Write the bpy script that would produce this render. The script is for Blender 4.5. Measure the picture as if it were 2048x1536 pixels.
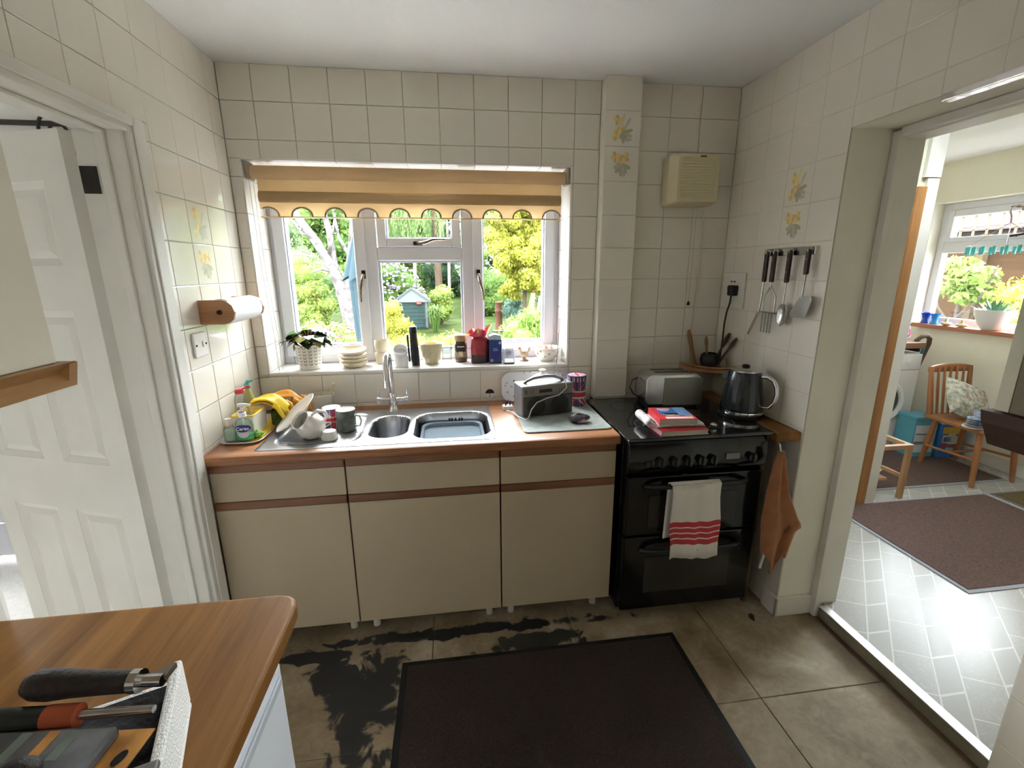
import bpy, bmesh, math, random
import numpy as np
from mathutils import Vector, Matrix, Euler

for o in list(bpy.data.objects):
    bpy.data.objects.remove(o, do_unlink=True)
SC = bpy.context.scene
COL = SC.collection

# ------------------------------------------------------------------ camera, sky, light, exposure
CX, CY, CZ = 0.9467, -2.3413, 1.5801
YAW, PITCH, ROLL, FPX = 0.1332, -0.2452, -0.0054, 912.48
fwd = Vector((math.sin(YAW) * math.cos(PITCH), math.cos(YAW) * math.cos(PITCH), math.sin(PITCH)))
rgt = Vector((math.cos(YAW), -math.sin(YAW), 0)); upv = rgt.cross(fwd)
r2 = math.cos(ROLL) * rgt + math.sin(ROLL) * upv
u2 = -math.sin(ROLL) * rgt + math.cos(ROLL) * upv
cam_data = bpy.data.cameras.new('camera'); cam = bpy.data.objects.new('camera', cam_data); COL.objects.link(cam)
cam.matrix_world = Matrix(((r2.x, u2.x, -fwd.x, CX), (r2.y, u2.y, -fwd.y, CY), (r2.z, u2.z, -fwd.z, CZ), (0, 0, 0, 1)))
cam_data.sensor_fit = 'HORIZONTAL'; cam_data.sensor_width = 36.0; cam_data.lens = FPX / 2048 * 36.0
cam_data.clip_start = 0.02; cam_data.clip_end = 200
SC.camera = cam

world = bpy.data.worlds.new('sky'); SC.world = world; world.use_nodes = True
bg = world.node_tree.nodes['Background']
bg.inputs['Color'].default_value = (0.88, 0.94, 1.0, 1); bg.inputs['Strength'].default_value = 20.0
sun_d = bpy.data.lights.new('sun', 'SUN'); sun_d.energy = 17.0; sun_d.angle = math.radians(60); sun_d.color = (1.0, 0.97, 0.93)
sun = bpy.data.objects.new('sun', sun_d); COL.objects.link(sun); sun.rotation_euler = Vector((-0.22, 0.62, 0.75)).to_track_quat('Z', 'Y').to_euler()
# portals only guide the sampling of the sky through openings, some of them added: they give no light of their own
def portal(name, loc, rot, sx, sy):
    d = bpy.data.lights.new(name, 'AREA'); d.shape = 'RECTANGLE'; d.size = sx; d.size_y = sy
    o = bpy.data.objects.new(name, d); COL.objects.link(o); o.location = loc; o.rotation_euler = rot
    d.cycles.is_portal = True
H90 = math.pi / 2
portal('portal_window', (0.80, 0.32, 1.58), (-H90, 0, 0), 1.52, 1.0)
portal('portal_added_side', (2.62, -2.94, 1.70), (0, H90, 0), 0.8, 0.28)
portal('portal_added_rooflight', (3.45, -0.33, 2.60), (0, 0, 0), 0.5, 0.4)
portal('portal_utility', (5.30, 0.75, 1.62), (0, H90, 0), 1.0, 1.2)
portal('portal_hall', (-1.575, 0.40, 1.42), (-H90, 0, 0), 0.7, 1.05)

SC.view_settings.view_transform = 'Standard'; SC.view_settings.look = 'None'
SC.view_settings.gamma = 1.0; SC.view_settings.use_curve_mapping = False
SC.view_settings.exposure = 1.20
SC.cycles.max_bounces = 8; SC.cycles.diffuse_bounces = 5; SC.cycles.glossy_bounces = 3; SC.cycles.transmission_bounces = 4; SC.cycles.transparent_max_bounces = 16
SC.cycles.use_adaptive_sampling = True; SC.cycles.adaptive_threshold = 0.03; SC.cycles.use_denoising = True; SC.cycles.sample_clamp_indirect = 8.0

# ------------------------------------------------------------------ materials
MATS = {}
def nodes_of(m): return m.node_tree.nodes, m.node_tree.links
def M(name, col, rough=0.5, metal=0.0, var=0.0, vscale=6.0, stretch=(1, 1, 1), bump=0.0, bscale=60.0, coat=0.0, spec=0.5,
      trans=0.0, alpha=1.0, ior=1.45, col2=None, detail=4.0, emit=None, sheen=0.0, world_co=False):
    if name in MATS: return MATS[name]
    m = bpy.data.materials.new(name); m.use_nodes = True; N, L = nodes_of(m)
    b = N['Principled BSDF']
    b.inputs['Base Color'].default_value = (*col, 1); b.inputs['Roughness'].default_value = rough
    b.inputs['Metallic'].default_value = metal; b.inputs['Coat Weight'].default_value = coat
    b.inputs['Specular IOR Level'].default_value = spec; b.inputs['Transmission Weight'].default_value = trans
    b.inputs['Alpha'].default_value = alpha; b.inputs['IOR'].default_value = ior; b.inputs['Sheen Weight'].default_value = sheen
    if emit:
        b.inputs['Emission Color'].default_value = (*emit[0], 1); b.inputs['Emission Strength'].default_value = emit[1]
    if var or col2 or bump:
        if world_co:
            g = N.new('ShaderNodeNewGeometry'); co = g.outputs['Position']
        else:
            g = N.new('ShaderNodeTexCoord'); co = g.outputs['Object']
        mp = N.new('ShaderNodeMapping'); mp.inputs['Scale'].default_value = stretch; L.new(co, mp.inputs['Vector'])
    if var or col2:
        nz = N.new('ShaderNodeTexNoise'); nz.inputs['Scale'].default_value = vscale; nz.inputs['Detail'].default_value = detail
        L.new(mp.outputs[0], nz.inputs['Vector'])
        rp = N.new('ShaderNodeValToRGB'); rp.color_ramp.elements[0].position = 0.3; rp.color_ramp.elements[1].position = 0.7
        a = tuple(max(0, c * (1 - var)) for c in col); c2 = col2 or tuple(min(1, c * (1 + var)) for c in col)
        rp.color_ramp.elements[0].color = (*a, 1); rp.color_ramp.elements[1].color = (*c2, 1)
        L.new(nz.outputs['Fac'], rp.inputs[0]); L.new(rp.outputs[0], b.inputs['Base Color'])
    if bump:
        n2 = N.new('ShaderNodeTexNoise'); n2.inputs['Scale'].default_value = bscale; n2.inputs['Detail'].default_value = 3
        L.new(mp.outputs[0], n2.inputs['Vector'])
        bp = N.new('ShaderNodeBump'); bp.inputs['Strength'].default_value = bump; bp.inputs['Distance'].default_value = 0.01
        L.new(n2.outputs['Fac'], bp.inputs['Height']); L.new(bp.outputs[0], b.inputs['Normal'])
    MATS[name] = m
    return m
def wood(name, dark, light, axis=0, scale=9.0, rough=0.35, world_co=True, coat=0.0):
    s = [1.0, 1.0, 1.0]; s[axis] = 0.06
    if name in MATS: return MATS[name]
    m = bpy.data.materials.new(name); m.use_nodes = True; N, L = nodes_of(m); b = N['Principled BSDF']
    if world_co: co = N.new('ShaderNodeNewGeometry').outputs['Position']
    else: co = N.new('ShaderNodeTexCoord').outputs['Object']
    mp = N.new('ShaderNodeMapping'); mp.inputs['Scale'].default_value = s; L.new(co, mp.inputs['Vector'])
    n1 = N.new('ShaderNodeTexNoise'); n1.inputs['Scale'].default_value = scale; n1.inputs['Detail'].default_value = 6; n1.inputs['Distortion'].default_value = 0.6
    L.new(mp.outputs[0], n1.inputs['Vector'])
    n2 = N.new('ShaderNodeTexNoise'); n2.inputs['Scale'].default_value = scale * 14; n2.inputs['Detail'].default_value = 2
    L.new(mp.outputs[0], n2.inputs['Vector'])
    mx = N.new('ShaderNodeMath'); mx.operation = 'MULTIPLY_ADD'; mx.inputs[1].default_value = 0.25; L.new(n2.outputs['Fac'], mx.inputs[0]); L.new(n1.outputs['Fac'], mx.inputs[2])
    rp = N.new('ShaderNodeValToRGB'); rp.color_ramp.elements[0].position = 0.42; rp.color_ramp.elements[1].position = 0.78
    rp.color_ramp.elements[0].color = (*dark, 1); rp.color_ramp.elements[1].color = (*light, 1)
    L.new(mx.outputs[0], rp.inputs[0]); L.new(rp.outputs[0], b.inputs['Base Color'])
    b.inputs['Roughness'].default_value = rough; b.inputs['Coat Weight'].default_value = coat; b.inputs['Coat Roughness'].default_value = 0.15
    MATS[name] = m
    return m
def clear_glass(name, tint=(1, 1, 1), ior=1.45, rough=0.0, strength=1.0):
    if name in MATS: return MATS[name]
    m = bpy.data.materials.new(name); m.use_nodes = True; N, L = nodes_of(m)
    for n in list(N): N.remove(n)
    out = N.new('ShaderNodeOutputMaterial'); mix = N.new('ShaderNodeMixShader'); fr = N.new('ShaderNodeFresnel'); fr.inputs['IOR'].default_value = ior
    tr = N.new('ShaderNodeBsdfTransparent'); tr.inputs['Color'].default_value = (*tint, 1)
    gl = N.new('ShaderNodeBsdfGlossy'); gl.inputs['Roughness'].default_value = rough
    mu = N.new('ShaderNodeMath'); mu.operation = 'MULTIPLY'; mu.inputs[1].default_value = strength
    L.new(fr.outputs[0], mu.inputs[0]); L.new(mu.outputs[0], mix.inputs[0]); L.new(tr.outputs[0], mix.inputs[1]); L.new(gl.outputs[0], mix.inputs[2]); L.new(mix.outputs[0], out.inputs[0])
    MATS[name] = m
    return m
def leaf_mat(name, c1, c2, scale=3.0, rough=0.55, translucent=0.35):
    if name in MATS: return MATS[name]
    m = bpy.data.materials.new(name); m.use_nodes = True; N, L = nodes_of(m); b = N['Principled BSDF']
    tc = N.new('ShaderNodeNewGeometry')
    nz = N.new('ShaderNodeTexNoise'); nz.inputs['Scale'].default_value = scale; nz.inputs['Detail'].default_value = 5; L.new(tc.outputs['Position'], nz.inputs['Vector'])
    wn = N.new('ShaderNodeMath'); wn.operation = 'MULTIPLY_ADD'; wn.inputs[1].default_value = 0.45; L.new(tc.outputs['Random Per Island'], wn.inputs[0])
    sub = N.new('ShaderNodeMath'); sub.operation = 'SUBTRACT'; sub.inputs[1].default_value = 0.22; L.new(nz.outputs['Fac'], sub.inputs[0]); L.new(sub.outputs[0], wn.inputs[2])
    rp = N.new('ShaderNodeValToRGB'); rp.color_ramp.elements[0].position = 0.25; rp.color_ramp.elements[1].position = 0.75
    rp.color_ramp.elements[0].color = (*c1, 1); rp.color_ramp.elements[1].color = (*c2, 1)
    L.new(wn.outputs[0], rp.inputs[0]); L.new(rp.outputs[0], b.inputs['Base Color']); b.inputs['Roughness'].default_value = rough; b.inputs['Specular IOR Level'].default_value = 0.08
    t = N.new('ShaderNodeBsdfTranslucent'); L.new(rp.outputs[0], t.inputs['Color'])
    mix = N.new('ShaderNodeMixShader'); mix.inputs[0].default_value = translucent
    out = N['Material Output']; L.new(b.outputs[0], mix.inputs[1]); L.new(t.outputs[0], mix.inputs[2]); L.new(mix.outputs[0], out.inputs[0])
    MATS[name] = m
    return m

# ------------------------------------------------------------------ mesh helpers
class MB:
    def __init__(s): s.v = []; s.f = []; s.mi = []
    def add(s, vs, fs, m=0):
        o = len(s.v); s.v.extend([tuple(p) for p in vs])
        for f in fs: s.f.append(tuple(i + o for i in f)); s.mi.append(m)
        return s
    def box(s, x0, x1, y0, y1, z0, z1, m=0, T=None):
        vs = [(x0, y0, z0), (x1, y0, z0), (x1, y1, z0), (x0, y1, z0), (x0, y0, z1), (x1, y0, z1), (x1, y1, z1), (x0, y1, z1)]
        if T is not None: vs = [tuple(T @ Vector(p)) for p in vs]
        return s.add(vs, [(0, 3, 2, 1), (4, 5, 6, 7), (0, 1, 5, 4), (1, 2, 6, 5), (2, 3, 7, 6), (3, 0, 4, 7)], m)
    def quad(s, a, b, c, d, m=0): return s.add([a, b, c, d], [(0, 1, 2, 3)], m)
    def poly(s, pts, m=0): return s.add(pts, [tuple(range(len(pts)))], m)
    def prism(s, pts, h0, h1, axis=2, m=0):
        def P(a, b, h): return (a, b, h) if axis == 2 else ((a, h, b) if axis == 1 else (h, a, b))
        n = len(pts); vs = [P(a, b, h0) for a, b in pts] + [P(a, b, h1) for a, b in pts]
        fs = [tuple(range(n))[::-1], tuple(range(n, 2 * n))] + [(i, (i + 1) % n, n + (i + 1) % n, n + i) for i in range(n)]
        if axis == 1: fs = [f[::-1] for f in fs]
        return s.add(vs, fs, m)
    def cyl(s, p0, p1, r0, r1=None, n=16, caps=True, m=0):
        return s.tube([p0, p1], [r0, r0 if r1 is None else r1], n, caps, m)
    def tube(s, pts, r, n=10, caps=True, m=0, closed=False):
        pts = [Vector(p) for p in pts]; k = len(pts)
        rs = list(r) if isinstance(r, (list, tuple)) else [r] * k
        tans = []
        for i in range(k):
            a = pts[(i - 1) % k] if (closed or i > 0) else pts[i]; b = pts[(i + 1) % k] if (closed or i < k - 1) else pts[i]
            t = (b - a); tans.append(t.normalized() if t.length > 1e-9 else Vector((0, 0, 1)))
        up = Vector((0, 0, 1)) if abs(tans[0].z) < 0.9 else Vector((1, 0, 0))
        nx = tans[0].cross(up).normalized(); vs = []
        for i in range(k):
            if i > 0:
                nx = nx - tans[i] * nx.dot(tans[i])
                nx = nx.normalized() if nx.length > 1e-6 else tans[i].orthogonal().normalized()
            ny = tans[i].cross(nx)
            for j in range(n):
                a = 2 * math.pi * j / n; vs.append(pts[i] + (nx * math.cos(a) + ny * math.sin(a)) * rs[i])
        fs = []
        for i in range(k if closed else k - 1):
            i2 = (i + 1) % k
            for j in range(n):
                fs.append((i * n + j, i * n + (j + 1) % n, i2 * n + (j + 1) % n, i2 * n + j))
        if caps and not closed: fs.append(tuple(range(n))[::-1]); fs.append(tuple(range((k - 1) * n, k * n)))
        return s.add(vs, fs, m)
    def lathe(s, prof, n=24, c=(0, 0, 0), m=0, cap0=True, cap1=True, sx=1.0, sy=1.0):
        vs = []
        for r, z in prof:
            for j in range(n):
                a = 2 * math.pi * j / n; vs.append((c[0] + sx * r * math.cos(a), c[1] + sy * r * math.sin(a), c[2] + z))
        fs = []; k = len(prof)
        for i in range(k - 1):
            for j in range(n): fs.append((i * n + j, i * n + (j + 1) % n, (i + 1) * n + (j + 1) % n, (i + 1) * n + j))
        if cap0: fs.append(tuple(range(n))[::-1])
        if cap1: fs.append(tuple(range((k - 1) * n, k * n)))
        return s.add(vs, fs, m)
    def ball(s, c, r, n=14, k=9, m=0):
        rx, ry, rz = r if isinstance(r, (tuple, list)) else (r, r, r)
        vs = [(c[0], c[1], c[2] - rz)]
        for i in range(1, k):
            ph = -math.pi / 2 + math.pi * i / k
            for j in range(n):
                a = 2 * math.pi * j / n; vs.append((c[0] + rx * math.cos(ph) * math.cos(a), c[1] + ry * math.cos(ph) * math.sin(a), c[2] + rz * math.sin(ph)))
        vs.append((c[0], c[1], c[2] + rz)); fs = []
        for j in range(n): fs.append((0, 1 + (j + 1) % n, 1 + j))
        for i in range(k - 2):
            for j in range(n): fs.append((1 + i * n + j, 1 + i * n + (j + 1) % n, 1 + (i + 1) * n + (j + 1) % n, 1 + (i + 1) * n + j))
        t = len(vs) - 1
        for j in range(n): fs.append((1 + (k - 2) * n + j, 1 + (k - 2) * n + (j + 1) % n, t))
        return s.add(vs, fs, m)
    def grid(s, fn, nu, nv, m=0, mfn=None, flip=False):
        vs = [fn(i / nu, j / nv) for j in range(nv + 1) for i in range(nu + 1)]
        o = len(s.v); s.v.extend([tuple(p) for p in vs]); w = nu + 1
        for j in range(nv):
            for i in range(nu):
                f = (o + j * w + i, o + j * w + i + 1, o + (j + 1) * w + i + 1, o + (j + 1) * w + i)
                s.f.append(f[::-1] if flip else f); s.mi.append(mfn((i + .5) / nu, (j + .5) / nv) if mfn else m)
        return s
    def mesh(s, name, mats=(), smooth=False, angle=0.7):
        me = bpy.data.meshes.new(name); me.from_pydata(s.v, [], s.f)
        for mt in (mats if isinstance(mats, (list, tuple)) else [mats]): me.materials.append(mt)
        if any(s.mi): me.polygons.foreach_set('material_index', s.mi)
        if smooth:
            me.polygons.foreach_set('use_smooth', [True] * len(me.polygons)); me.set_sharp_from_angle(angle=angle)
        me.update(); return me
    def build(s, name, mats, parent=None, smooth=False, bevel=0.0, seg=2, solid=0.0, subsurf=0, loc=None, rot=None, angle=0.7):
        o = bpy.data.objects.new(name, s.mesh(name, mats, smooth, angle)); COL.objects.link(o)
        if parent is not None: o.parent = parent
        if loc is not None: o.location = loc
        if rot is not None: o.rotation_euler = rot
        if solid:
            md = o.modifiers.new('solid', 'SOLIDIFY'); md.thickness = solid; md.offset = 0
        if bevel:
            md = o.modifiers.new('bevel', 'BEVEL'); md.width = bevel; md.segments = seg; md.limit_method = 'ANGLE'; md.angle_limit = 0.6
        if subsurf:
            md = o.modifiers.new('sub', 'SUBSURF'); md.levels = subsurf; md.render_levels = subsurf
        return o
def tag(o, label=None, cat=None, group=None, kind=None):
    if label: o['label'] = label
    if cat: o['category'] = cat
    if group: o['group'] = group
    if kind: o['kind'] = kind
    return o
def thing(name, label, cat, loc=(0, 0, 0), rz=0.0, group=None, rot=None):
    o = bpy.data.objects.new(name, None); COL.objects.link(o); o.location = loc
    o.rotation_euler = rot if rot is not None else (0, 0, rz); o.empty_display_size = 0.05
    return tag(o, label, cat, group)
def struct(name, label, cat=None, loc=(0, 0, 0), rz=0.0):
    o = thing(name, label, cat, loc, rz); o['kind'] = 'structure'; return o
def copy_tree(o, parent=None):
    c = o.copy(); COL.objects.link(c); c.parent = parent
    for ch in [x for x in o.children]: copy_tree(ch, c)
    return c
def rrect(x0, x1, y0, y1, r, n=5):
    pts = []
    for cx, cy, a0 in ((x1 - r, y1 - r, 0), (x0 + r, y1 - r, 90), (x0 + r, y0 + r, 180), (x1 - r, y0 + r, 270)):
        for i in range(n + 1):
            a = math.radians(a0 + 90 * i / n); pts.append((cx + r * math.cos(a), cy + r * math.sin(a)))
    return pts
def text(name, body, size, mat, parent, loc, rot, extrude=0.0002, sx=1.0, bold=0.0):
    cu = bpy.data.curves.new(name, 'FONT'); cu.body = body; cu.size = size; cu.align_x = 'CENTER'; cu.align_y = 'CENTER'
    cu.extrude = extrude; cu.offset = bold; cu.resolution_u = 3
    tmp = bpy.data.objects.new(name, cu); COL.objects.link(tmp); bpy.context.view_layer.update()
    me = bpy.data.meshes.new_from_object(tmp.evaluated_get(bpy.context.evaluated_depsgraph_get())); bpy.data.objects.remove(tmp, do_unlink=True)
    me.materials.clear(); me.materials.append(mat)
    o = bpy.data.objects.new(name, me); COL.objects.link(o); o.parent = parent; o.location = loc; o.rotation_euler = rot; o.scale = (sx, 1, 1)
    return o
RNG = random.Random(7)
# ------------------------------------------------------------------ the room
W, H, YD, HD, YN = 2.404, 2.438, -0.704, 2.07, -1.54
WL, WR, WZ0, WZ1, WY = 0.048, 1.559, 1.091, 2.066, 0.235
REAR = -4.30; ZS = 0.055; XU = 5.12; YU = 1.52
m_plaster = M('wall_paint', (0.76, 0.73, 0.63), 0.8, var=0.04, vscale=4, world_co=True)
m_white = M('ceiling_white', (0.84, 0.84, 0.84), 0.9, var=0.02, vscale=3, bump=0.1, bscale=120, world_co=True)
m_grout = M('grout', (0.60, 0.55, 0.47), 0.9)
m_tile = M('cream_glazed_tile', (0.77, 0.72, 0.63), 0.16, coat=0.3)
m_gloss = M('gloss_paint', (0.72, 0.69, 0.63), 0.35, var=0.03, vscale=8, world_co=True)
m_upvc = M('white_upvc', (0.72, 0.72, 0.78), 0.25)
m_sill = M('white_sill_tile', (0.86, 0.83, 0.78), 0.15)
m_chrome = M('chrome', (0.8, 0.8, 0.82), 0.08, 1.0)
m_steel = M('brushed_steel', (0.62, 0.62, 0.63), 0.27, 1.0, var=0.06, vscale=40, stretch=(1, 12, 1))
m_black = M('black_plastic', (0.012, 0.012, 0.013), 0.4)
m_blackgloss = M('black_enamel', (0.008, 0.008, 0.009), 0.12)
m_darkmetal = M('aged_bronze', (0.045, 0.035, 0.03), 0.35, 0.9)
m_glass = clear_glass('window_glass', (0.97, 0.985, 0.98), 1.4, 0.0, 0.7)
m_worktop = wood('worktop_laminate', (0.20, 0.075, 0.026), (0.40, 0.17, 0.07), 0, 10, 0.40)
m_worktop_y = wood('worktop_golden_laminate', (0.125, 0.052, 0.012), (0.27, 0.125, 0.033), 1, 9, 0.52)
m_worktop_y.node_tree.nodes['Principled BSDF'].inputs['Specular IOR Level'].default_value = 0.15
m_trimwood = wood('trim_wood', (0.13, 0.05, 0.02), (0.23, 0.095, 0.04), 0, 12, 0.45)
m_pine = wood('pine', (0.36, 0.17, 0.06), (0.58, 0.32, 0.13), 2, 14, 0.5)
m_cab = M('cream_laminate', (0.44, 0.355, 0.24), 0.5, var=0.02, vscale=5, world_co=True)
m_ochre = M('print_ochre', (0.66, 0.45, 0.17), 0.3); m_ochre2 = M('print_pale_yellow', (0.74, 0.60, 0.28), 0.3)
m_pgrn = M('print_grey_green', (0.42, 0.41, 0.27), 0.3); m_pmau = M('print_mauve_grey', (0.52, 0.46, 0.42), 0.3)

# kitchen floor: worn screed slabs with patches of black adhesive
def floor_material():
    m = bpy.data.materials.new('worn_floor'); m.use_nodes = True; N, L = nodes_of(m); b = N['Principled BSDF']
    pos = N.new('ShaderNodeNewGeometry').outputs['Position']
    def noise(s, d=5, dist=0.0):
        n = N.new('ShaderNodeTexNoise'); n.inputs['Scale'].default_value = s; n.inputs['Detail'].default_value = d; n.inputs['Distortion'].default_value = dist
        L.new(pos, n.inputs['Vector']); return n.outputs['Fac']
    def math_(op, a, c, cl=False):
        n = N.new('ShaderNodeMath'); n.operation = op; n.use_clamp = cl
        for i, x in enumerate((a, c)):
            if isinstance(x, (int, float)): n.inputs[i].default_value = x
            else: L.new(x, n.inputs[i])
        return n.outputs[0]
    rp = N.new('ShaderNodeValToRGB'); e = rp.color_ramp.elements
    e[0].position = 0.33; e[0].color = (0.17, 0.115, 0.055, 1); e[1].position = 0.72; e[1].color = (0.50, 0.43, 0.33, 1)
    k = e.new(0.52); k.color = (0.31, 0.235, 0.145, 1)
    L.new(math_('ADD', math_('MULTIPLY', noise(3.2, 8, 0.8), 0.75), math_('MULTIPLY', noise(21, 4, 1.5), 0.25)), rp.inputs[0])
    sm = None
    for cx, cy, rx, ry, amp in ((0.60, -0.84, 0.14, 0.22, 1.0), (0.50, -0.80, 0.18, 0.16, 0.9), (0.55, -1.02, 0.09, 0.20, 0.9), (1.28, -0.705, 0.28, 0.062, 1.1), (0.30, -0.66, 0.34, 0.035, 0.9),
                                (1.0, -0.60, 0.75, 0.045, 1.0), (0.66, -1.13, 0.05, 0.08, 0.8), (2.40, -0.70, 0.20, 0.03, 0.5)):
        sep = N.new('ShaderNodeVectorMath'); sep.operation = 'SUBTRACT'; L.new(pos, sep.inputs[0]); sep.inputs[1].default_value = (cx, cy, 0)
        sc = N.new('ShaderNodeVectorMath'); sc.operation = 'MULTIPLY'; L.new(sep.outputs[0], sc.inputs[0]); sc.inputs[1].default_value = (1 / rx, 1 / ry, 0)
        ln = N.new('ShaderNodeVectorMath'); ln.operation = 'LENGTH'; L.new(sc.outputs[0], ln.inputs[0])
        g = math_('MULTIPLY', math_('SUBTRACT', 1.25, ln.outputs['Value'], True), amp)
        sm = g if sm is None else math_('MAXIMUM', sm, g)
    edge = math_('ADD', sm, math_('MULTIPLY', math_('SUBTRACT', noise(9, 6, 1.0), 0.5), 2.2))
    mask = math_('MULTIPLY', math_('SUBTRACT', edge, 0.42), 7.0, True)
    mask = math_('MULTIPLY', mask, math_('GREATER_THAN', sm, 0.02))
    mx = N.new('ShaderNodeMixRGB'); L.new(mask, mx.inputs[0]); L.new(rp.outputs[0], mx.inputs[1]); mx.inputs[2].default_value = (0.028, 0.025, 0.024, 1)
    sx = N.new('ShaderNodeSeparateXYZ'); L.new(pos, sx.inputs[0])   # brown dirt trodden in along the step
    dirt = math_('MULTIPLY', math_('SUBTRACT', math_('ADD', sx.outputs[0], math_('MULTIPLY', noise(7, 5, 0.5), 0.12)), 2.515), 9.0, True)
    m2 = N.new('ShaderNodeMixRGB'); L.new(math_('MULTIPLY', dirt, 0.8), m2.inputs[0]); L.new(mx.outputs[0], m2.inputs[1]); m2.inputs[2].default_value = (0.10, 0.062, 0.028, 1)
    L.new(m2.outputs[0], b.inputs['Base Color']); b.inputs['Roughness'].default_value = 0.6
    bp = N.new('ShaderNodeBump'); bp.inputs['Strength'].default_value = 0.25; bp.inputs['Distance'].default_value = 0.004
    L.new(noise(30, 5), bp.inputs['Height']); L.new(bp.outputs[0], b.inputs['Normal'])
    return m
m_floor = floor_material()
floor = MB().box(-0.12, 2.60, REAR, 0.0, -0.10, -0.004).build('floor', M('floor_joint', (0.15, 0.11, 0.07), 0.9))
tag(floor, 'worn tan kitchen floor with black adhesive patches', kind='structure')
xs = [0.0, 0.20, 0.82, 1.44, 2.06, 2.60]; ys = [0.0, -0.47, -1.09, -1.71, -2.33, -3.3, REAR]
for i in range(len(xs) - 1):
    for j in range(len(ys) - 1):
        MB().box(xs[i] + .0012, xs[i + 1] - .0012, ys[j + 1] + .0012, ys[j] - .0012, -0.02, 0.0).build('floor_slab', m_floor, floor, bevel=0.002, seg=1)
ceiling = MB().box(-0.12, W + 0.2, REAR, 0.3, H, H + 0.12).build('ceiling', m_white); tag(ceiling, 'plain white kitchen ceiling', kind='structure')

# walls
def tag_s(o, label): return tag(o, label, kind='structure')
b = MB(); T6 = 0.006
b.box(-0.12, WL, T6, 0.30, -0.2, H); b.box(WR, W + 0.2, T6, 0.30, -0.2, H); b.box(WL, WR, T6, 0.30, -0.2, WZ0 - 0.012); b.box(WL, WR, T6, 0.30, WZ1, H)
wall_back = tag_s(b.build('wall_back', m_grout), 'tiled kitchen wall around the window')
b = MB(); DY0, DY1, DH = -1.42, -0.69, 2.015
b.box(-0.12, -T6, DY1, T6, 0, H); b.box(-0.12, -T6, DY0, DY1, DH, H); b.box(-0.12, -T6, REAR, DY0, 0, H)
wall_left = tag_s(b.build('wall_left', m_grout), 'tiled kitchen wall with the open hall doorway')
b = MB()
b.box(W + T6, W + 0.2, YD, T6, 0, H); b.box(W + T6, W + 0.2, YN, YD, HD, H); b.box(W + T6, W + 0.2, -2.30, YN, 0, H); b.box(W + T6, W + 0.2, -2.80, -2.30, 0, H); b.box(W + T6, W + 0.2, REAR, -3.08, 0, H); b.box(W + T6, W + 0.2, -3.08, -2.80, 0, 1.30); b.box(W + T6, W + 0.2, -3.08, -2.80, 2.1, H)  # includes an unseen side opening added behind the viewer to brighten the room
wall_right = tag_s(b.build('wall_right', m_plaster), 'tiled kitchen wall with the utility room opening')
b = MB(); b.box(-0.12, W + 0.2, REAR - 0.1, REAR, -0.2, H)
wall_rear = tag_s(b.build('wall_rear', m_plaster), 'plain kitchen wall behind the viewer')
# grout backing of the right wall (tiles sit on it)
MB().box(W + 0.001, W + T6 + 0.001, YD + 0.001, 0.005, 0.0, H).build('grout_bed', m_grout, wall_right)
MB().box(W + 0.001, W + T6 + 0.001, -2.29, YD + 0.001, HD, H).build('grout_bed', m_grout, wall_right)
MB().box(W + 0.001, W + T6 + 0.001, -2.29, YN, 0.0, HD).build('grout_bed', m_grout, wall_right)

# tiles: one small bevelled slab per tile, mesh shared between equal sizes
TILE_CACHE = {}
def tile_mesh(w, h, mat, t=0.0055, c=0.0022):
    k = (round(w, 3), round(h, 3), mat.name)
    if k not in TILE_CACHE:
        x, z = k[0] / 2, k[1] / 2; b = MB()
        v = [(-x, t, -z), (x, t, -z), (x, t, z), (-x, t, z), (-x, c * .5, -z), (x, c * .5, -z), (x, c * .5, z), (-x, c * .5, z),
             (-x + c, 0, -z + c), (x - c, 0, -z + c), (x - c, 0, z - c), (-x + c, 0, z - c)]
        f = [(8, 9, 10, 11)]
        for i in range(4): j = (i + 1) % 4; f += [(4 + i, 4 + j, 8 + j, 8 + i), (i, j, 4 + j, 4 + i)]
        b.add(v, f); TILE_CACHE[k] = b.mesh('tile', mat)
    return TILE_CACHE[k]
def tile(parent, w, h, loc, rot, mat=None):
    o = bpy.data.objects.new('tile', tile_mesh(w, h, mat or m_tile)); COL.objects.link(o); o.parent = parent
    o.location = loc; o.rotation_euler = rot; return o
ZL = [H] + [2.295 - 0.153 * i for i in range(16)]
ZL = [z for z in ZL if z > -0.05]; ZL[-1] = min(ZL[-1], 0.0)
def sub_rects(r, holes):
    rs = [r]
    for (a0, a1, c0, c1) in holes:
        out = []
        for (u0, u1, v0, v1) in rs:
            if a1 <= u0 or a0 >= u1 or c1 <= v0 or c0 >= v1: out.append((u0, u1, v0, v1)); continue
            if c1 < v1: out.append((u0, u1, c1, v1))
            if c0 > v0: out.append((u0, u1, v0, c0))
            m0, m1 = max(v0, c0), min(v1, c1)
            if a0 > u0: out.append((u0, a0, m0, m1))
            if a1 < u1: out.append((a1, u1, m0, m1))
        rs = out
    return [q for q in rs if q[1] - q[0] > 0.008 and q[3] - q[2] > 0.008]
def tile_wall(parent, us, zs, holes, place, gap=0.0022, zmin=0.0, mat=None):
    made = {}
    for i in range(len(us) - 1):
        for j in range(len(zs) - 1):
            for q in sub_rects((us[i], us[i + 1], zs[j + 1], zs[j]), holes):
                if q[3] < zmin: continue
                loc, rot = place((q[0] + q[1]) / 2, (q[2] + q[3]) / 2)
                made[(i, j)] = tile(parent, q[1] - q[0] - gap, q[3] - q[2] - gap, loc, rot, mat)
    return made
PILX0, PILX1, PILY = 1.695, 1.868, -0.072
us = [0.0] + [0.137 + 0.159 * i for i in range(14)] + [W]
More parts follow.
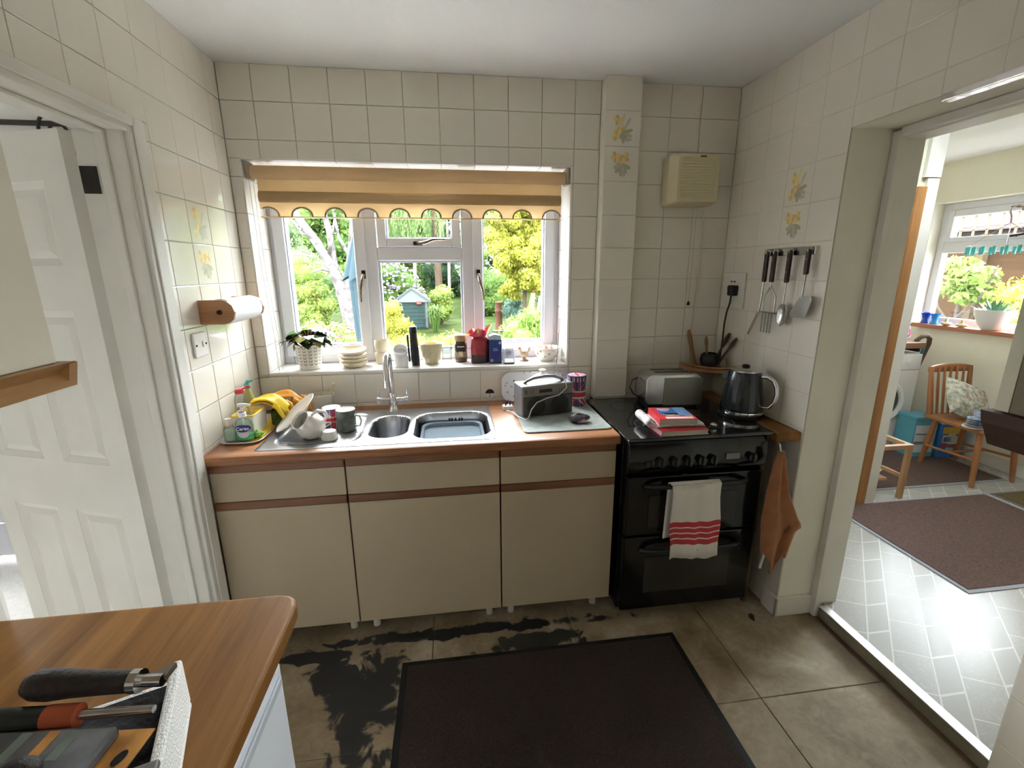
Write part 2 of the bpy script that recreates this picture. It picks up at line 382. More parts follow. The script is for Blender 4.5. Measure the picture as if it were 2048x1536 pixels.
tile_wall(wall_back, us, ZL, [(WL, WR, WZ0 - 0.012, WZ1), (PILX0, PILX1, 0, H)], lambda u, z: ((u, 0, z), (0, 0, 0)), zmin=0.75)
usl = [-0.001, -0.10] + [-0.255 - 0.155 * i for i in range(9)]; usl = sorted(usl)
tl = tile_wall(wall_left, usl, ZL, [(-1.50, -0.622, 0, 2.045)], lambda u, z: ((0, u, z), (0, 0, H90)), zmin=0.75)
usr = sorted([-0.001, -0.09] + [-0.245 - 0.155 * i for i in range(3)] + [YD] + [YD - 0.155 * (i + 1) for i in range(5)] + [YN] + [YN - 0.150 * (i + 1) for i in range(5)])
tr_ = tile_wall(wall_right, usr, ZL, [(YN, YD, 0, HD)], lambda u, z: ((W, u, z), (0, 0, -H90)), zmin=0.0)
# boxed-in pipe pilaster
pil = MB().box(PILX0 + .001, PILX1 - .001, PILY + T6, 0.004, 0.905, H).build('pilaster', M('tile_white', (0.77, 0.72, 0.63), 0.3)); tag(pil, 'narrow tiled pipe boxing with yellow flower prints beside the window', 'pilaster'); pil['kind'] = 'structure'
tp = tile_wall(pil, [PILX0, PILX1], ZL, [], lambda u, z: ((u, PILY, z), (0, 0, 0)), gap=0.0012, zmin=0.92)

# flower prints on tiles (flat print, a sub-part of its tile)
def flower_mesh(seed, up):
    r = random.Random(seed); b = MB(); y = [-0.0003]
    def petal(cx, cz, a, l, w, m):
        y[0] -= 0.00002
        pts = []
        for i in range(10):
            t = 2 * math.pi * i / 10; px = l * .5 * (1 + math.cos(t)); pz = w * math.sin(t) * (0.6 + 0.4 * px / l)
            pts.append((cx + px * math.cos(a) - pz * math.sin(a), y[0], cz + px * math.sin(a) + pz * math.cos(a)))
        b.poly(pts[::-1] if False else pts, m)
    def bloom(cx, cz, s, m):
        for k in range(5): petal(cx, cz, 2 * math.pi * k / 5 + r.random(), s, s * .42, m if k % 2 else 1 - m)
    if up:
        petal(-0.005, 0.02, 1.35, 0.05, .006, 1); petal(0.01, 0.0, 1.1, 0.055, .007, 3)
        bloom(-0.026, 0.035, 0.024, 0); bloom(-0.008, 0.0, 0.022, 1); bloom(-0.03, -0.03, 0.026, 0)
        for a, l in ((-0.4, .05), (-1.0, .045), (0.2, .05), (-2.0, .03), (-1.5, .05)): petal(0.0, -0.015, a, l, .010, 3 if r.random() < .5 else 2)
        petal(0.0, -0.05, 0.1, .045, .009, 3)
    else:
        bloom(-0.03, 0.03, 0.026, 0); bloom(0.015, 0.03, 0.026, 1); bloom(-0.008, 0.01, 0.022, 0)
        for a, l in ((-2.2, .05), (-1.6, .055), (-1.0, .05), (-0.4, .05), (-2.7, .045), (-1.3, .06)): petal(0.0, 0.0, a, l, .012, 2 if r.random() < .6 else 3)
    return b.mesh('flower_print', [m_ochre, m_ochre2, m_pgrn, m_pmau])
FM = {True: flower_mesh(3, True), False: flower_mesh(5, False)}
def flower(t, up):
    o = bpy.data.objects.new('flower_print', FM[up]); COL.objects.link(o); o.parent = t
def tile_at(d, us, u, z):
    i = max(k for k in range(len(us) - 1) if us[k] <= u); j = max(k for k in range(len(ZL) - 1) if ZL[k] >= z); return d[(i, j)]
flower(tile_at(tl, usl, -0.33, 1.76), True); flower(tile_at(tl, usl, -0.33, 1.60), False)
flower(tile_at(tr_, usr, -0.47, 1.91), True); flower(tile_at(tr_, usr, -0.47, 1.76), False)
flower(tile_at(tp, [PILX0, PILX1], 1.78, 2.22), True); flower(tile_at(tp, [PILX0, PILX1], 1.78, 2.07), False)

# window reveal: tiled sides, head and sill
trim = tag_s(MB().box(WL, WR, -0.004, WY + 0.07, WZ0 - 0.014, WZ0).build('trim_1', m_sill, bevel=0.004), 'glossy white window sill tile')
for (u0, u1) in ((0.003, 0.115), (0.118, WY)):
    for j in range(len(ZL) - 1):
        z1, z0 = min(ZL[j], WZ1), max(ZL[j + 1], WZ0)
        if z1 - z0 < 0.02: continue
        tile(wall_back, u1 - u0 - .002, z1 - z0 - .003, (WL + .004, (u0 + u1) / 2, (z0 + z1) / 2), (0, 0, H90), m_sill)
        tile(wall_back, u1 - u0 - .002, z1 - z0 - .003, (WR - .004, (u0 + u1) / 2, (z0 + z1) / 2), (0, 0, -H90), m_sill)
ux = [WL] + [u for u in us if WL + .02 < u < WR - .02] + [WR]
for i in range(len(ux) - 1):
    tile(wall_back, ux[i + 1] - ux[i] - .002, WY - .006, ((ux[i] + ux[i + 1]) / 2, WY / 2, WZ1 - .004), (H90, 0, 0), m_sill)

# skirting and plaster of the wide opening
bs = tag_s(MB().box(W - 0.012, W + 0.19, YD - 0.014, YD - 0.0005, 0, 0.10).build('baseboard_right', m_gloss, bevel=0.004), 'cream painted skirting at the foot of the opening reveal')
MB().box(W - 0.012, W - 0.0005, YD - 0.014, -0.62, 0, 0.10).build('skirting_return', m_gloss, bs, bevel=0.004)
# lining of the opening on the utility side, step and metal threshold strip
b = MB(); b.box(2.60, 2.70, YD - 0.02, YD + 0.02, 0, HD); lin = tag_s(b.build('trim_2', m_gloss, bevel=0.004), 'painted timber lining around the utility room opening')
MB().box(2.60, 2.70, YN - 0.02, YN + 0.02, 0, HD).build('jamb', m_gloss, lin, bevel=0.004)
MB().box(2.60, 2.70, YN + 0.02, YD - 0.02, HD - 0.035, HD).build('head', m_gloss, lin, bevel=0.004)
MB().box(2.575, 2.60, YD - 0.035, YD - 0.001, 0, HD - 0.01).build('stop_bead', m_gloss, lin, bevel=0.003)
MB().box(2.575, 2.60, YN + 0.02, YD - 0.035, HD - 0.03, HD - 0.001).build('stop_bead', m_gloss, lin, bevel=0.003)
st = tag_s(MB().box(2.60, 2.63, YN + 0.001, YD - 0.036, -0.05, ZS - 0.002).build('trim_3', M('step_riser', (0.30, 0.27, 0.20), 0.7, var=0.15, vscale=9), bevel=0.002), 'low painted step up to the utility room')
MB().box(2.592, 2.635, YN + 0.002, YD - 0.037, ZS - 0.002, ZS + 0.004).build('threshold_strip', M('aluminium', (0.78, 0.78, 0.78), 0.3, 1.0), st, bevel=0.002)
tag_s(MB().box(W - 0.004, W + 0.03, YN - 0.6, -1.02, HD - 0.018, HD + 0.004).build('trim_4', M('chrome_edging', (0.85, 0.82, 0.82), 0.12, 1.0, bump=0.15, bscale=14), bevel=0.003), 'shiny metallic edging strip under the tiled lintel')

# ------------------------------------------------------------------ door to the hall
dl = struct('trim_5', 'cream painted door lining and architrave of the hall doorway')
b = MB(); b.box(-0.125, 0.004, DY1 - 0.03, DY1 + 0.001, 0, DH); b.build('lining', m_gloss, dl, bevel=0.003)
MB().box(-0.125, 0.004, DY0 - 0.001, DY0 + 0.03, 0, DH).build('lining', m_gloss, dl, bevel=0.003)
MB().box(-0.125, 0.004, DY0 + 0.03, DY1 - 0.03, DH - 0.03, DH).build('lining', m_gloss, dl, bevel=0.003)
for z0, z1, y0, y1 in ((0, 2.04, DY1 - 0.012, -0.62), (0, 2.04, DY0 - 0.055, DY0 + 0.012), (1.985, 2.04, DY0 + 0.0125, DY1 - 0.0125)):
    MB().box(0.0005, 0.018, y0, y1, z0, z1).build('architrave', m_gloss, dl, bevel=0.005)
    if y1 - y0 < 0.2: MB().box(0.018, 0.024, y0 + 0.02, y1 - 0.008, z0, z1 - 0.008).build('architrave_bead', m_gloss, dl, bevel=0.003)
    else: MB().box(0.018, 0.024, y0 - 0.03, y1 + 0.03, z0 + 0.02, z1 - 0.008).build('architrave_bead', m_gloss, dl, bevel=0.003)
MB().box(-0.062, -0.035, DY1 - 0.042, DY1 - 0.03, 0, DH - 0.03).build('door_stop', m_gloss, dl, bevel=0.003)
MB().box(-0.062, -0.035, DY0 + 0.03, DY0 + 0.042, 0, DH - 0.03).build('door_stop', m_gloss, dl, bevel=0.003)
MB().box(-0.062, -0.035, DY0 + 0.042, DY1 - 0.042, DH - 0.042, DH - 0.03).build('door_stop', m_gloss, dl, bevel=0.003)
DA = math.radians(159.8)   # direction of the leaf from its hinge
door = struct('door_1', 'cream six-panel door standing open into the hall', loc=(-0.128, DY1 - 0.02, 0), rz=DA)
DW, DT, DHH = 0.70, 0.036, 1.980; y0, y1 = 0.0, DT
def rail(x0, x1, z0, z1, nm='rail'): MB().box(x0, x1, y0, y1, z0, z1).build(nm, m_gloss, door)
rows = ((0.21, 0.74), (0.93, 1.46), (1.60, 1.845)); cols = ((0.10, 0.31), (0.40, 0.61))
rail(0.004, 0.10, 0.008, DHH, 'stile'); rail(0.61, DW, 0.008, DHH, 'stile'); rail(0.31, 0.40, 0.21, 1.845, 'muntin')
for z0, z1 in ((0.008, 0.21), (0.74, 0.93), (1.46, 1.60), (1.845, DHH)):
    if z0 > 0.3 and z1 < 1.9: rail(0.10, 0.31, z0, z1); rail(0.40, 0.61, z0, z1)
    else: rail(0.10, 0.61, z0, z1)
for z0, z1 in rows:
    for x0, x1 in cols:
        b = MB()
        for s, yo, yi in ((1, y1, y1 - 0.010), (-1, y0, y0 + 0.010)):
            o_ = [(x0, z0), (x1, z0), (x1, z1), (x0, z1)]
            for k in range(4):
                (a, c), (d, e) = o_[k], o_[(k + 1) % 4]
                cx, cz = (x0 + x1) / 2, (z0 + z1) / 2
                f = lambda x, z, q: (x + math.copysign(q, cx - x), z + math.copysign(q, cz - z))
                i1, i2 = f(a, c, .022), f(d, e, .022); j1, j2 = f(a, c, .045), f(d, e, .045)
                q = [(a, yo - s * .001, c), (d, yo - s * .001, e), (i2[0], yi, i2[1]), (i1[0], yi, i1[1])]; q2 = [(i1[0], yi, i1[1]), (i2[0], yi, i2[1]), (j2[0], yi + s * .006, j2[1]), (j1[0], yi + s * .006, j1[1])]
                b.quad(*(q if s < 0 else q[::-1])); b.quad(*(q2 if s < 0 else q2[::-1]))
            q = [(x0 + .045, yi + s * .006, z0 + .045), (x1 - .045, yi + s * .006, z0 + .045), (x1 - .045, yi + s * .006, z1 - .045), (x0 + .045, yi + s * .006, z1 - .045)]
            b.quad(*(q if s < 0 else q[::-1]))
        b.build('panel', m_gloss, door)
hp = MB().box(-0.121, -0.076, DY1 - 0.0345, DY1 - 0.0305, 1.808, 1.884).build('hinge_plate', M('rusty_black', (0.02, 0.014, 0.01), 0.7, var=0.5, vscale=60), dl)
hp['label'] = 'black metal hinge plate'
for zz in (0.18,):
    MB().box(-0.112, -0.07, DY1 - 0.0345, DY1 - 0.0305, zz, zz + 0.09).build('hinge_plate', MATS['rusty_black'], dl)

# ------------------------------------------------------------------ hall beyond the door
m_hall = M('hall_wall', (0.80, 0.78, 0.74), 0.8)
tag_s(MB().box(-2.5, -0.12, -3.2, 0.30, -0.1, 0.0).build('floor_hall', M('hall_carpet', (0.80, 0.78, 0.76), 0.95, bump=0.5, bscale=90, var=0.06, vscale=40)), 'pale hall carpet seen through the doorway')
tag_s(MB().box(-2.5, -0.12, -3.2, 0.30, H, H + 0.1).build('ceiling_hall', m_white), 'white hall ceiling')
b = MB(); b.box(-2.6, -2.02, 0.30, 0.36, 0, H); b.box(-1.13, -0.12, 0.30, 0.36, 0, H); b.box(-2.02, -1.13, 0.30, 0.36, 2.05, H); tag_s(b.build('wall_hall_end', m_hall), 'pale end wall of the hall')
b = MB(); b.box(-2.6, -2.5, -3.2, 0.30, 0, H)
tag_s(b.build('wall_hall_outer', m_hall), 'pale outer wall of the hall')
tag_s(MB().box(-2.6, -0.12, -3.3, -3.2, 0, H).build('wall_hall_near', m_hall), 'pale near wall of the hall')
d2 = struct('door_2', 'white panelled outer door at the end of the hall with added glazing', loc=(-2.02, 0.30, 0.0))
for x0, x1, z0, z1 in ((0.0, 0.10, .02, 2.04), (.79, .89, .02, 2.04), (.10, .79, .02, .22), (.10, .79, .78, .90), (.10, .79, 1.94, 2.04)): MB().box(x0, x1, 0.0, 0.045, z0, z1).build('rail', m_upvc, d2, bevel=.004)
for x0, x1 in ((.105, .43), (.46, .785)): MB().box(x0, x1, .008, .036, .225, .775).build('panel', m_upvc, d2, bevel=.010)
MB().box(.43, .46, .004, .041, .225, .775).build('rail', m_upvc, d2); MB().box(.10, .79, .018, .024, .90, 1.94).build('pane', m_glass, d2)  # glazed upper half added, out of view, to let daylight into the hall
wr = M('wrought_iron', (0.03, 0.022, 0.02), 0.6)
sb = thing('scroll_bracket', 'dark wrought iron scroll bracket above the open hall door', 'bracket', (-0.80, 0.24, 2.222))
b = MB(); b.tube([(-0.32, 0.04, 0.03), (0.42, 0.04, 0.03)], 0.012, 8); b.build('rail', wr, sb, smooth=True)
def spiral(cx, cz, r, turns, a0, n=26): return [(cx + r * (1 - .75 * i / n) * math.cos(a0 + turns * 2 * math.pi * i / n), 0.0, cz + r * (1 - .75 * i / n) * math.sin(a0 + turns * 2 * math.pi * i / n)) for i in range(n + 1)]
for cx, cz, r, a in ((-0.02, -0.01, .085, 1.2), (0.13, -0.03, .06, 2.2), (0.24, -0.035, .05, .4), (0.34, -0.045, .04, 2.0)):
    MB().tube(spiral(cx, cz, r, 1.3, a), 0.007, 6).build('scroll', wr, sb, smooth=True)
MB().tube([(-0.09, 0.0, -0.115), (0.45, 0.0, -0.075)], 0.012, 8).build('bar', M('dark_red_paint', (0.10, 0.03, 0.03), 0.5), sb, smooth=True)
# ------------------------------------------------------------------ kitchen window
win = struct('window_1', 'white plastic kitchen window with bronze handles above the sink')
FY0, FY1 = WY, WY + 0.06
def wbar(nm, x0, x1, z0, z1, y0=FY0, y1=FY1, par=win, bev=0.006): return MB().box(x0, x1, y0, y1, z0, z1).build(nm, m_upvc, par, bevel=bev)
for x0, x1, z0, z1 in ((WL, 0.098, WZ0, WZ1), (1.512, WR, WZ0, WZ1), (0.098, 1.512, WZ0, WZ0 + 0.058), (0.098, 1.512, WZ1 - 0.045, WZ1)): wbar('frame', x0, x1, z0, z1)
ZT, ZB = WZ1 - 0.045, WZ0 + 0.058
wbar('mullion', 0.512, 0.578, ZB, ZT); wbar('mullion', 1.022, 1.088, ZB, ZT); wbar('transom', 0.578, 1.022, 1.630, 1.700)
def pane(nm, x0, x1, z0, z1, par): return MB().box(x0, x1, WY + 0.040, WY + 0.046, z0, z1).build('pane', m_glass, par)
def sash(x0, x1, z0, z1, w, par=win):
    s = MB().box(x0, x0 + w, FY0 - 0.014, FY1 - 0.008, z0, z1); s.box(x1 - w, x1, FY0 - 0.014, FY1 - 0.008, z0, z1); s.box(x0 + w, x1 - w, FY0 - 0.014, FY1 - 0.008, z0, z0 + w); s.box(x0 + w, x1 - w, FY0 - 0.014, FY1 - 0.008, z1 - w, z1)
    o = s.build('sash', m_upvc, par, bevel=0.005)
    g = M('glazing_bead', (0.55, 0.57, 0.68), 0.4)
    q = MB(); e = 0.006; a, c, d, f = x0 + w, x1 - w, z0 + w, z1 - w
    for bx in ((a - .001, a + e, d, f), (c - e, c + .001, d, f), (a + e, c - e, d - .001, d + e), (a + e, c - e, f - e, f + .001)): q.box(bx[0], bx[1], FY0 + 0.002, FY1 - 0.01, bx[2], bx[3])
    q.build('gasket', g, o); pane('pane', a + .002, c - .002, d + .002, f - .002, o)
    return o
s1 = sash(0.070, 0.520, 1.130, 2.012, 0.056); s2 = sash(1.080, 1.530, 1.130, 2.012, 0.054)
s3 = sash(0.585, 1.016, 1.700, 2.012, 0.046)
q = MB()
for bx in ((0.578, 0.588, ZB, 1.630), (1.012, 1.022, ZB, 1.630), (0.588, 1.012, ZB, ZB + .010), (0.588, 1.012, 1.620, 1.630)): q.box(bx[0], bx[1], FY0 + 0.01, FY1 - 0.01, bx[2], bx[3])
q.build('gasket', MATS['glazing_bead'], win); pane('pane', 0.586, 1.014, ZB + .002, 1.628, win)
def handle(par, base, pts):
    h = MB(); h.box(base[0] - 0.010, base[0] + 0.010, FY0 - 0.026, FY0 - 0.0145, base[2] - 0.022, base[2] + 0.022)
    if abs(pts[-1][0] - base[0]) > abs(pts[-1][2] - base[2]):
        h = MB(); h.box(base[0] - 0.022, base[0] + 0.022, FY0 - 0.026, FY0 - 0.0145, base[2] - 0.010, base[2] + 0.010)
    o = h.build('handle', m_darkmetal, par, bevel=0.003)
    n = len(pts); MB().tube(pts, [0.007, 0.010, 0.009, 0.0065, 0.0055, 0.0045][:n], 8).build('lever', M('handle_gold', (0.16, 0.125, 0.09), 0.25, 0.9), o, smooth=True)
handle(s1, (0.503, 0, 1.56), [(0.503, FY0 - .03, 1.56), (0.498, FY0 - .05, 1.53), (0.492, FY0 - .056, 1.50), (0.487, FY0 - .05, 1.47), (0.486, FY0 - .045, 1.44), (0.485, FY0 - .042, 1.42)])
handle(s2, (1.108, 0, 1.56), [(1.108, FY0 - .03, 1.56), (1.112, FY0 - .05, 1.53), (1.120, FY0 - .056, 1.50), (1.128, FY0 - .05, 1.47), (1.131, FY0 - .045, 1.44), (1.133, FY0 - .042, 1.42)])
handle(s3, (0.79, 0, 1.718), [(0.79, FY0 - .03, 1.718), (0.815, FY0 - .05, 1.716), (0.84, FY0 - .056, 1.722), (0.87, FY0 - .052, 1.734), (0.905, FY0 - .048, 1.737), (0.94, FY0 - .045, 1.736)])

# ------------------------------------------------------------------ roller blind
m_fab = leaf_mat('blind_fabric', (0.72, 0.57, 0.38), (0.80, 0.65, 0.46), 3, 0.9, 0.6); m_braid = M('blind_braid', (0.33, 0.235, 0.14), 0.9, bump=0.3, bscale=600)
m_brass = M('brass_rod', (0.62, 0.47, 0.22), 0.3, 1.0)
bl = thing('roller_blind', 'beige roller blind with scalloped hem at the top of the window', 'blind', (0, 0, 0))
BX0, BX1, BY = 0.088, 1.522, 0.062
MB().cyl((BX0 - 0.01, BY - 0.026, 2.016), (BX1 + 0.01, BY - 0.026, 2.016), 0.029, n=28).build('roll', m_fab, bl, smooth=True)
for x in (BX0 - 0.026, BX1 + 0.011):
    MB().box(x, x + 0.015, BY - 0.060, BY + 0.012, 1.982, 2.058).build('bracket', M('blind_bracket', (0.34, 0.29, 0.22), 0.5), bl, bevel=0.004)
def fab(x0, x1, zs, amp=0.0):
    b = MB(); n = len(zs)
    for s in (0, 1):
        pass
    vs = []; fs = []
    for k, (z, y) in enumerate(zs): vs += [(x0, y, z), (x1, y, z)]
    for k in range(n - 1): fs.append((2 * k, 2 * k + 2, 2 * k + 3, 2 * k + 1))
    return b.add(vs, fs)
fab(BX0, BX1, [(2.020, BY), (1.975, BY), (1.938, BY)]).build('cloth', m_fab, bl, solid=0.0012)
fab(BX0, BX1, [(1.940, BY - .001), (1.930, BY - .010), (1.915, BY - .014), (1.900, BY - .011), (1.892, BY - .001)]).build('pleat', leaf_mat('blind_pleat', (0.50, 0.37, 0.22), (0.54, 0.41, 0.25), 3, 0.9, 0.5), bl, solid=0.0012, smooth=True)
ZBL = 1.826; SR = 0.047
b = MB(); cen = [0.121 + 0.1505 * i for i in range(10)]
top = 1.893; xs_ = [BX0]
for c in cen:
    for i in range(11):
        a = math.pi - math.pi * i / 10; xs_.append(min(max(c + SR * math.cos(a), BX0), BX1))
xs_ = sorted(set(round(x, 5) for x in xs_ + [BX1]))
def hem(x):
    for c in cen:
        if abs(x - c) < SR: return ZBL + 0.002 + 0.042 * math.sqrt(max(0, 1 - ((x - c) / SR) ** 2)) ** 0.9
    return ZBL - 0.004
vs = []; fs = []
for x in xs_: vs += [(x, BY, top), (x, BY, hem(x))]
for k in range(len(xs_) - 1): fs.append((2 * k, 2 * k + 1, 2 * k + 3, 2 * k + 2))
b.add(vs, fs).build('scalloped_hem', m_fab, bl, solid=0.0012)
for c in cen:
    pts = []
    for i in range(13):
        a = math.pi - math.pi * i / 12; x = c + SR * math.cos(a)
        if BX0 <= x <= BX1: pts.append((x, BY - .0015, ZBL + .002 + .042 * max(0, math.sin(a)) ** .9))
    MB().tube(pts, 0.0042, 6).build('braid', m_braid, bl, smooth=True)
MB().tube([(BX0 + .005, BY, ZBL + .001), (BX1 - .012, BY, ZBL + .001)], 0.0035, 8).build('rod', m_brass, bl, smooth=True)
for x in (BX0 + .005, BX1 - .012): MB().ball((x, BY, ZBL + .001), 0.007).build('finial', m_brass, bl, smooth=True)
for x, y in ((0.058, 0.05), (0.066, 0.075)):
    MB().tube([(x, y, 2.0), (x + .004, y, 1.6), (x + .03, y - .02, 1.25), (x + .034, y - .03, 1.098)], 0.0016, 6).build('chain', M('chain_white', (0.75, 0.72, 0.66), 0.5), bl, smooth=True)

# ------------------------------------------------------------------ base cabinets and worktop
def base_cabinet(x0, x1, label, seam):
    t = thing('base_cabinet', label, 'cabinet', (x0, 0, 0), group='cream base units under the sink'); w = x1 - x0; fy = -0.59
    MB().box(0, w, -0.565, -0.02, 0.10, 0.835 if not seam else 0.70).build('carcass', M('carcass_brown', (0.10, 0.05, 0.03), 0.7), t)
    MB().box(0.002, w - 0.002, fy, fy + 0.018, 0.097, 0.668).build('door', m_cab, t, bevel=0.0015)
    MB().box(0.002, w - 0.002, fy, fy + 0.018, 0.7045, 0.826).build('drawer_front', m_cab, t, bevel=0.0015)
    MB().box(0.002, w - 0.002, fy - 0.004, fy + 0.02, 0.669, 0.7035).build('handle_rail', m_trimwood, t, bevel=0.004)
    MB().box(0.002, w - 0.002, fy - 0.004, fy + 0.02, 0.827, 0.8605).build('handle_rail', m_trimwood, t, bevel=0.004)
    for x in (0.05, w - 0.05):
        MB().cyl((x, -0.50, 0), (x, -0.50, 0.10), 0.016, n=12).build('leg', M('leg_white', (0.55, 0.52, 0.47), 0.5), t, smooth=True)
        MB().cyl((x, -0.08, 0), (x, -0.08, 0.10), 0.016, n=12).build('leg', MATS['leg_white'], t, smooth=True)
    MB().box(w - 0.05, w - 0.012, -0.56, -0.53, 0.075, 0.1).build('plinth_clip', MATS['leg_white'], t)
    return t
base_cabinet(0.008, 0.5085, 'cream base unit with wood rails under the drainer, beside the hall doorway', False)
base_cabinet(0.5105, 1.1285, 'widest cream base unit with wood rails under the sink bowls', True)
base_cabinet(1.1305, 1.633, 'cream base unit with wood rails between the sink unit and the cooker', False)

SX0, SX1, SY0, SY1 = 0.166, 1.128, -0.578, -0.085
wt = MB(); ZW = 0.902
prof = [(-0.60, 0.862)] + [(-0.600 - 0.014 * math.sin(math.radians(a)), 0.886 - 0.0 + (-.024 if a < 0 else 0) + 0.016 * (1 - math.cos(math.radians(a))) * 0 ) for a in ()]
fp = [(-0.585, 0.862), (-0.606, 0.862), (-0.613, 0.868), (-0.616, 0.878), (-0.615, 0.889), (-0.609, 0.898), (-0.600, 0.902), (-0.585, 0.902)]
wt.prism([(a, c) for a, c in fp], 0.002, 1.638, axis=0)
cx0, cx1, cy0, cy1 = SX0 + .012, SX1 - .012, SY0 + .012, SY1 - .012
wt.box(0.002, cx0, -0.585, -0.002, 0.862, ZW); wt.box(cx1, 1.638, -0.585, -0.002, 0.862, ZW); wt.box(cx0, cx1, -0.585, cy0, 0.862, ZW); wt.box(cx0, cx1, cy1, -0.002, 0.862, ZW)
wto = wt.build('worktop', m_worktop, smooth=True, angle=0.5); tag(wto, 'brown wood-effect worktop with rounded edge holding the sink', 'worktop')

# steel sink: one pressed sheet, split into deck, drainer and bowls
sink = thing('kitchen_sink', 'stainless steel one-and-a-half bowl sink with ribbed drainer', 'sink', (0, 0, 0))
NX, NY = 192, 100; gx = np.linspace(SX0, SX1, NX + 1); gy = np.linspace(SY0, SY1, NY + 1); X, Y = np.meshgrid(gx, gy)
def sdf(X, Y, x0, x1, y0, y1, r):
    qx = np.abs(X - (x0 + x1) / 2) - (x1 - x0) / 2 + r; qy = np.abs(Y - (y0 + y1) / 2) - (y1 - y0) / 2 + r
    return np.hypot(np.maximum(qx, 0), np.maximum(qy, 0)) + np.minimum(np.maximum(qx, qy), 0) - r
def sstep(x): x = np.clip(x, 0, 1); return x * x * (3 - 2 * x)
Z = np.full_like(X, 0.9055)
edge = sdf(X, Y, SX0, SX1, SY0, SY1, 0.02); Z -= 0.0045 * sstep((edge + 0.006) / 0.006); Z += 0.002 * sstep(-(edge + 0.004) / 0.01) - 0.002
dr = sdf(X, Y, 0.215, 0.560, -0.535, -0.135, 0.07); dmask = sstep(-dr / 0.02)
Z += dmask * (-0.007 - 0.003 * (0.560 - X) * 0 + 0.003 * np.cos(2 * np.pi * (Y + 0.135) / 0.021) * sstep(-(dr + 0.02) / 0.015))
sb_ = sdf(X, Y, 0.580, 0.745, -0.500, -0.205, 0.078); Z -= 0.005 * sstep(-(sb_ - 0.014) / 0.014) * 0 + 0.150 * sstep(-sb_ / 0.026) ** 0.8
mb_ = sdf(X, Y, 0.772, 1.104, -0.540, -0.190, 0.085); Z -= 0.170 * sstep(-mb_ / 0.026) ** 0.8
Z += 0.0022 * np.exp(-((sb_ - 0.010) / 0.006) ** 2) + 0.0022 * np.exp(-((mb_ - 0.010) / 0.006) ** 2)
reg = np.zeros((NY, NX), int); cxm = (X[:-1, :-1] + X[1:, 1:]) / 2; cym = (Y[:-1, :-1] + Y[1:, 1:]) / 2
reg[sdf(cxm, cym, 0.215, 0.560, -0.535, -0.135, 0.07) < 0] = 1; reg[sdf(cxm, cym, 0.580, 0.745, -0.500, -0.205, 0.078) < 0] = 2; reg[sdf(cxm, cym, 0.772, 1.104, -0.540, -0.190, 0.085) < 0] = 3
for k, nm in enumerate(('deck', 'drainer', 'small_bowl', 'main_bowl')):
    idx = {}; b = MB(); fs = []
    for j, i in zip(*np.where(reg == k)):
        f = []
        for jj, ii in ((j, i), (j, i + 1), (j + 1, i + 1), (j + 1, i)):
            if (jj, ii) not in idx: idx[(jj, ii)] = len(b.v); b.v.append((float(X[jj, ii]), float(Y[jj, ii]), float(Z[jj, ii])))
            f.append(idx[(jj, ii)])
        b.f.append(tuple(f)); b.mi.append(0)
    o = b.build(nm, M('sink_steel', (0.40, 0.405, 0.42), 0.30, 1.0), sink, smooth=True, angle=1.2)
    if k == 2: MB().lathe([(0.034, 0), (0.034, .003), (0.026, .004), (0.02, .001)], 24, (0.662, -0.35, 0.7545)).build('waste', m_chrome, o, smooth=True)
    if k == 3:
        for dx in (-.03, -.018, .0, .018, .03): MB().box(0.955 + dx - .004, 0.955 + dx + .004, -0.2055, -0.2025, 0.862, 0.880).build('overflow_slot', m_black, o)
# washing-up bowl standing in the main sink bowl, with water
wb = thing('washing_up_bowl', 'grey plastic washing-up bowl full of water in the main sink bowl', 'bowl', (0.938, -0.365, 0.738))
def tub(z, g, r): return [(x, y, z) for x, y in rrect(-0.138 + g, 0.138 - g, -0.142 + g, 0.142 - g, r, 6)]
b = MB(); rings = [tub(0.0, .022, .05), tub(0.125, .002, .055), tub(0.131, -.004, .058), tub(0.134, .000, .056), tub(0.128, .008, .05), tub(0.006, .027, .045)]
n = len(rings[0]); vs = [p for r in rings for p in r]; fs = [tuple(range(n))[::-1], tuple(range(5 * n, 6 * n))]
for k in range(5): fs += [(k * n + i, k * n + (i + 1) % n, (k + 1) * n + (i + 1) % n, (k + 1) * n + i) for i in range(n)]
b.add(vs, fs).build('tub', M('grey_blue_plastic', (0.16, 0.20, 0.25), 0.35), wb, smooth=True)
MB().poly([(x, y, 0.112) for x, y in rrect(-0.128, 0.128, -0.132, 0.132, .048, 6)]).build('water', M('dish_water', (0.22, 0.28, 0.34), 0.06, spec=0.6), wb)

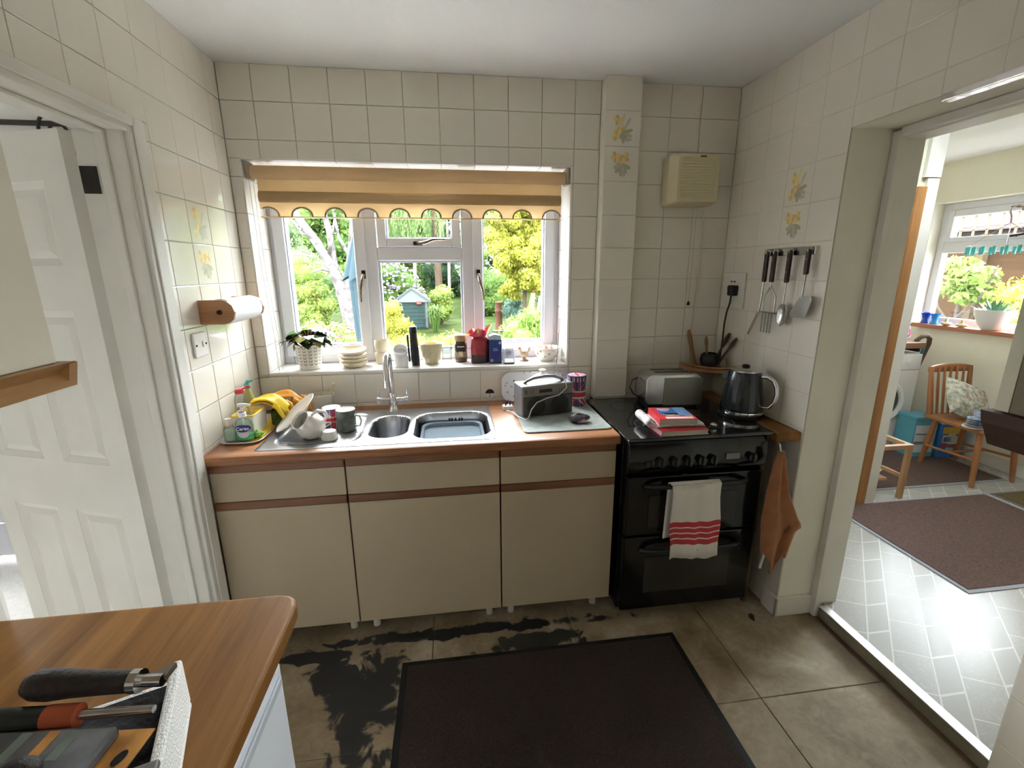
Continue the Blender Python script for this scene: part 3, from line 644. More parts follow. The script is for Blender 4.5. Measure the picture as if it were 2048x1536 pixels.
# mixer tap
tap = thing('mixer_tap', 'chrome swan-neck mixer tap with two levers behind the sink', 'tap', (0.652, -0.118, 0.903))
MB().lathe([(0.026, 0), (0.026, .006), (0.021, .012), (0.019, .04), (0.019, .085), (0.015, .095)], 20).build('body', m_chrome, tap, smooth=True)
pts = [(0, 0, .08), (-.002, 0, .14), (-.003, 0, .20), (-.003, -.004, .25), (-.004, -.022, .282), (-.006, -.052, .296), (-.008, -.085, .285), (-.010, -.105, .255), (-.011, -.110, .215), (-.011, -.110, .165)]
MB().tube(pts, [.012] * 8 + [.0125, .0125], 14).build('spout', m_chrome, tap, smooth=True)
MB().cyl((-.011, -.110, .172), (-.011, -.110, .150), .0145, n=16).build('aerator', m_chrome, tap, smooth=True)
for s in (-1, 1):
    MB().cyl((s * .012, 0, .058), (s * .072, 0, .058), .012, n=16).build('valve', m_chrome, tap, smooth=True)
    MB().cyl((s * .058, 0, .058), (s * .074, 0, .058), .0165, n=18).build('collar', m_chrome, tap, smooth=True)
    MB().tube([(s * .066, 0, .068), (s * .066, -.002, .11)], .0035, 8).build('lever', m_chrome, tap, smooth=True)
# ------------------------------------------------------------------ cooker
ck = thing('cooker', 'black freestanding double oven cooker with ceramic hob', 'cooker', (1.655, 0, 0)); CW = 0.625
m_ov = M('oven_glass', (0.006, 0.006, 0.007), 0.08, coat=0.4); m_knob = M('knob_black', (0.02, 0.02, 0.021), 0.3)
MB().box(0.0, CW, -0.60, -0.06, 0.06, 0.895).build('body', m_blackgloss, ck, bevel=0.004)
MB().box(0.03, CW - 0.03, -0.55, -0.08, 0.0, 0.06).build('plinth', m_black, ck)
MB().box(-0.012, CW + 0.005, -0.685, -0.085, 0.897, 0.912).build('hob', M('hob_glass', (0.006, 0.006, 0.007), 0.10, coat=0.4, bump=0.0), ck, bevel=0.003)
MB().tube([(-0.012, -0.686, 0.908), (-0.012, -0.45, 0.908)], 0.003, 6).build('edge_trim', m_chrome, ck, smooth=True)
for x, y, r in ((0.16, -0.52, .075), (0.45, -0.52, .09), (0.16, -0.25, .09), (0.45, -0.25, .075)):
    b = MB(); n = 40
    b.add([(x + rr * math.cos(2 * math.pi * i / n), y + rr * math.sin(2 * math.pi * i / n), 0.9123) for rr in (r, r - .003) for i in range(n)], [(i, (i + 1) % n, n + (i + 1) % n, n + i) for i in range(n)])
    b.build('cooking_zone', M('zone_ring', (0.05, 0.05, 0.05), 0.3), ck)
b = MB(); b.prism([(-0.60, 0.735), (-0.645, 0.735), (-0.668, 0.76), (-0.676, 0.80), (-0.672, 0.85), (-0.655, 0.885), (-0.60, 0.896)], 0.003, CW - 0.003, axis=0)
cp = b.build('control_panel', m_blackgloss, ck, smooth=True, bevel=0.003)
for x in (0.138, 0.198, 0.258, 0.316, 0.370, 0.545):
    k = MB().cyl((x, -0.674, 0.80), (x, -0.694, 0.802), 0.021, 0.018, 20).build('knob', m_knob, ck, smooth=True)
    MB().box(x - .0045, x + .0045, -0.704, -0.693, 0.784, 0.82).build('grip', m_knob, k, bevel=0.002)
for i in range(4): MB().box(0.072 + i * .010, 0.078 + i * .010, -0.6805, -0.672, 0.785, 0.806).build('button', m_knob, ck)
MB().box(0.428, 0.490, -0.6795, -0.672, 0.796, 0.822).build('clock_display', M('grey_display', (0.16, 0.15, 0.145), 0.25), ck)
for z0, z1, zh, w0, w1 in ((0.452, 0.728, 0.690, 0.49, 0.64), (0.075, 0.443, 0.385, 0.16, 0.34)):
    d = MB().box(0.004, CW - 0.004, -0.662, -0.602, z0, z1).build('oven_door', m_blackgloss, ck, bevel=0.006)
    MB().box(0.105, CW - 0.115, -0.6645, -0.6615, w0, w1).build('oven_window', M('window_tint', (0.028, 0.026, 0.022), 0.12), d, bevel=0.001)
    pts = [(0.08, -0.662, zh - .006), (0.11, -0.690, zh + .004), (0.16, -0.702, zh + .008), (0.31, -0.706, zh + .010), (0.46, -0.702, zh + .008), (0.515, -0.690, zh + .004), (0.545, -0.662, zh - .006)]
    MB().tube(pts, [.010, .011, .011, .011, .011, .011, .010], 10).build('door_handle', m_black, d, smooth=True)

fw = MB().box(2.292, W - 0.001, -0.700, -0.002, 0.868, 0.908).build('worktop_filler', m_worktop_y, bevel=0.005); tag(fw, 'narrow wooden worktop strip between the cooker and the wall', 'worktop')
MB().box(2.312, 2.330, -0.60, -0.02, 0.0, 0.867).build('support_panel', M('filler_panel', (0.11, 0.055, 0.025), 0.7), fw)

# tea towel over the oven handle
tt = thing('tea_towel', 'white tea towel with red stripes hung over the oven handle', 'towel', (1.94, -0.706, 0.702))
m_tw = M('towel_white', (0.74, 0.70, 0.64), 0.95, bump=0.3, bscale=500); m_tr = M('towel_red', (0.52, 0.05, 0.055), 0.95, bump=0.3, bscale=500)
ZT_ = [0.0, -.03, -.07, -.12, -.165, -.172, -.196, -.2015, -.222, -.2275, -.248, -.2535, -.278, -.31, -.345]
ISR = [0, 0, 0, 0, 0, 1, 0, 1, 0, 1, 0, 1, 0, 0]
b = MB(); nx = 18; vs = []
for k, z in enumerate(ZT_):
    for i in range(nx + 1):
        u = i / nx; t = -z / .345; x = -0.108 + .216 * u + t * .012 + .004 * math.sin(9 * t + u * 3)
        y = -0.013 - .006 * t + .008 * t * math.sin(u * 11 + 1) + .003 * math.sin(u * 23)
        vs.append((x, y, 0.010 + z + .010 * t * math.sin(u * 7) - .02 * t * u * 0 - .006 * t * (1 - u)))
fs = []
for k in range(len(ZT_) - 1):
    for i in range(nx): b_i = k * (nx + 1) + i; fs.append((b_i, b_i + nx + 1, b_i + nx + 2, b_i + 1))
b.add(vs, fs); b.mi = [ISR[k] if ISR[k] else 0 for k in range(len(ZT_) - 1) for i in range(nx)]
b.build('front_flap', [m_tw, m_tr], tt, smooth=True, solid=0.003, angle=3)
b = MB(); b.grid(lambda u, v: (-0.114 + .22 * u - .006 * v, (0.014 * math.cos(math.pi * (1 - v / .12)) if v < .12 else 0.014 + .006 * math.sin(u * 9) * v), 0.012 + (.006 * math.sin(math.pi * v / .12) if v < .12 else -.30 * (v - .12))), 14, 16)
b.build('back_flap', m_tw, tt, smooth=True, solid=0.003, angle=3)
# orange towel hanging beside the cooker
ot = thing('hand_towel', 'rust orange towel hanging from a hook beside the cooker', 'towel', (2.335, -0.735, 0.0))
m_or = M('rust_terry', (0.42, 0.17, 0.07), 0.98, var=0.12, vscale=20, bump=0.6, bscale=300, sheen=0.2)
def lerp_t(tab, v):
    for (a, p), (c, q) in zip(tab, tab[1:]):
        if v <= c: return p + (q - p) * (v - a) / (c - a)
    return tab[-1][1]
XL = ((0, -.060), (.15, -.070), (.4, -.080), (.7, -.084), (1, -.070)); XR = ((0, -.040), (.15, -.022), (.4, .012), (.62, .068), (.70, .096), (.74, .066), (1, .040))
ZB = ((0, .375), (.25, .330), (.45, .262), (.6, .270), (.8, .360), (1, .330))
def otf(u, v):
    z = .845 - v * (.845 - lerp_t(ZB, u)); x = lerp_t(XL, v) + u * (lerp_t(XR, v) - lerp_t(XL, v))
    return (x, -.004 + .016 * min(1, .35 + v) * math.sin(u * 10.5 + 1.2 * v + .8) - .010 * math.sin(u * 3.1), z + .006 * math.sin(9 * u) * v)
MB().grid(otf, 44, 34).build('drape', m_or, ot, smooth=True, angle=3, solid=.008)
MB().tube([(-.045, .034, .872), (-.045, .012, .868), (-.048, .0, .846), (-.050, -.012, .838), (-.050, -.018, .850)], .004, 6).build('hook', m_steel, ot, smooth=True)
b = MB(); b.tube([(-.055, .0, .36), (-.068, .0, .29)], .006, 6); b.build('care_label', m_tw, ot)

# ------------------------------------------------------------------ things on the hob and filler
ts = thing('toaster', 'brushed steel toaster at the back of the black hob', 'toaster', (1.885, -0.285, 0.9125), rz=-0.06)
b = MB(); TW, TD, TH = 0.285, 0.165, 0.168
prof = rrect(0, TW, 0, TH, .045, 6); prof = [(x, max(z, .012)) for x, z in prof]
b.prism(prof, 0.0, TD, axis=1); b.build('shell', m_steel, ts, smooth=True, bevel=0.006, angle=0.5)
MB().box(0.09, 0.285, -0.004, 0.0, 0.012, 0.150).build('front_plate', M('toaster_plate', (0.24, 0.23, 0.20), 0.35, 0.6), ts, bevel=0.003)
for y in (.045, .10): MB().box(0.06, 0.23, y, y + .028, TH - 0.002, TH + .001).build('slot', m_black, ts)
MB().box(0.015, TW - .015, 0.012, TD - .012, 0, 0.012).build('base', m_black, ts)
MB().box(TW, TW + .016, .065, .10, .10, .118).build('lever', m_black, ts, bevel=.003)
MB().tube([(0.0, .10, .03), (-.03, .09, .05), (-.055, .08, .09), (-.04, .09, .125), (-.005, .11, .13)], .0035, 6).build('cord', m_black, ts, smooth=True)

kt = thing('kettle', 'dark grey electric kettle with chrome handle beside the wall', 'kettle', (2.280, -0.458, 0.9125)); kt.scale = (1.12, 1.12, 0.95)
MB().lathe([(0.082, 0), (0.086, .004), (0.086, .016), (0.080, .022)], 32).build('power_base', m_black, kt, smooth=True)
MB().lathe([(0.080, .0225), (0.083, .032), (0.081, .05), (0.077, .11), (0.070, .17), (0.063, .215), (0.060, .226)], 36).build('body', M('kettle_grey', (0.018, 0.022, 0.03), 0.16, 0.3, coat=0.5), kt, smooth=True)
MB().lathe([(0.0835, .022), (0.0842, .030), (0.0835, .036)], 36, cap0=False, cap1=False).build('chrome_ring', m_chrome, kt, smooth=True)
MB().lathe([(0.0605, .2262), (0.061, .232), (0.054, .238), (0.03, .242), (0.012, .243)], 32).build('lid', m_steel, kt, smooth=True)
MB().lathe([(0.014, .243), (0.016, .250), (0.010, .256)], 16).build('lid_knob', m_black, kt, smooth=True)
hd = Vector((0.62, -0.78, 0))
pp = [(0.062, .205), (0.085, .208), (0.108, .195), (0.122, .165), (0.126, .13), (0.120, .09), (0.104, .062), (0.078, .058)]
MB().tube([tuple(hd * r + Vector((0, 0, z))) for r, z in pp], [.008, .009, .0095, .0095, .0095, .009, .008, .007], 10).build('handle', m_chrome, kt, smooth=True)
MB().prism([(-.012, 0), (.012, 0), (.008, .02), (-.008, .02)], .185, .222).build('spout', M('kettle_grey', (0.018, 0.022, 0.03), 0.16), kt, loc=(-.066 * .8, .066 * .5, 0), rot=(0, 0, 1.0))

# books on the front of the hob
m_pg = M('page_edges', (0.46, 0.42, 0.35), 0.9, var=0.1, vscale=400, stretch=(.02, .02, 1)); m_rd = M('cover_red', (0.62, 0.035, 0.05), 0.35); m_bl = M('cover_blue', (0.04, 0.16, 0.42), 0.35)
m_wp = M('white_paper', (0.82, 0.81, 0.80), 0.6); m_lb = M('cover_light_blue', (0.16, 0.34, 0.66), 0.35); m_pr = M('printed_paper', (0.55, 0.53, 0.52), 0.5, var=0.5, vscale=30)
def paperback(name, label, loc, rz, w, d, h, face):
    t = thing(name, label, 'book', loc, rz=rz, group='books on the hob')
    MB().box(.003, w, .003, d - .002, .0015, h - .0015).build('pages', m_pg, t)
    b = MB(); b.box(0, w + .002, 0, d, 0, .0012, 1); b.box(0, w + .002, 0, d, h - .0012, h, 0); b.box(-.0012, .0, 0, d, 0, h, 0); b.build('cover', [m_rd, m_wp], t)
    return t
bk1 = paperback('travel_book', 'thick closed paperback with red border at the bottom of the pile on the hob', (1.790, -0.672, 0.9125), 0.00, 0.205, 0.135, 0.020, 0)
bk1c = bk1
mg = thing('magazine', 'magazine with its front half rolled back, in the pile on the hob', 'magazine', (1.745, -0.625, 0.933), rz=-0.05)
def mgf(u, v):
    s = u
    if s < .3:
        a = math.pi * 1.45 * (1 - s / .3); r = .017
        return (.020 - r * math.sin(a) * 1.0, v * .15, r - r * math.cos(a) + .001)
    return (.020 + (s - .3) / .7 * .235, v * .15, .001 + .004 * math.sin((s - .3) * 4))
MB().grid(mgf, 40, 6).build('pages', m_pr, mg, smooth=True, solid=0.003, angle=3)
MB().box(.055, .25, .004, .152, .0055, .0125).build('inner_pages', m_wp, mg)
bk2 = paperback('travel_book', 'thick travel paperback with red and blue cover on top of the pile on the hob', (1.800, -0.630, 0.9465), -0.12, 0.155, 0.165, 0.026, 0)
zt = 0.0262
for nm, x0, x1, y0, y1, mt in (('cover_sky', .025, .100, .060, .150, m_bl), ('cover_sea', .102, .153, .050, .163, m_lb), ('cover_white_panel', .030, .145, .006, .030, m_wp), ('cover_photo', .040, .098, .040, .078, M('cover_sand', (0.45, 0.36, 0.27), 0.4, var=.4, vscale=60)), ('cover_orange', .118, .150, .034, .049, M('cover_orange', (0.75, 0.38, 0.08), 0.4))):
    MB().box(x0, x1, y0, y1, zt - .0001, zt + .0003).build(nm, mt, bk2)
for row, (y, h, ws) in enumerate(((.130, .015, (.012, .010, .011, .012, .011)), (.110, .011, (.009, .010, .008, .010)))):
    x = .030 + .006 * row
    for w in ws:
        MB().box(x, x + w - .003, y, y + h, zt, zt + .0007).build('title_lettering', m_wp, bk2); x += w
sm = thing('burner_cap', 'small chrome item on the right of the hob', 'cap', (2.06, -0.60, 0.9125)); MB().lathe([(.014, 0), (.016, .004), (.016, .014), (.010, .020), (.004, .022)], 18).build('body', m_chrome, sm, smooth=True); MB().lathe([(.018, 0), (.018, .003)], 18).build('rim', m_black, sm)

# ------------------------------------------------------------------ worktop right of the sink
bd = tag(MB().prism(rrect(1.243, 1.632, -0.530, -0.165, .025), 0.9025, 0.9085).build('glass_board', M('frosted_glass_board', (0.42, 0.47, 0.45), 0.25, var=0.12, vscale=30, coat=0.4), bevel=0.002), 'grey-green glass worktop saver under the radio', 'board')
rd = thing('radio', 'silver portable radio with twin speakers on the glass board', 'radio', (1.262, -0.345, 0.9095), rz=0.215)
m_sil = M('radio_silver_shaded', (0.26, 0.27, 0.285), 0.35, 0.5); m_grl = M('speaker_grille', (0.035, 0.035, 0.038), 0.7, bump=0.6, bscale=700); m_rdk = M('radio_front_shaded', (0.085, 0.085, 0.088), 0.4, 0.4)  # case and front colours darkened to stand for backlit shade
RW, RD_, RH = 0.262, 0.115, 0.150
MB().box(0, RW, .004, RD_, .004, RH).build('case', m_sil, rd, bevel=0.006)
MB().box(.004, RW - .004, -.002, .006, .006, .098).build('front_grille', m_rdk, rd, bevel=0.003)
for x in (.070, RW - .072): MB().lathe([(.044, 0), (.046, .002), (.044, .004), (.010, .0035), (.002, .005)], 32).build('speaker', m_grl, rd, smooth=True, loc=(x, -.002, .052), rot=(H90, 0, 0))
MB().box(.006, RW - .006, .000, .006, .102, .143).build('control_strip', M('control_silver_shaded', (0.20, 0.19, 0.165), 0.4, 0.5), rd, bevel=0.002)  # strip colour darkened too, as the front is backlit
MB().box(.085, .150, -.001, .004, .114, .130).build('display', m_black, rd)
for x in (.04, .052, .184, .198, .212, .226): MB().box(x, x + .004, -.001, .004, .112, .132).build('button', M('button_dark', (0.1, 0.1, 0.09), .5), rd)
MB().lathe([(.008, 0), (.008, .006)], 14).build('dial', M('button_dark', (0.1, 0.1, 0.09), .5), rd, loc=(.020, .001, .121), rot=(H90, 0, 0))
hp_ = [(.03, .06, RH), (.045, .055, RH + .012), (.08, .05, RH + .026), (.13, .048, RH + .031), (.18, .05, RH + .027), (.215, .055, RH + .014), (.235, .06, RH)]
MB().tube(hp_, [.007, .008, .008, .008, .008, .008, .007], 8).build('carry_handle', m_sil, rd, smooth=True)
MB().tube([(.212, .10, RH - .01), (.232, .118, RH + .15), (.247, .13, RH + .285)], [.0028, .0022, .0014], 8).build('aerial', m_chrome, rd, smooth=True)
MB().ball((.247, .13, RH + .286), .003).build('aerial_tip', m_chrome, rd)
MB().tube([(.24, .118, .04), (.26, .10, .10), (.225, .07, RH + .028), (.19, .045, RH + .030), (.224, .02, RH + .018), (.222, -.008, .13), (.18, -.012, .098), (.12, -.014, .090), (.065, -.018, .075), (.035, -.024, .045), (.02, -.032, .012), (.005, -.035, .003), (-.012, .02, .003), (-.01, .10, .002), (-.03, .14, .0)], .0028, 8).build('mains_cable', M('cable_white', (0.70, 0.68, 0.66), 0.4), rd, smooth=True)
pl = thing('mains_plug', 'white three-pin plug lying on the worktop by the radio', 'plug', (1.215, -0.165, 0.9025), rz=0.1)
MB().prism(rrect(-.024, .024, -.022, .022, .008), 0, .020).build('body', M('plug_white', (0.78, 0.76, 0.72), 0.4), pl, bevel=.003)
for x, y in ((0, .012), (-.011, -.008), (.011, -.008)): MB().box(x - .003, x + .003, y - .0015, y + .0015, .02, .038).build('pin', m_darkmetal, pl)
cb = thing('chopping_board', 'white chopping board with navy and pink dots leaning behind the radio', 'board', (1.385, -0.050, 0.906), rot=(-0.17, 0, 0))
def dots_material():
    m = bpy.data.materials.new('dotted_print'); m.use_nodes = True; N, L = nodes_of(m); b = N['Principled BSDF']; tc = N.new('ShaderNodeTexCoord')
    mp = N.new('ShaderNodeMapping'); mp.inputs['Scale'].default_value = (42, 0.001, 42); L.new(tc.outputs['Object'], mp.inputs[0])
    v = N.new('ShaderNodeTexVoronoi'); v.inputs['Scale'].default_value = 1.0; v.inputs['Randomness'].default_value = 0.65; L.new(mp.outputs[0], v.inputs['Vector'])
    lt = N.new('ShaderNodeMath'); lt.operation = 'LESS_THAN'; lt.inputs[1].default_value = 0.24; L.new(v.outputs['Distance'], lt.inputs[0])
    rp = N.new('ShaderNodeValToRGB'); rp.color_ramp.interpolation = 'CONSTANT'; e = rp.color_ramp.elements; e[0].color = (0.10, 0.10, 0.20, 1); e[1].position = .4; e[1].color = (0.45, 0.40, 0.42, 1); k = e.new(.7); k.color = (0.22, 0.22, 0.38, 1)
    sx = N.new('ShaderNodeSeparateColor'); L.new(v.outputs['Color'], sx.inputs[0]); L.new(sx.outputs[0], rp.inputs[0])
    mx = N.new('ShaderNodeMixRGB'); mx.inputs[1].default_value = (0.66, 0.65, 0.68, 1); L.new(lt.outputs[0], mx.inputs[0]); L.new(rp.outputs[0], mx.inputs[2]); L.new(mx.outputs[0], b.inputs['Base Color']); b.inputs['Roughness'].default_value = 0.3
    return m
MB().prism([(x, z) for x, z in rrect(-.185, .190, 0.0, .155, .05, 6)], 0, .006, axis=1).build('panel', dots_material(), cb, bevel=.0015)
pot = thing('lidded_pot', 'white ceramic pot with knobbed lid behind the radio', 'pot', (1.398, -0.130, 0.9025))
MB().lathe([(.050, 0), (.058, .01), (.062, .05), (.062, .12), (.060, .135)], 28).build('body', M('white_glaze', (0.80, 0.77, 0.72), 0.15), pot, smooth=True)
MB().lathe([(.063, .1352), (.060, .145), (.040, .160), (.018, .170), (.010, .176), (.014, .184), (.019, .189), (.012, .192)], 28).build('lid', MATS['white_glaze'], pot, smooth=True)
def flag_on(parent, R, H0, cz, mir=1, a0=-H90, half_w=None):
    """union flag wrapped on a cylinder: s along the circumference, z height"""
    hw = half_w or R * math.pi / 2 * .96; hh = H0 / 2
    mw, mr = M('flag_white', (0.74, 0.68, 0.68), 0.35), M('flag_red', (0.50, 0.035, 0.05), 0.35)
    def strip(p, q, w, rr, mt, nm, n=14):
        b = MB(); d = Vector((q[0] - p[0], q[1] - p[1])).normalized(); nv = Vector((-d.y, d.x)) * w / 2
        vs = []
        for i in range(n + 1):
            t = i / n; c = Vector(p).lerp(Vector(q), t)
            for s in (1, -1):
                e = c + nv * s; e.x = max(-hw, min(hw, e.x)); e.y = max(-hh, min(hh, e.y)); a = a0 + e.x / R
                vs.append(((R + rr) * math.cos(a), (R + rr) * math.sin(a), cz + e.y))
        b.add(vs, [(2 * i, 2 * i + 1, 2 * i + 3, 2 * i + 2) for i in range(n)]); b.build(nm, mt, parent, smooth=True)
    k = min(hw, hh)
    for s in (1, -1):
        strip((-hw, -hh * s), (hw, hh * s), k * .40, .0003, mw, 'flag_saltire', 20); strip((-hw, -hh * s), (hw, hh * s), k * .14, .0005, mr, 'flag_saltire', 20)
    strip((0, -hh), (0, hh), k * .62, .0007, mw, 'flag_cross', 4); strip((-hw, 0), (hw, 0), k * .62, .0007, mw, 'flag_cross', 16)
    strip((0, -hh), (0, hh), k * .36, .0010, mr, 'flag_cross', 4); strip((-hw, 0), (hw, 0), k * .36, .0010, mr, 'flag_cross', 16)
m_navy = M('flag_navy', (0.055, 0.06, 0.20), 0.35)
tn = thing('flag_tin', 'tall round tin printed with the union flag beside the radio', 'tin', (1.572, -0.150, 0.9025))
MB().lathe([(.046, 0), (.047, .002), (.047, .132)], 36).build('body', m_navy, tn, smooth=True)
tlid = MB().lathe([(.049, .1322), (.049, .155), (.047, .160), (.043, .161)], 36).build('lid', m_navy, tn, smooth=True)
flag_on(tn, .047, .130, .066, a0=-H90 - .25)
def lid_strip(a, w, mt, zz, nm='lid_stripe'):
    c, s = math.cos(a), math.sin(a); b = MB(); L_ = .0425
    pts = [(-L_, -w), (L_, -w), (L_, w), (-L_, w)]; b.poly([(x * c - y * s, x * s + y * c, zz) for x, y in pts]); b.build(nm, mt, tlid)
    for sg in (1, -1):
        b = MB(); vs = []
        for i in range(5):
            t = -w + 2 * w * i / 4; aa = a + (0 if sg > 0 else math.pi) + t / .049
            vs += [(.0494 * math.cos(aa), .0494 * math.sin(aa), .133), (.0494 * math.cos(aa), .0494 * math.sin(aa), .155), ]
        b.add(vs, [(2 * i, 2 * i + 2, 2 * i + 3, 2 * i + 1) for i in range(4)]); b.build(nm, mt, tlid)
for a in (.45, 1.0, 2.1, 2.65): lid_strip(a, .006, MATS['flag_white'], .1613); lid_strip(a, .0022, MATS['flag_red'], .1615)
for a in (0.03, 1.55): lid_strip(a, .010, MATS['flag_white'], .1617); lid_strip(a, .006, MATS['flag_red'], .1619)
pk = thing('crumpled_pouch', 'small dark crumpled pouch on the glass board in front of the radio', 'pouch', (1.505, -0.425, 0.9085), rz=-0.2)
def pkf(u, v):
    a = 2 * math.pi * u; ph = -H90 + math.pi * v; r = 1 + .18 * math.sin(3 * a + 2 * v) + .1 * math.sin(7 * a)
    return (.046 * r * math.cos(ph) * math.cos(a), .030 * r * math.cos(ph) * math.sin(a), .018 + .018 * math.sin(ph) * (1 + .25 * math.sin(2 * a)))
MB().grid(pkf, 24, 12).build('pouch', M('pouch_cloth', (0.09, 0.08, 0.10), 0.5, var=0.5, vscale=70), pk, smooth=True, angle=3)
MB().box(-.005, .035, -.030, -.008, .022, .026).build('flap', M('pouch_pink', (0.28, 0.16, 0.20), 0.4, var=.5, vscale=80), pk, rot=(.5, 0, 0))
sk = thing('round_sticker', 'round black and white umbrella sticker on the tiles right of the sink', 'sticker', (1.141, -0.0008, 0.943))
n = 28; MB().prism([(.026 * math.cos(2 * math.pi * i / n), .026 * math.sin(2 * math.pi * i / n)) for i in range(n)], -.0012, 0, axis=1).build('disc', M('sticker_white', (0.78, 0.76, 0.73), .4), sk)
b = MB(); b.poly([(.0235 * math.cos(math.pi * i / 14), -.0016, .0235 * math.sin(math.pi * i / 14)) for i in range(15)]); b.build('umbrella_top', m_black, sk)
MB().tube([(0, -.0016, .002), (0, -.0016, -.016), (-.003, -.0016, -.0195), (-.006, -.0016, -.017)], .0014, 6).build('umbrella_handle', m_black, sk)
# ------------------------------------------------------------------ things on the window sill
m_cream = M('cream_glaze', (0.66, 0.57, 0.42), 0.3, var=0.05, vscale=20); m_wg = M('white_glaze', (0.80, 0.77, 0.72), 0.15)
ZSI = WZ0 + 0.0005
pp_ = thing('potted_plant', 'leafy begonia in a white pot with black leaf pattern on the sill', 'plant', (0.225, 0.085, ZSI))
MB().lathe([(.050, 0), (.053, .004), (.064, .12), (.066, .128), (.061, .128), (.058, .11)], 30, cap1=False).build('pot', m_wg, pp_, smooth=True)
MB().lathe([(.058, .108), (.002, .112)], 20, cap1=True, cap0=False).build('soil', M('potting_soil', (0.03, 0.02, 0.015), 0.95), pp_)
m_pat = M('pattern_grey', (0.10, 0.11, 0.11), 0.4)
for c in range(14):
    a = 2 * math.pi * c / 14 + .1
    b = MB()
    for r in range(6):
        z = .026 + r * .0165
        for s in (1, -1):
            R_ = .0535 + .0105 * z / .12 + .0008; pts = []
            for du, dz in ((0, -.003), (.007, .003), (.0085, .009), (.003, .005)): aa = a + s * du / R_; pts.append((R_ * math.cos(aa), R_ * math.sin(aa), z + dz))
            b.poly(pts if s > 0 else pts[::-1])
    b.build('leaf_pattern', m_pat, pp_)
def leaf(par, base, tip, w, mat, droop=.3, nm='leaf', cup=.25):
    B, Tp = Vector(base), Vector(tip); d = Tp - B; L_ = d.length; d.normalize(); side = d.cross(Vector((0, 0, 1))); side = side.normalized() if side.length > 1e-3 else Vector((1, 0, 0)); nn = side.cross(d)
    b = MB(); vs = []; K = 7
    for i in range(K):
        t = i / (K - 1); ww = w * (math.sin(math.pi * (t ** .75)) * .98 + .03) * (1 - .1 * t)
        c = B + d * L_ * t + nn * (-droop * L_ * t * t + droop * L_ * .35 * t)
        vs += [tuple(c - side * ww + nn * cup * ww), tuple(c), tuple(c + side * ww + nn * cup * ww)]
    fs = []
    for i in range(K - 1): fs += [(3 * i, 3 * i + 1, 3 * i + 4, 3 * i + 3), (3 * i + 1, 3 * i + 2, 3 * i + 5, 3 * i + 4)]
    return b.add(vs, fs).build(nm, mat, par, smooth=True, angle=3)
m_lf = M('begonia_leaf', (0.05, 0.10, 0.025), 0.22, var=.4, vscale=30); m_lf2 = M('begonia_leaf_light', (0.16, 0.24, 0.05), 0.3, var=.4, vscale=30, col2=(0.35, 0.27, 0.09))
rl = random.Random(4)
for i in range(64):
    a = rl.uniform(0, 2 * math.pi); r = .085 * math.sqrt(rl.uniform(.02, 1)); z = .135 + rl.uniform(.0, .075) * (1 - .5 * r / .085)
    base = (r * math.cos(a), r * math.sin(a) * .8, z); L_ = rl.uniform(.050, .080); a2 = a + rl.uniform(-.9, .9)
    tip = (base[0] + L_ * math.cos(a2), base[1] + L_ * math.sin(a2) * .8, z + rl.uniform(-.040, .005))
    leaf(pp_, base, tip, L_ * .56, m_lf2 if rl.random() < .38 else m_lf, rl.uniform(.1, .5))
    if i % 2 == 0: MB().tube([(base[0] * .25, base[1] * .25, .11), (base[0] * .7, base[1] * .7, z * .6 + .06), base], .0022, 5).build('stem', M('stem_red', (0.30, 0.10, 0.07), 0.5), pp_, smooth=True)
prn = thing
for i, lb in enumerate(('lowest of the stacked cream dishes on the sill', 'second from the bottom of the stacked cream dishes on the sill', 'third from the bottom of the stacked cream dishes on the sill', 'topmost tilted cream dish of the stack on the sill')):
    d = MB().lathe([(.048, 0), (.052, .002), (.068, .020), (.071, .030), (.068, .031), (.062, .020), (.046, .007), (.002, .006)], 36, cap1=True)
    o = d.build('cream_dish', m_cream, smooth=True, loc=(0.437, 0.100, ZSI + .0185 * i), rot=((.12, .0, .0) if i == 3 else (0, 0, 0)))
    if i == 3: o.location.z += .008
    tag(o, lb, 'dish', 'stacked cream dishes')
for i, lb in enumerate(('lower of two stacked cream beakers on the sill', 'upper of two stacked cream beakers on the sill')):
    o = MB().lathe([(.030, 0), (.033, .003), (.038, .022), (.041, .040), (.0405, .056), (.036, .066), (.0345, .066), (.038, .052), (.037, .03), (.03, .006), (.002, .005)], 30, cap1=True).build('cream_beaker', m_cream, smooth=True, loc=(0.577, 0.165, ZSI + .0625 * i))
    tag(o, lb, 'beaker', 'stacked cream beakers')
m_cg = clear_glass('drinking_glass', (0.95, 0.97, 0.975), 1.3, 0.03, 0.4)
gl1 = tag(MB().lathe([(.030, 0), (.031, .004), (.034, .125), (.0325, .125), (.029, .012), (.002, .012)], 28, cap1=True).build('tumbler', m_cg, smooth=True, loc=(0.668, 0.160, ZSI)), 'plain straight glass tumbler behind the white ramekin on the sill', 'glass')
wc = tag(MB().lathe([(.036, 0), (.037, .003), (.037, .060), (.034, .060), (.033, .010), (.002, .008)], 30, cap1=True).build('white_pot', M('white_bowl', (0.80, 0.79, 0.78), .3), smooth=True, loc=(0.684, 0.062, ZSI)), 'white straight-sided ramekin on the sill behind the tap', 'ramekin')
wc2 = tag(MB().lathe([(.036, -.010), (.037, 0), (.037, .022), (.034, .022), (.030, -.006), (.002, -.008)], 30, cap1=True).build('white_pot', MATS['white_bowl'], smooth=True, loc=(0.682, 0.070, ZSI + .075), rot=(.65, .1, 0)), 'tilted white dish resting on the white ramekin on the sill', 'dish')
pm = thing('pepper_mill', 'tall black cylinder mill with side clip on the sill', 'mill', (0.757, 0.085, ZSI), rot=(0, -.03, 0))
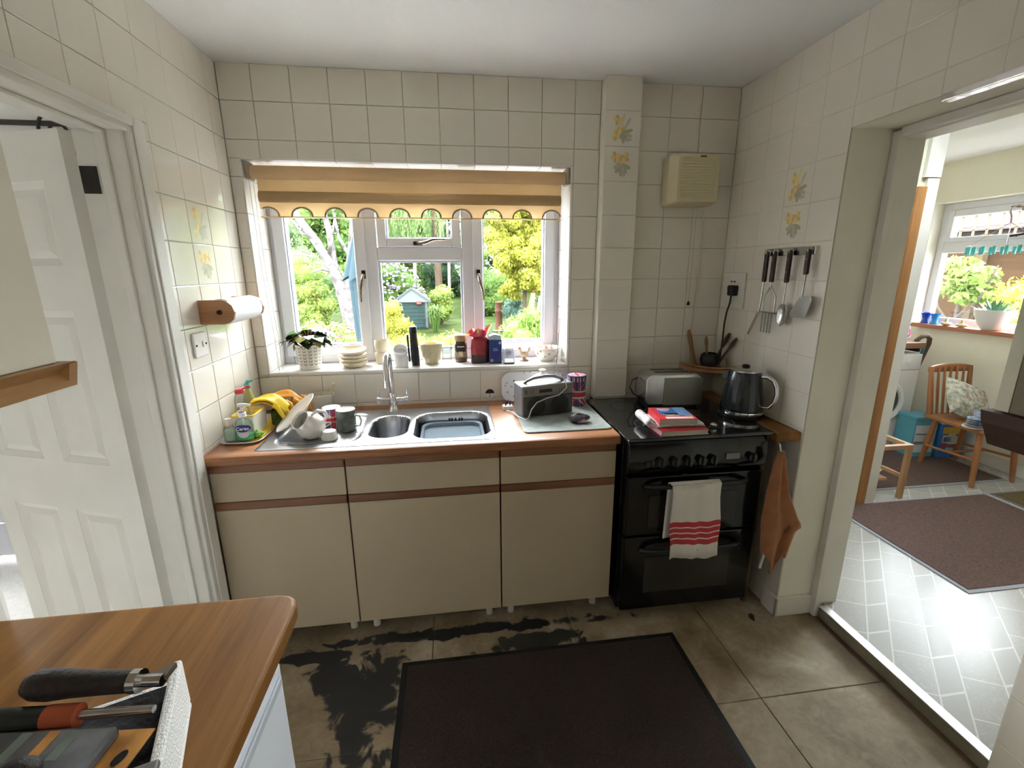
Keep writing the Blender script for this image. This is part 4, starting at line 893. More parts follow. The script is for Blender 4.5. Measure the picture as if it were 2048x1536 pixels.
MB().lathe([(.022, 0), (.023, .003), (.0205, .12), (.019, .168), (.021, .170), (.021, .200), (.019, .205)], 26).build('body', m_black, pm, smooth=True)
MB().prism(rrect(-.005, .005, .02, .165, .004), -.005, .005, axis=1).build('clip', m_black, pm, loc=(-.030, -.004, 0), bevel=.002)
cp_ = thing('plant_pot', 'cream pot with painted leaves on the sill beside the black mill', 'pot', (0.838, 0.130, ZSI))
MB().lathe([(.040, 0), (.043, .003), (.050, .04), (.058, .075), (.060, .098), (.063, .106), (.060, .110), (.055, .104), (.052, .08), (.002, .07)], 34, cap1=True).build('body', M('cream_pot', (0.58, 0.50, 0.33), 0.3, var=.06, vscale=15), cp_, smooth=True)
for k in range(9):
    a = -2.4 + k * .22; z = .05 + .025 * math.sin(k * 2.1); R_ = .0565
    b = MB(); b.poly([((R_) * math.cos(a + dx), (R_) * math.sin(a + dx), z + dz) for dx, dz in ((-.12, -.008), (0, -.010), (.14, .012), (.0, .008))]); b.build('leaf_print', m_pgrn, cp_)
for i in range(2):
    o = MB().lathe([(.024, 0), (.026, .003), (.028, .05), (.033, .10), (.0315, .10), (.0265, .05), (.024, .010), (.002, .010)], 28, cap1=True).build('tumbler', m_cg, smooth=True, loc=(0.922, 0.130, ZSI + .052 * i))
    tag(o, ('lower of the two nested glass tumblers on the sill', 'upper of the two nested glass tumblers on the sill')[i], 'glass', 'nested tumblers')
cj = thing('coffee_jar', 'coffee jar with gold lid and brown label on the sill', 'jar', (0.998, 0.150, ZSI))
MB().lathe([(.033, 0), (.036, .004), (.036, .020), (.034, .055), (.036, .085), (.032, .108), (.029, .114)], 30).build('jar', M('jar_glass_brown', (0.10, 0.055, 0.035), 0.08, coat=.4), cj, smooth=True)
MB().lathe([(.034, .1145), (.035, .118), (.035, .146), (.032, .149)], 30).build('lid', M('lid_gold', (0.42, 0.30, 0.15), 0.35, 0.3), cj, smooth=True)
def wrap(par, nm, R_, a0, a1, z0, z1, mat, n=8):
    b = MB(); vs = []
    for i in range(n + 1): a = a0 + (a1 - a0) * i / n; vs += [(R_ * math.cos(a), R_ * math.sin(a), z0), (R_ * math.cos(a), R_ * math.sin(a), z1)]
    b.add(vs, [(2 * i, 2 * i + 2, 2 * i + 3, 2 * i + 1) for i in range(n)]); return b.build(nm, mat, par, smooth=True)
wrap(cj, 'label', .0366, -2.5, -.7, .064, .100, M('label_dark', (0.02, 0.015, 0.015), .4)); wrap(cj, 'label', .0366, -2.4, -.8, .028, .058, M('label_cream', (0.36, 0.28, 0.18), .4, var=.3, vscale=80)); wrap(cj, 'label', .0369, -2.15, -1.05, .084, .089, m_wp); wrap(cj, 'label', .0370, -1.9, -1.3, .036, .060, M('label_white_gold', (0.62, 0.52, 0.36), .4))
rb = thing('red_packet', 'red plastic packet with gathered top on the sill', 'packet', (1.100, 0.110, ZSI))
def rbf(u, v):
    a = 2 * math.pi * u; z = .002 + .145 * v; r = .047 * (1 - .08 * v) + .0018 * math.sin(7 * a + 9 * v)
    if v > .86: r *= 1 - 2.2 * (v - .86) ** .9 * (1.0 + .2 * math.sin(5 * a))
    return (1.05 * r * math.cos(a), .8 * r * math.sin(a), z)
MB().grid(rbf, 32, 20, mfn=lambda u, v: 1 if v < .28 else 0).build('bag', [M('bag_red', (0.33, 0.02, 0.03), 0.25, var=.25, vscale=25, coat=.4), M('bag_dark', (0.05, 0.02, 0.02), .3)], rb, smooth=True, angle=3)
MB().poly([(.046 * math.cos(2 * math.pi * i / 20), .036 * math.sin(2 * math.pi * i / 20), .002) for i in range(20)][::-1]).build('base', MATS['bag_dark'], rb)
def crf(u, v):
    a = 2 * math.pi * u; r = .030 + .030 * v + .010 * v * math.sin(4 * a + 1); return (r * math.cos(a), .75 * r * math.sin(a), .138 + .038 * v + .016 * v * math.sin(3 * a + .6) + .012 * v * math.cos(a))
MB().grid(crf, 30, 6, mfn=lambda u, v: 1 if math.sin(9 * u * math.pi) * v > .55 else 0).build('gathered_top', [M('film_red', (0.62, 0.03, 0.06), 0.2, coat=.5), M('film_gold', (0.60, 0.45, 0.06), .25)], rb, smooth=True, angle=3)
tb = thing('tea_carton', 'dark blue tea carton with open flap top on the sill', 'carton', (1.180, 0.095, ZSI), rz=.03)
MB().box(-.034, .034, -.03, .03, 0, .125).build('box', M('carton_blue', (0.015, 0.045, 0.19), 0.3, coat=.3), tb, bevel=.0015)
MB().prism([(-.032, .1252), (.034, .1252), (.030, .150), (-.006, .156), (-.030, .146)], -.028, .028, axis=1).build('inner_bag', M('carton_inner', (0.42, 0.50, 0.58), .4, var=.2, vscale=40), tb, bevel=.002)
b = MB(); b.poly([(-.026, -.0304, .05), (.0, -.0304, .018), (.028, -.0304, .05), (.0, -.0304, .105)]); b.build('diamond_print', M('carton_violet', (0.03, 0.02, 0.20), .3), tb)
for z, ws in ((.080, (.005, .004, .006, .005)), (.071, (.006, .004, .007, .005, .006))):
    M('print_pale', (0.42, 0.45, 0.55), .5); x = -sum(ws) / 2
    for w in ws: MB().box(x, x + w - .0012, -.0308, -.0304, z - .0025, z + .0025).build('carton_lettering', MATS['print_pale'], tb); x += w
for x, z, r in ((.024, .110, .008), (-.020, .016, .009)):
    MB().poly([(x + r * math.cos(2 * math.pi * i / 14), -.0306, z + r * math.sin(2 * math.pi * i / 14)) for i in range(14)]).build('flower_print', MATS['print_pale'], tb)
tm = thing('kitchen_timer', 'small white and grey wedge-shaped timer on the sill', 'timer', (1.251, 0.075, ZSI))
MB().prism([(-.040, 0), (.030, 0), (.034, .010), (.026, .05), (.016, .076), (-.030, .018), (-.040, .008)], -.032, .032, axis=0).build('body', M('timer_grey', (0.50, 0.50, 0.60), .35), tm, bevel=.006, rot=(0, 0, 0))
MB().box(-.024, .024, -.036, -.008, .018, .024).build('scale_pad', M('timer_white', (0.84, 0.83, 0.82), .35), tm, rot=(.6, 0, 0), loc=(0, -.006, .012), bevel=.002)
MB().box(-.026, .026, -.042, -.038, .001, .008).build('base_edge', M('timer_base', (0.07, 0.06, 0.08), .4), tm)
MB().box(-.016, .016, -.002, .010, .062, .080).build('dial', MATS['timer_white'], tm, bevel=.005)
hen = thing('hen_ornament', 'small terracotta and cream hen ornament on the sill', 'ornament', (1.345, 0.115, ZSI))
mh = M('hen_clay', (0.50, 0.36, 0.24), .6, var=.25, vscale=60)
MB().ball((0, 0, .038), (.026, .016, .019), 18, 10).build('body', mh, hen, smooth=True)
MB().tube([(-.014, 0, .045), (-.022, 0, .058), (-.025, 0, .066)], [.012, .008, .007], 10).build('neck', mh, hen, smooth=True)
MB().ball((-.026, 0, .069), .0085).build('head', M('hen_head', (0.42, 0.22, 0.14), .6), hen, smooth=True)
MB().prism([(.012, .044), (.030, .052), (.036, .078), (.022, .072)], -.006, .006, axis=1).build('tail', mh, hen, bevel=.002)
MB().prism([(-.036, .067), (-.033, .072), (-.042, .068)], -.002, .002, axis=1).build('beak', M('beak', (0.5, 0.3, 0.1), .6), hen)
MB().lathe([(.026, 0), (.026, .006), (.012, .012), (.010, .022)], 18).build('base', M('hen_base', (0.42, 0.30, 0.22), .6), hen, smooth=True)
fb = thing('fruit_bowl', 'spotted cream bowl holding cherry tomatoes at the end of the sill', 'bowl', (1.470, 0.110, ZSI))
MB().lathe([(.036, 0), (.038, .004), (.060, .030), (.074, .064), (.076, .075), (.073, .076), (.068, .062), (.052, .034), (.002, .026)], 36, cap1=True).build('bowl', m_wg, fb, smooth=True)
for k in range(9):
    a = -2.9 + k * .33; z = .03 + .03 * ((k * 7) % 3) / 2; R_ = .060 + (z - .03) * .42 + .001
    b = MB(); b.poly([(R_ * math.cos(a + .09 * math.cos(t)) * 1.004, R_ * math.sin(a + .09 * math.cos(t)) * 1.004, z + .0055 * math.sin(t)) for t in [2 * math.pi * i / 10 for i in range(10)]])
    b.build('spot_print', M('spot_%d' % (k % 3), ((.55, .40, .18), (.42, .20, .16), (.45, .42, .40))[k % 3], .3), fb)
for i, (x, y, z, r, lb) in enumerate(((-.015, -.01, .052, .021, 'red tomato nearest the middle of the spotted bowl'), (.022, -.012, .055, .020, 'red tomato below the stalk in the spotted bowl'), (.0, .026, .052, .019, 'red tomato at the window side of the spotted bowl'))):
    o = thing('tomato', lb, 'tomato', (1.470 + x, 0.110 + y, ZSI + z), group='tomatoes in the bowl')
    MB().ball((0, 0, 0), (r, r, r * .9), 16, 10).build('fruit', M('tomato_red', (0.62, 0.05, 0.035), .2), o, smooth=True)
    MB().tube([(0, 0, r * .85), (.002, .002, r * .9 + .006), (.006, .004, r + (.028 if i == 1 else .008))], .0016, 5).build('stalk', M('stalk_green', (0.15, 0.2, 0.06), .6), o)

# ------------------------------------------------------------------ things on the drainer and worktop left of the sink
ZD = 0.900
tray = thing('tray', 'white oblong tray under the soap bottles at the corner of the worktop', 'tray', (0.085, -0.300, 0.9025), rz=0.0)
b = MB(); R0 = rrect(-.070, .070, -.185, .185, .04, 5); R1 = rrect(-.080, .082, -.200, .195, .045, 5); n = len(R0)
vs = [(x, y, 0) for x, y in R0] + [(x, y, .011) for x, y in R1] + [(x * .975, y * .985, .012) for x, y in R1] + [(x * .97, y * .98, .003) for x, y in R0]
fs = [tuple(range(n))[::-1], tuple(range(3 * n, 4 * n))] + [(k * n + i, k * n + (i + 1) % n, (k + 1) * n + (i + 1) % n, (k + 1) * n + i) for k in range(3) for i in range(n)]
b.add(vs, fs).build('tray_body', M('tray_grey', (0.60, 0.59, 0.57), .3), tray, smooth=True)
MB().prism(rrect(.0, .066, -.16, .16, .03), .0035, .008).build('yellow_mat', M('mat_yellow', (0.80, 0.55, 0.02), .6), tray)
cd = thing('sink_caddy', 'white sink tidy box with yellow rim on the tray', 'caddy', (0.078, -0.355, 0.911))
b = MB(); o_ = rrect(-.040, .045, -.062, .085, .008, 3); i_ = rrect(-.036, .041, -.058, .081, .006, 3); n = len(o_)
vs = [(x * .92, y * .95, 0) for x, y in o_] + [(x, y, .088) for x, y in o_] + [(x, y, .088) for x, y in i_] + [(x * .92, y * .95, .004) for x, y in i_]
b.add(vs, [tuple(range(n))[::-1], tuple(range(3 * n, 4 * n))] + [(k * n + i, k * n + (i + 1) % n, (k + 1) * n + (i + 1) % n, (k + 1) * n + i) for k in range(3) for i in range(n)])
b.build('box', M('caddy_white', (0.76, 0.73, 0.66), .4), cd, smooth=True)
m_yel = M('caddy_yellow', (0.80, 0.50, 0.02), .4)
MB().tube([(x, y, .089) for x, y in rrect(-.040, .045, -.062, .085, .010, 3)], .004, 6, closed=True).build('rim', m_yel, cd, smooth=True)
for y in (.012, .034): MB().box(-.036, .041, y, y + .006, .083, .091).build('divider', m_yel, cd)
def soap_bottle():
    t = thing('soap_bottle', 'clear hand soap pump bottle with blue oval label on the tray', 'bottle', (0.100, -0.455, 0.912), rz=.12)
    m_sp = clear_glass('soap_clear', (0.90, 0.95, 0.93), 1.3, .05, .6); m_gs = M('green_soap', (0.10, 0.42, 0.16), .2, var=.2, vscale=30)
    P = [(.030, 0), (.034, .004), (.034, .060), (.030, .078), (.020, .088), (.013, .092), (.013, .098)]
    MB().lathe(P, 28, sy=.62).build('body', m_sp, t, smooth=True)
    MB().lathe([(.0285, .002), (.0325, .005), (.0325, .026), (.03, .0265)], 26, sy=.60).build('green_liquid', m_gs, t, smooth=True)
    MB().lathe([(.0145, .0985), (.0145, .116), (.012, .118)], 20).build('collar', M('pump_white', (0.82, 0.80, 0.82), .35), t, smooth=True)
    MB().lathe([(.0115, .118), (.0115, .1205)], 20).build('collar_band', M('pump_blue', (0.05, 0.05, 0.25), .4), t)
    MB().cyl((0, 0, .12), (0, 0, .142), .005, n=12).build('stem', MATS['pump_white'], t, smooth=True)
    MB().tube([(-.012, 0, .146), (0, 0, .147), (.02, 0, .147), (.034, 0, .143)], [.008, .0085, .006, .005], 10).build('nozzle', MATS['pump_white'], t, smooth=True)
    MB().cyl((0, 0, .01), (0, 0, .09), .003, n=8).build('dip_tube', MATS['pump_white'], t)
    def lab(nm, rx, rz, zc, mat, off):
        b = MB(); n = 28; vs = [(0, 0, 0)]
        def on(x, z):
            return (x, -.62 * math.sqrt(max(1e-6, .034 ** 2 - x * x)) - off, z)
        vs = []
        K = 12
        for i in range(K + 1):
            x = -rx + 2 * rx * i / K; h = rz * math.sqrt(max(0, 1 - (x / rx) ** 2)); vs += [on(x, zc - h), on(x, zc + h)]
        b.add(vs, [(2 * i, 2 * i + 2, 2 * i + 3, 2 * i + 1) for i in range(K)]); return b.build(nm, mat, t, smooth=True)
    lab('back_label', .022, .020, .034, M('label_lilac', (0.55, 0.53, 0.58), .4), .0004)
    lab('oval_label', .0295, .0155, .054, M('label_navy', (0.02, 0.03, 0.20), .35), .0010)
    text('brand_text', 'Carex', .0195, m_wp, t, (0, -.0232, .0535), (H90, 0, 0), bold=.0003)
    return t
soap_bottle()
sp = thing('scent_bottle', 'small clear bottle with silver cap on the tray next to the soap', 'bottle', (0.043, -0.455, 0.912))
MB().lathe([(.020, 0), (.022, .003), (.021, .05), (.016, .060), (.011, .062)], 22).build('body', clear_glass('clear_plastic', (0.93, 0.94, 0.92), 1.3, .08, .6), sp, smooth=True)
MB().lathe([(.012, .0625), (.0125, .064), (.0125, .092), (.012, .093)], 20).build('cap', M('cap_silver', (0.70, 0.62, 0.52), .3, .6), sp, smooth=True)
MB().lathe([(.018, .003), (.0195, .02), (.018, .045)], 18).build('liquid', M('pale_green_liquid', (0.45, 0.58, 0.48), .2), sp, smooth=True)
wl_ = thing('washing_up_liquid', 'clear washing-up liquid bottle with open red cap behind the soap', 'bottle', (0.067, -0.375, 0.916))
MB().lathe([(.026, 0), (.028, .004), (.028, .09), (.024, .12), (.024, .145), (.018, .165), (.012, .172)], 24).build('body', MATS['clear_plastic'], wl_, smooth=True)
MB().lathe([(.017, .1725), (.018, .176), (.016, .190), (.008, .194)], 20).build('cap', M('cap_red', (0.58, 0.03, 0.04), .35), wl_, smooth=True)
MB().tube([(.012, 0, .190), (.026, 0, .196), (.034, 0, .199), (.044, 0, .198)], [.003, .004, .008, .005], 8).build('flip_lid', MATS['cap_red'], wl_, smooth=True)
gb = thing('green_bottle', 'green spray bottle with turquoise top in the worktop corner', 'bottle', (0.032, -0.215, 0.9025))
MB().lathe([(.022, 0), (.024, .004), (.024, .11), (.018, .145), (.011, .165)], 22).build('body', M('green_plastic', (0.42, 0.42, 0.16), .3), gb, smooth=True)
MB().lathe([(.012, .166), (.014, .17), (.013, .188), (.008, .195)], 18).build('neck', M('turquoise', (0.10, 0.42, 0.36), .35), gb, smooth=True)
MB().tube([(.0, 0, .196), (.012, -.006, .202), (.024, -.012, .203)], [.007, .008, .006], 10).build('spout', MATS['turquoise'], gb, smooth=True)
gv = thing('rubber_gloves', 'yellow and orange rubber gloves draped over the sink tidy', 'gloves', (0.112, -0.235, 0.9025))
def gsheet(x0, y0, L_, Wd, zt, drop, ph):
    def f(u, v):
        w = Wd * (1 - .28 * u) * (v - .5); arch = .016 * math.cos((v - .5) * 2.6) + .006 * math.sin(5 * u + ph + 6 * v)
        return (x0 + L_ * u + .012 * math.sin(3 * v + ph), y0 + w + .030 * u * (1 if ph > 1 else .2), zt + .020 * math.sin(2.4 * u + .5) + arch - drop * max(0, u - .5) ** 1.5)
    return f
m_ry, m_ro = M('rubber_yellow', (0.80, 0.56, 0.02), .45), M('rubber_orange', (0.80, 0.33, 0.02), .45)
MB().grid(gsheet(-.045, -.02, .135, .105, .103, .11, .3), 18, 14).build('yellow_glove', m_ry, gv, smooth=True, angle=3, solid=.006)
MB().grid(gsheet(-.045, -.02, .125, .098, .090, .11, .3), 18, 14).build('yellow_underside', M('rubber_amber', (0.72, 0.42, 0.02), .5), gv, smooth=True, angle=3, solid=.005)
MB().grid(gsheet(.015, .055, .125, .085, .098, .16, 1.8), 18, 12).build('orange_glove', m_ro, gv, smooth=True, angle=3, solid=.006)
for k, (x, y, l) in enumerate(((.066, -.052, .052), (.084, -.026, .072), (.098, .004, .085), (.122, .036, .078), (.132, .062, .070), (.140, .090, .060))):
    m = m_ry if k < 2 else m_ro; z0 = .096
    MB().tube([(x - .020, y, z0 + .008), (x - .002, y, z0 - .004), (x + .010, y - .004, z0 - l * .55), (x + .020 + .008 * (k % 2), y - .006, max(.012, z0 - l))], [.011, .012, .0105, .007], 10).build('finger', m, gv, smooth=True)
sg = thing('scourer', 'dark green scouring pad wedged under the rubber gloves', 'scourer', (0.140, -0.250, 0.912), rz=.3)
MB().box(-.008, .030, -.034, .030, 0, .062).build('pad', M('scourer_green', (0.10, 0.13, 0.02), .95, var=.5, vscale=160, bump=1.0, bscale=300), sg, bevel=.006)
gs = thing('green_sponge', 'bright green round scrubber behind the soap bottle on the tray', 'sponge', (0.139, -0.430, 0.912)); MB().ball((0, 0, .014), (.022, .022, .014), 20, 10).build('scrubber', M('lime_green', (0.20, 0.48, 0.05), .5, var=.5, vscale=120, bump=1, bscale=200), gs, smooth=True)
MB().lathe([(.006, .026), (.007, .032), (.003, .035)], 12).build('knob', M('lime_pale', (0.45, 0.62, 0.25), .4), gs)

dj = thing('plastic_jug', 'translucent cream plastic jug with cross divider behind the drainer', 'jug', (0.300, -0.090, 0.904), rz=.0)
b = MB()
def ring(z, r, sp=0):
    o = []
    for i in range(28):
        a = 2 * math.pi * i / 28; k = 1 + sp * math.exp(-((a - 5.9 + (2 * math.pi if a < 1 else 0) * 0) / .28) ** 2); o.append((r * k * math.cos(a), r * .85 * k * math.sin(a), z))
    return o
rings = [ring(0, .048), ring(.02, .052), ring(.085, .064, .06), ring(.094, .068, .16), ring(.094, .0645, .15), ring(.085, .061, .05), ring(.02, .049), ring(.004, .045)]
n = 28; b.add([p for r in rings for p in r], [tuple(range(n))[::-1], tuple(range(7 * n, 8 * n))] + [(k * n + i, k * n + (i + 1) % n, (k + 1) * n + (i + 1) % n, (k + 1) * n + i) for k in range(7) for i in range(n)])
m_jg = M('jug_plastic', (0.74, 0.70, 0.58), .3, trans=.25); b.build('body', m_jg, dj, smooth=True)
MB().box(-.058, .058, -.0015, .0015, .01, .088).build('divider', m_jg, dj); MB().box(-.0015, .0015, -.05, .05, .01, .088).build('divider', m_jg, dj)
br = thing('dish_brush', 'pale wooden brush handle standing in the plastic jug', 'brush', (0.335, -0.082, 0.913), rot=(0, .22, 0))
MB().tube([(0, 0, 0), (0, 0, .10), (.004, 0, .128), (.006, 0, .140)], [.0045, .0045, .006, .004], 8).build('handle', M('brush_wood', (0.62, 0.52, 0.30), .5), br, smooth=True); MB().lathe([(.012, 0), (.014, .02), (.006, .03)], 14).build('bristle_head', M('bristle', (0.7, 0.66, 0.55), .9), br)
dp = thing('dinner_plate', 'white dinner plate propped on edge across the drainer', 'plate', (0.200, -0.372, 0.9075), rot=(0, -.72, .30))
pc = [(.060, .0), (.066, .004), (.098, .014), (.108, .018), (.106, .020), (.095, .016), (.063, .007), (.002, .006)]
MB().lathe(pc, 40, c=(.106, 0, -.004), cap1=True).build('plate', m_wg, dp, smooth=True)
bj = thing('white_jug', 'white ribbed jug lying on its side on the drainer', 'jug', (0.352, -0.445, 0.956), rot=(.62, -.62, .0))
MB().lathe([(.030, -.055), (.040, -.048), (.056, -.018), (.058, .008), (.048, .034), (.040, .048), (.043, .058), (.040, .058), (.036, .048), (.044, .034), (.054, .006), (.05, -.018), (.03, -.046), (.002, -.048)], 40, cap1=True).build('body', m_wg, bj, smooth=True)
MB().tube([(.045, 0, .040), (.075, 0, .040), (.088, 0, .015), (.078, 0, -.014), (.056, 0, -.022)], [.006, .007, .007, .007, .006], 10).build('handle', m_wg, bj, smooth=True)
MB().prism([(-.012, 0), (.012, 0), (0, .022)], .046, .060).build('lip', m_wg, bj, loc=(0, -.042, 0), rot=(0, 0, math.pi), bevel=.003)
rk = tag(MB().lathe([(.030, 0), (.032, .002), (.032, .012), (.029, .016), (.028, .034), (.026, .036)], 30).build('white_ramekin', m_wg, smooth=True, loc=(0.430, -0.462, ZD)), 'small white upturned ramekin on the drainer in front of the mugs', 'ramekin')
def mug(name, label, loc, ha, R_, Hh, mat):
    t = thing(name, label, 'mug', loc, rz=0)
    MB().lathe([(R_, 0), (R_ * 1.0, Hh * .96), (R_ * .96, Hh), (R_ * .85, Hh), (R_ * .82, Hh - .004), (.002, Hh - .004)], 34, cap0=False, cap1=True).build('body', [mat], t, smooth=True)
    MB().lathe([(R_ * .99, Hh - .004), (R_ * .97, Hh + .0005), (R_ * .80, Hh + .0005), (R_ * .78, Hh - .002), (.002, Hh - .002)], 34, cap0=False).build('base', m_wg, t, smooth=True)
    d = Vector((math.cos(ha), math.sin(ha), 0)); pts = [d * R_ + Vector((0, 0, .02)), d * (R_ + .022) + Vector((0, 0, .022)), d * (R_ + .030) + Vector((0, 0, .045)), d * (R_ + .022) + Vector((0, 0, .068)), d * R_ + Vector((0, 0, .07))]
    MB().tube([tuple(p) for p in pts], .005, 8).build('handle', m_wg, t, smooth=True)
    return t
m1 = mug('flag_mug', 'upturned union flag mug on the drainer behind the green mug', (0.405, -0.300, ZD), 1.2, .040, .090, m_navy); flag_on(m1, .040, .084, .043, a0=-H90 + .35)
m2 = mug('green_mug', 'upturned dark green landscape mug on the drainer', (0.478, -0.355, ZD), -.3, .041, .094, M('mug_green', (0.10, 0.11, 0.08), .25, var=.5, vscale=22, col2=(0.16, 0.19, 0.17)))
# ------------------------------------------------------------------ things on the walls
ef = thing('extractor_fan', 'cream square extractor fan on the wall above the toaster', 'fan', (2.147, 0, 2.003))
m_fan = M('fan_cream', (0.66, 0.58, 0.38), .4)
b = MB(); o_ = [(x, z) for x, z in rrect(-.125, .125, -.118, .118, .025, 4)]; i_ = [(x * .84 + .010, z * .90) for x, z in o_]; n = len(o_)
b.add([(x, -.001, z) for x, z in o_] + [(x, -.070, z) for x, z in o_] + [(x, -.112, z) for x, z in i_], [tuple(range(2 * n, 3 * n))] + [(k * n + i, k * n + (i + 1) % n, (k + 1) * n + (i + 1) % n, (k + 1) * n + i) for k in range(2) for i in range(n)])
b.build('housing', m_fan, ef, smooth=True, angle=.5)
for k in range(14): z = -.088 + k * .0127; MB().box(-.078, .094, -.1155, -.1115, z, z + .0085).build('louvre', m_fan, ef, bevel=.001)
MB().box(.012, .042, -.114, -.1118, .094, .101).build('badge', M('badge_brown', (0.16, 0.10, 0.05), .5), ef)
MB().tube([(.060, -.03, -.118), (.059, -.028, -.59)], .0012, 6).build('pull_cord', M('cord_cream', (0.55, 0.48, 0.36), .7), ef)
MB().lathe([(.003, .022), (.007, .014), (.008, .004), (.003, 0)], 12, c=(.059, -.028, -.612)).build('cord_pull', m_darkmetal, ef, smooth=True)
cw = tag(MB().tube([(2.262, -.006, 1.87), (2.258, -.006, 1.6), (2.252, -.006, 1.3), (2.245, -.006, 1.02)], .0035, 6).build('wall_cable', M('cable_cream', (0.70, 0.64, 0.52), .5), smooth=True), 'thin cream cable running down the tiles below the extractor fan', 'cable')
so = thing('wall_socket', 'white socket plate with usb ports and black plug by the utensils', 'socket', (W, -0.118, 1.472))
m_sw = M('socket_white', (0.72, 0.69, 0.62), .35)
MB().box(-.010, -.0005, -.092, .092, -.088, .088).build('plate', m_sw, so, bevel=.004)
for y in (.015, -.010): MB().box(-.0115, -.0095, y - .007, y + .007, .040, .047).build('usb_port', m_black, so)
MB().box(-.014, -.0095, .030, .044, .002, .020).build('switch', M('switch_red', (0.45, 0.06, 0.04), .4), so, bevel=.001)
MB().prism(rrect(-.050, .002, -.026, .026, .008), -.040, -.0105, axis=0).build('plug', m_black, so, bevel=.004)
MB().tube([(-.030, -.022, -.024), (-.032, -.022, -.06), (-.030, .0, -.11), (-.022, .022, -.17), (-.018, .03, -.26), (-.020, .034, -.36), (-.02, .05, -.40)], .0045, 8).build('flex', M('flex_brown', (0.035, 0.02, 0.015), .5), so, smooth=True)
ls = thing('light_switch', 'small white fused switch plate on the tiles under the kitchen roll', 'switch', (0.0, -0.488, 1.312))
MB().box(.0005, .010, -.046, .046, -.046, .046).build('plate', M('switch_white', (0.78, 0.75, 0.70), .35), ls, bevel=.004)
MB().box(.0095, .014, .008, .020, -.010, .012).build('rocker', MATS['switch_white'], ls, bevel=.002); MB().lathe([(.004, 0), (.004, .002)], 10).build('screw', m_darkmetal, ls, loc=(.010, .034, 0), rot=(0, H90, 0)); MB().lathe([(.004, 0), (.004, .002)], 10).build('screw', m_darkmetal, ls, loc=(.010, -.034, 0), rot=(0, H90, 0))
kr = thing('kitchen_roll_holder', 'wooden kitchen roll holder with white paper roll on the tiled wall', 'holder', (0.0, -0.300, 1.428))
m_kw = wood('holder_wood', (0.28, 0.11, 0.045), (0.50, 0.25, 0.10), 0, 16, .35)
prof = [(.0005, -.046), (.085, -.046), (.105, -.040), (.120, -.026), (.128, 0), (.120, .026), (.105, .040), (.085, .046), (.0005, .046)]
for y in (-.150, .135): MB().prism(prof, y, y + .016, axis=1).build('end_plate', m_kw, kr, bevel=.002)
MB().box(.0005, .012, -.134, .135, -.030, .030).build('back_bar', m_kw, kr)
MB().cyl((.074, -.133, 0), (.074, .134, 0), .050, n=36).build('paper_roll', M('paper_white', (0.84, 0.84, 0.87), .9, bump=.3, bscale=250), kr, smooth=True)
MB().lathe([(.010, 0), (.009, .003), (.002, .004)], 14).build('peg', m_darkmetal, kr, loc=(.074, -.1502, 0), rot=(H90, 0, 0))

# utensil rack and hanging utensils
ur = tag(MB().box(W - .016, W - .0005, -.640, -.335, 1.632, 1.666).build('utensil_rack', m_chrome, bevel=.003), 'polished steel utensil rail on the tiled wall', 'rack')
m_hw = M('handle_dark_wood', (0.035, 0.018, 0.014), .4, var=.3, vscale=40); m_ss = M('utensil_steel', (0.50, 0.50, 0.48), .25, 1.0)
UX = W - .030
def utensil(name, label, y, head, hl=.135):
    t = thing(name, label, 'utensil', (UX, y, 1.655), group='utensils on the rail')
    MB().tube([(.012, 0, .004), (.0, 0, .004), (-.006, 0, -.004), (-.004, 0, -.012)], .004, 8).build('hook', m_ss, t, smooth=True)
    h = MB().prism(rrect(-.0095, .0095, -hl, -.001, .006, 3), -.007, .007, axis=0).build('handle', m_hw, t, bevel=.003)
    for z in (-.04, -.09): MB().lathe([(.0028, 0), (.0028, .016)], 8).build('rivet', m_ss, h, loc=(-.008, 0, z), rot=(0, H90, 0))
    head(t, -hl); return t
def shaft(t, pts, r=.004): MB().tube(pts, r, 8).build('shaft', m_ss, t, smooth=True)
def h_skewer(t, z):
    shaft(t, [(0, 0, z), (0, .006, z - .11), (0, .012, z - .15)]); MB().prism([(.004, z - .14), (.020, z - .135), (.075, z - .245), (.062, z - .250)], -.0015, .0015, axis=0).build('blade', m_ss, t)
def h_masher(t, z):
    shaft(t, [(0, 0, z), (0, 0, z - .02)]); MB().tube([(0, 0, z - .018), (0, .035, z - .06), (0, .036, z - .13)], .0035, 8).build('arm', m_ss, t, smooth=True); MB().tube([(0, 0, z - .018), (0, -.040, z - .06), (0, -.042, z - .13)], .0035, 8).build('arm', m_ss, t, smooth=True)
    MB().box(-.012, .012, -.046, .040, z - .136, z - .130).build('press_bar', m_ss, t)
    for y in (-.030, -.010, .010, .030): MB().box(-.002, .002, y - .003, y + .003, z - .225, z - .137).build('tine', m_ss, t)
def h_spoon(t, z):
    shaft(t, [(0, 0, z), (0, .002, z - .09)])
    b = MB(); b.grid(lambda u, v: (.010 * (1 - (2 * u - 1) ** 2) * math.sin(math.pi * v), (.030 * (2 * u - 1)) * math.sqrt(max(0, 1 - (2 * v - 1) ** 2)) + .004, z - .085 - .10 * v), 12, 14); b.build('bowl', m_ss, t, smooth=True, solid=.0015, angle=3)
def h_spat(t, z):
    shaft(t, [(0, 0, z), (0, .003, z - .09)], .005); MB().prism([(.012, z - .085), (-.045, z - .082), (-.050, z - .10), (-.032, z - .165), (.046, z - .178), (.060, z - .165)], -.0012, .0012, axis=0).build('blade', m_ss, t)
utensil('carving_fork', 'dark handled utensil with slim angled blade, nearest the socket on the rail', -.378, h_skewer)
utensil('potato_masher', 'dark handled masher with forked arms, second from the socket on the rail', -.428, h_masher)
utensil('serving_spoon', 'dark handled serving spoon with oval bowl on the rail', -.522, h_spoon)
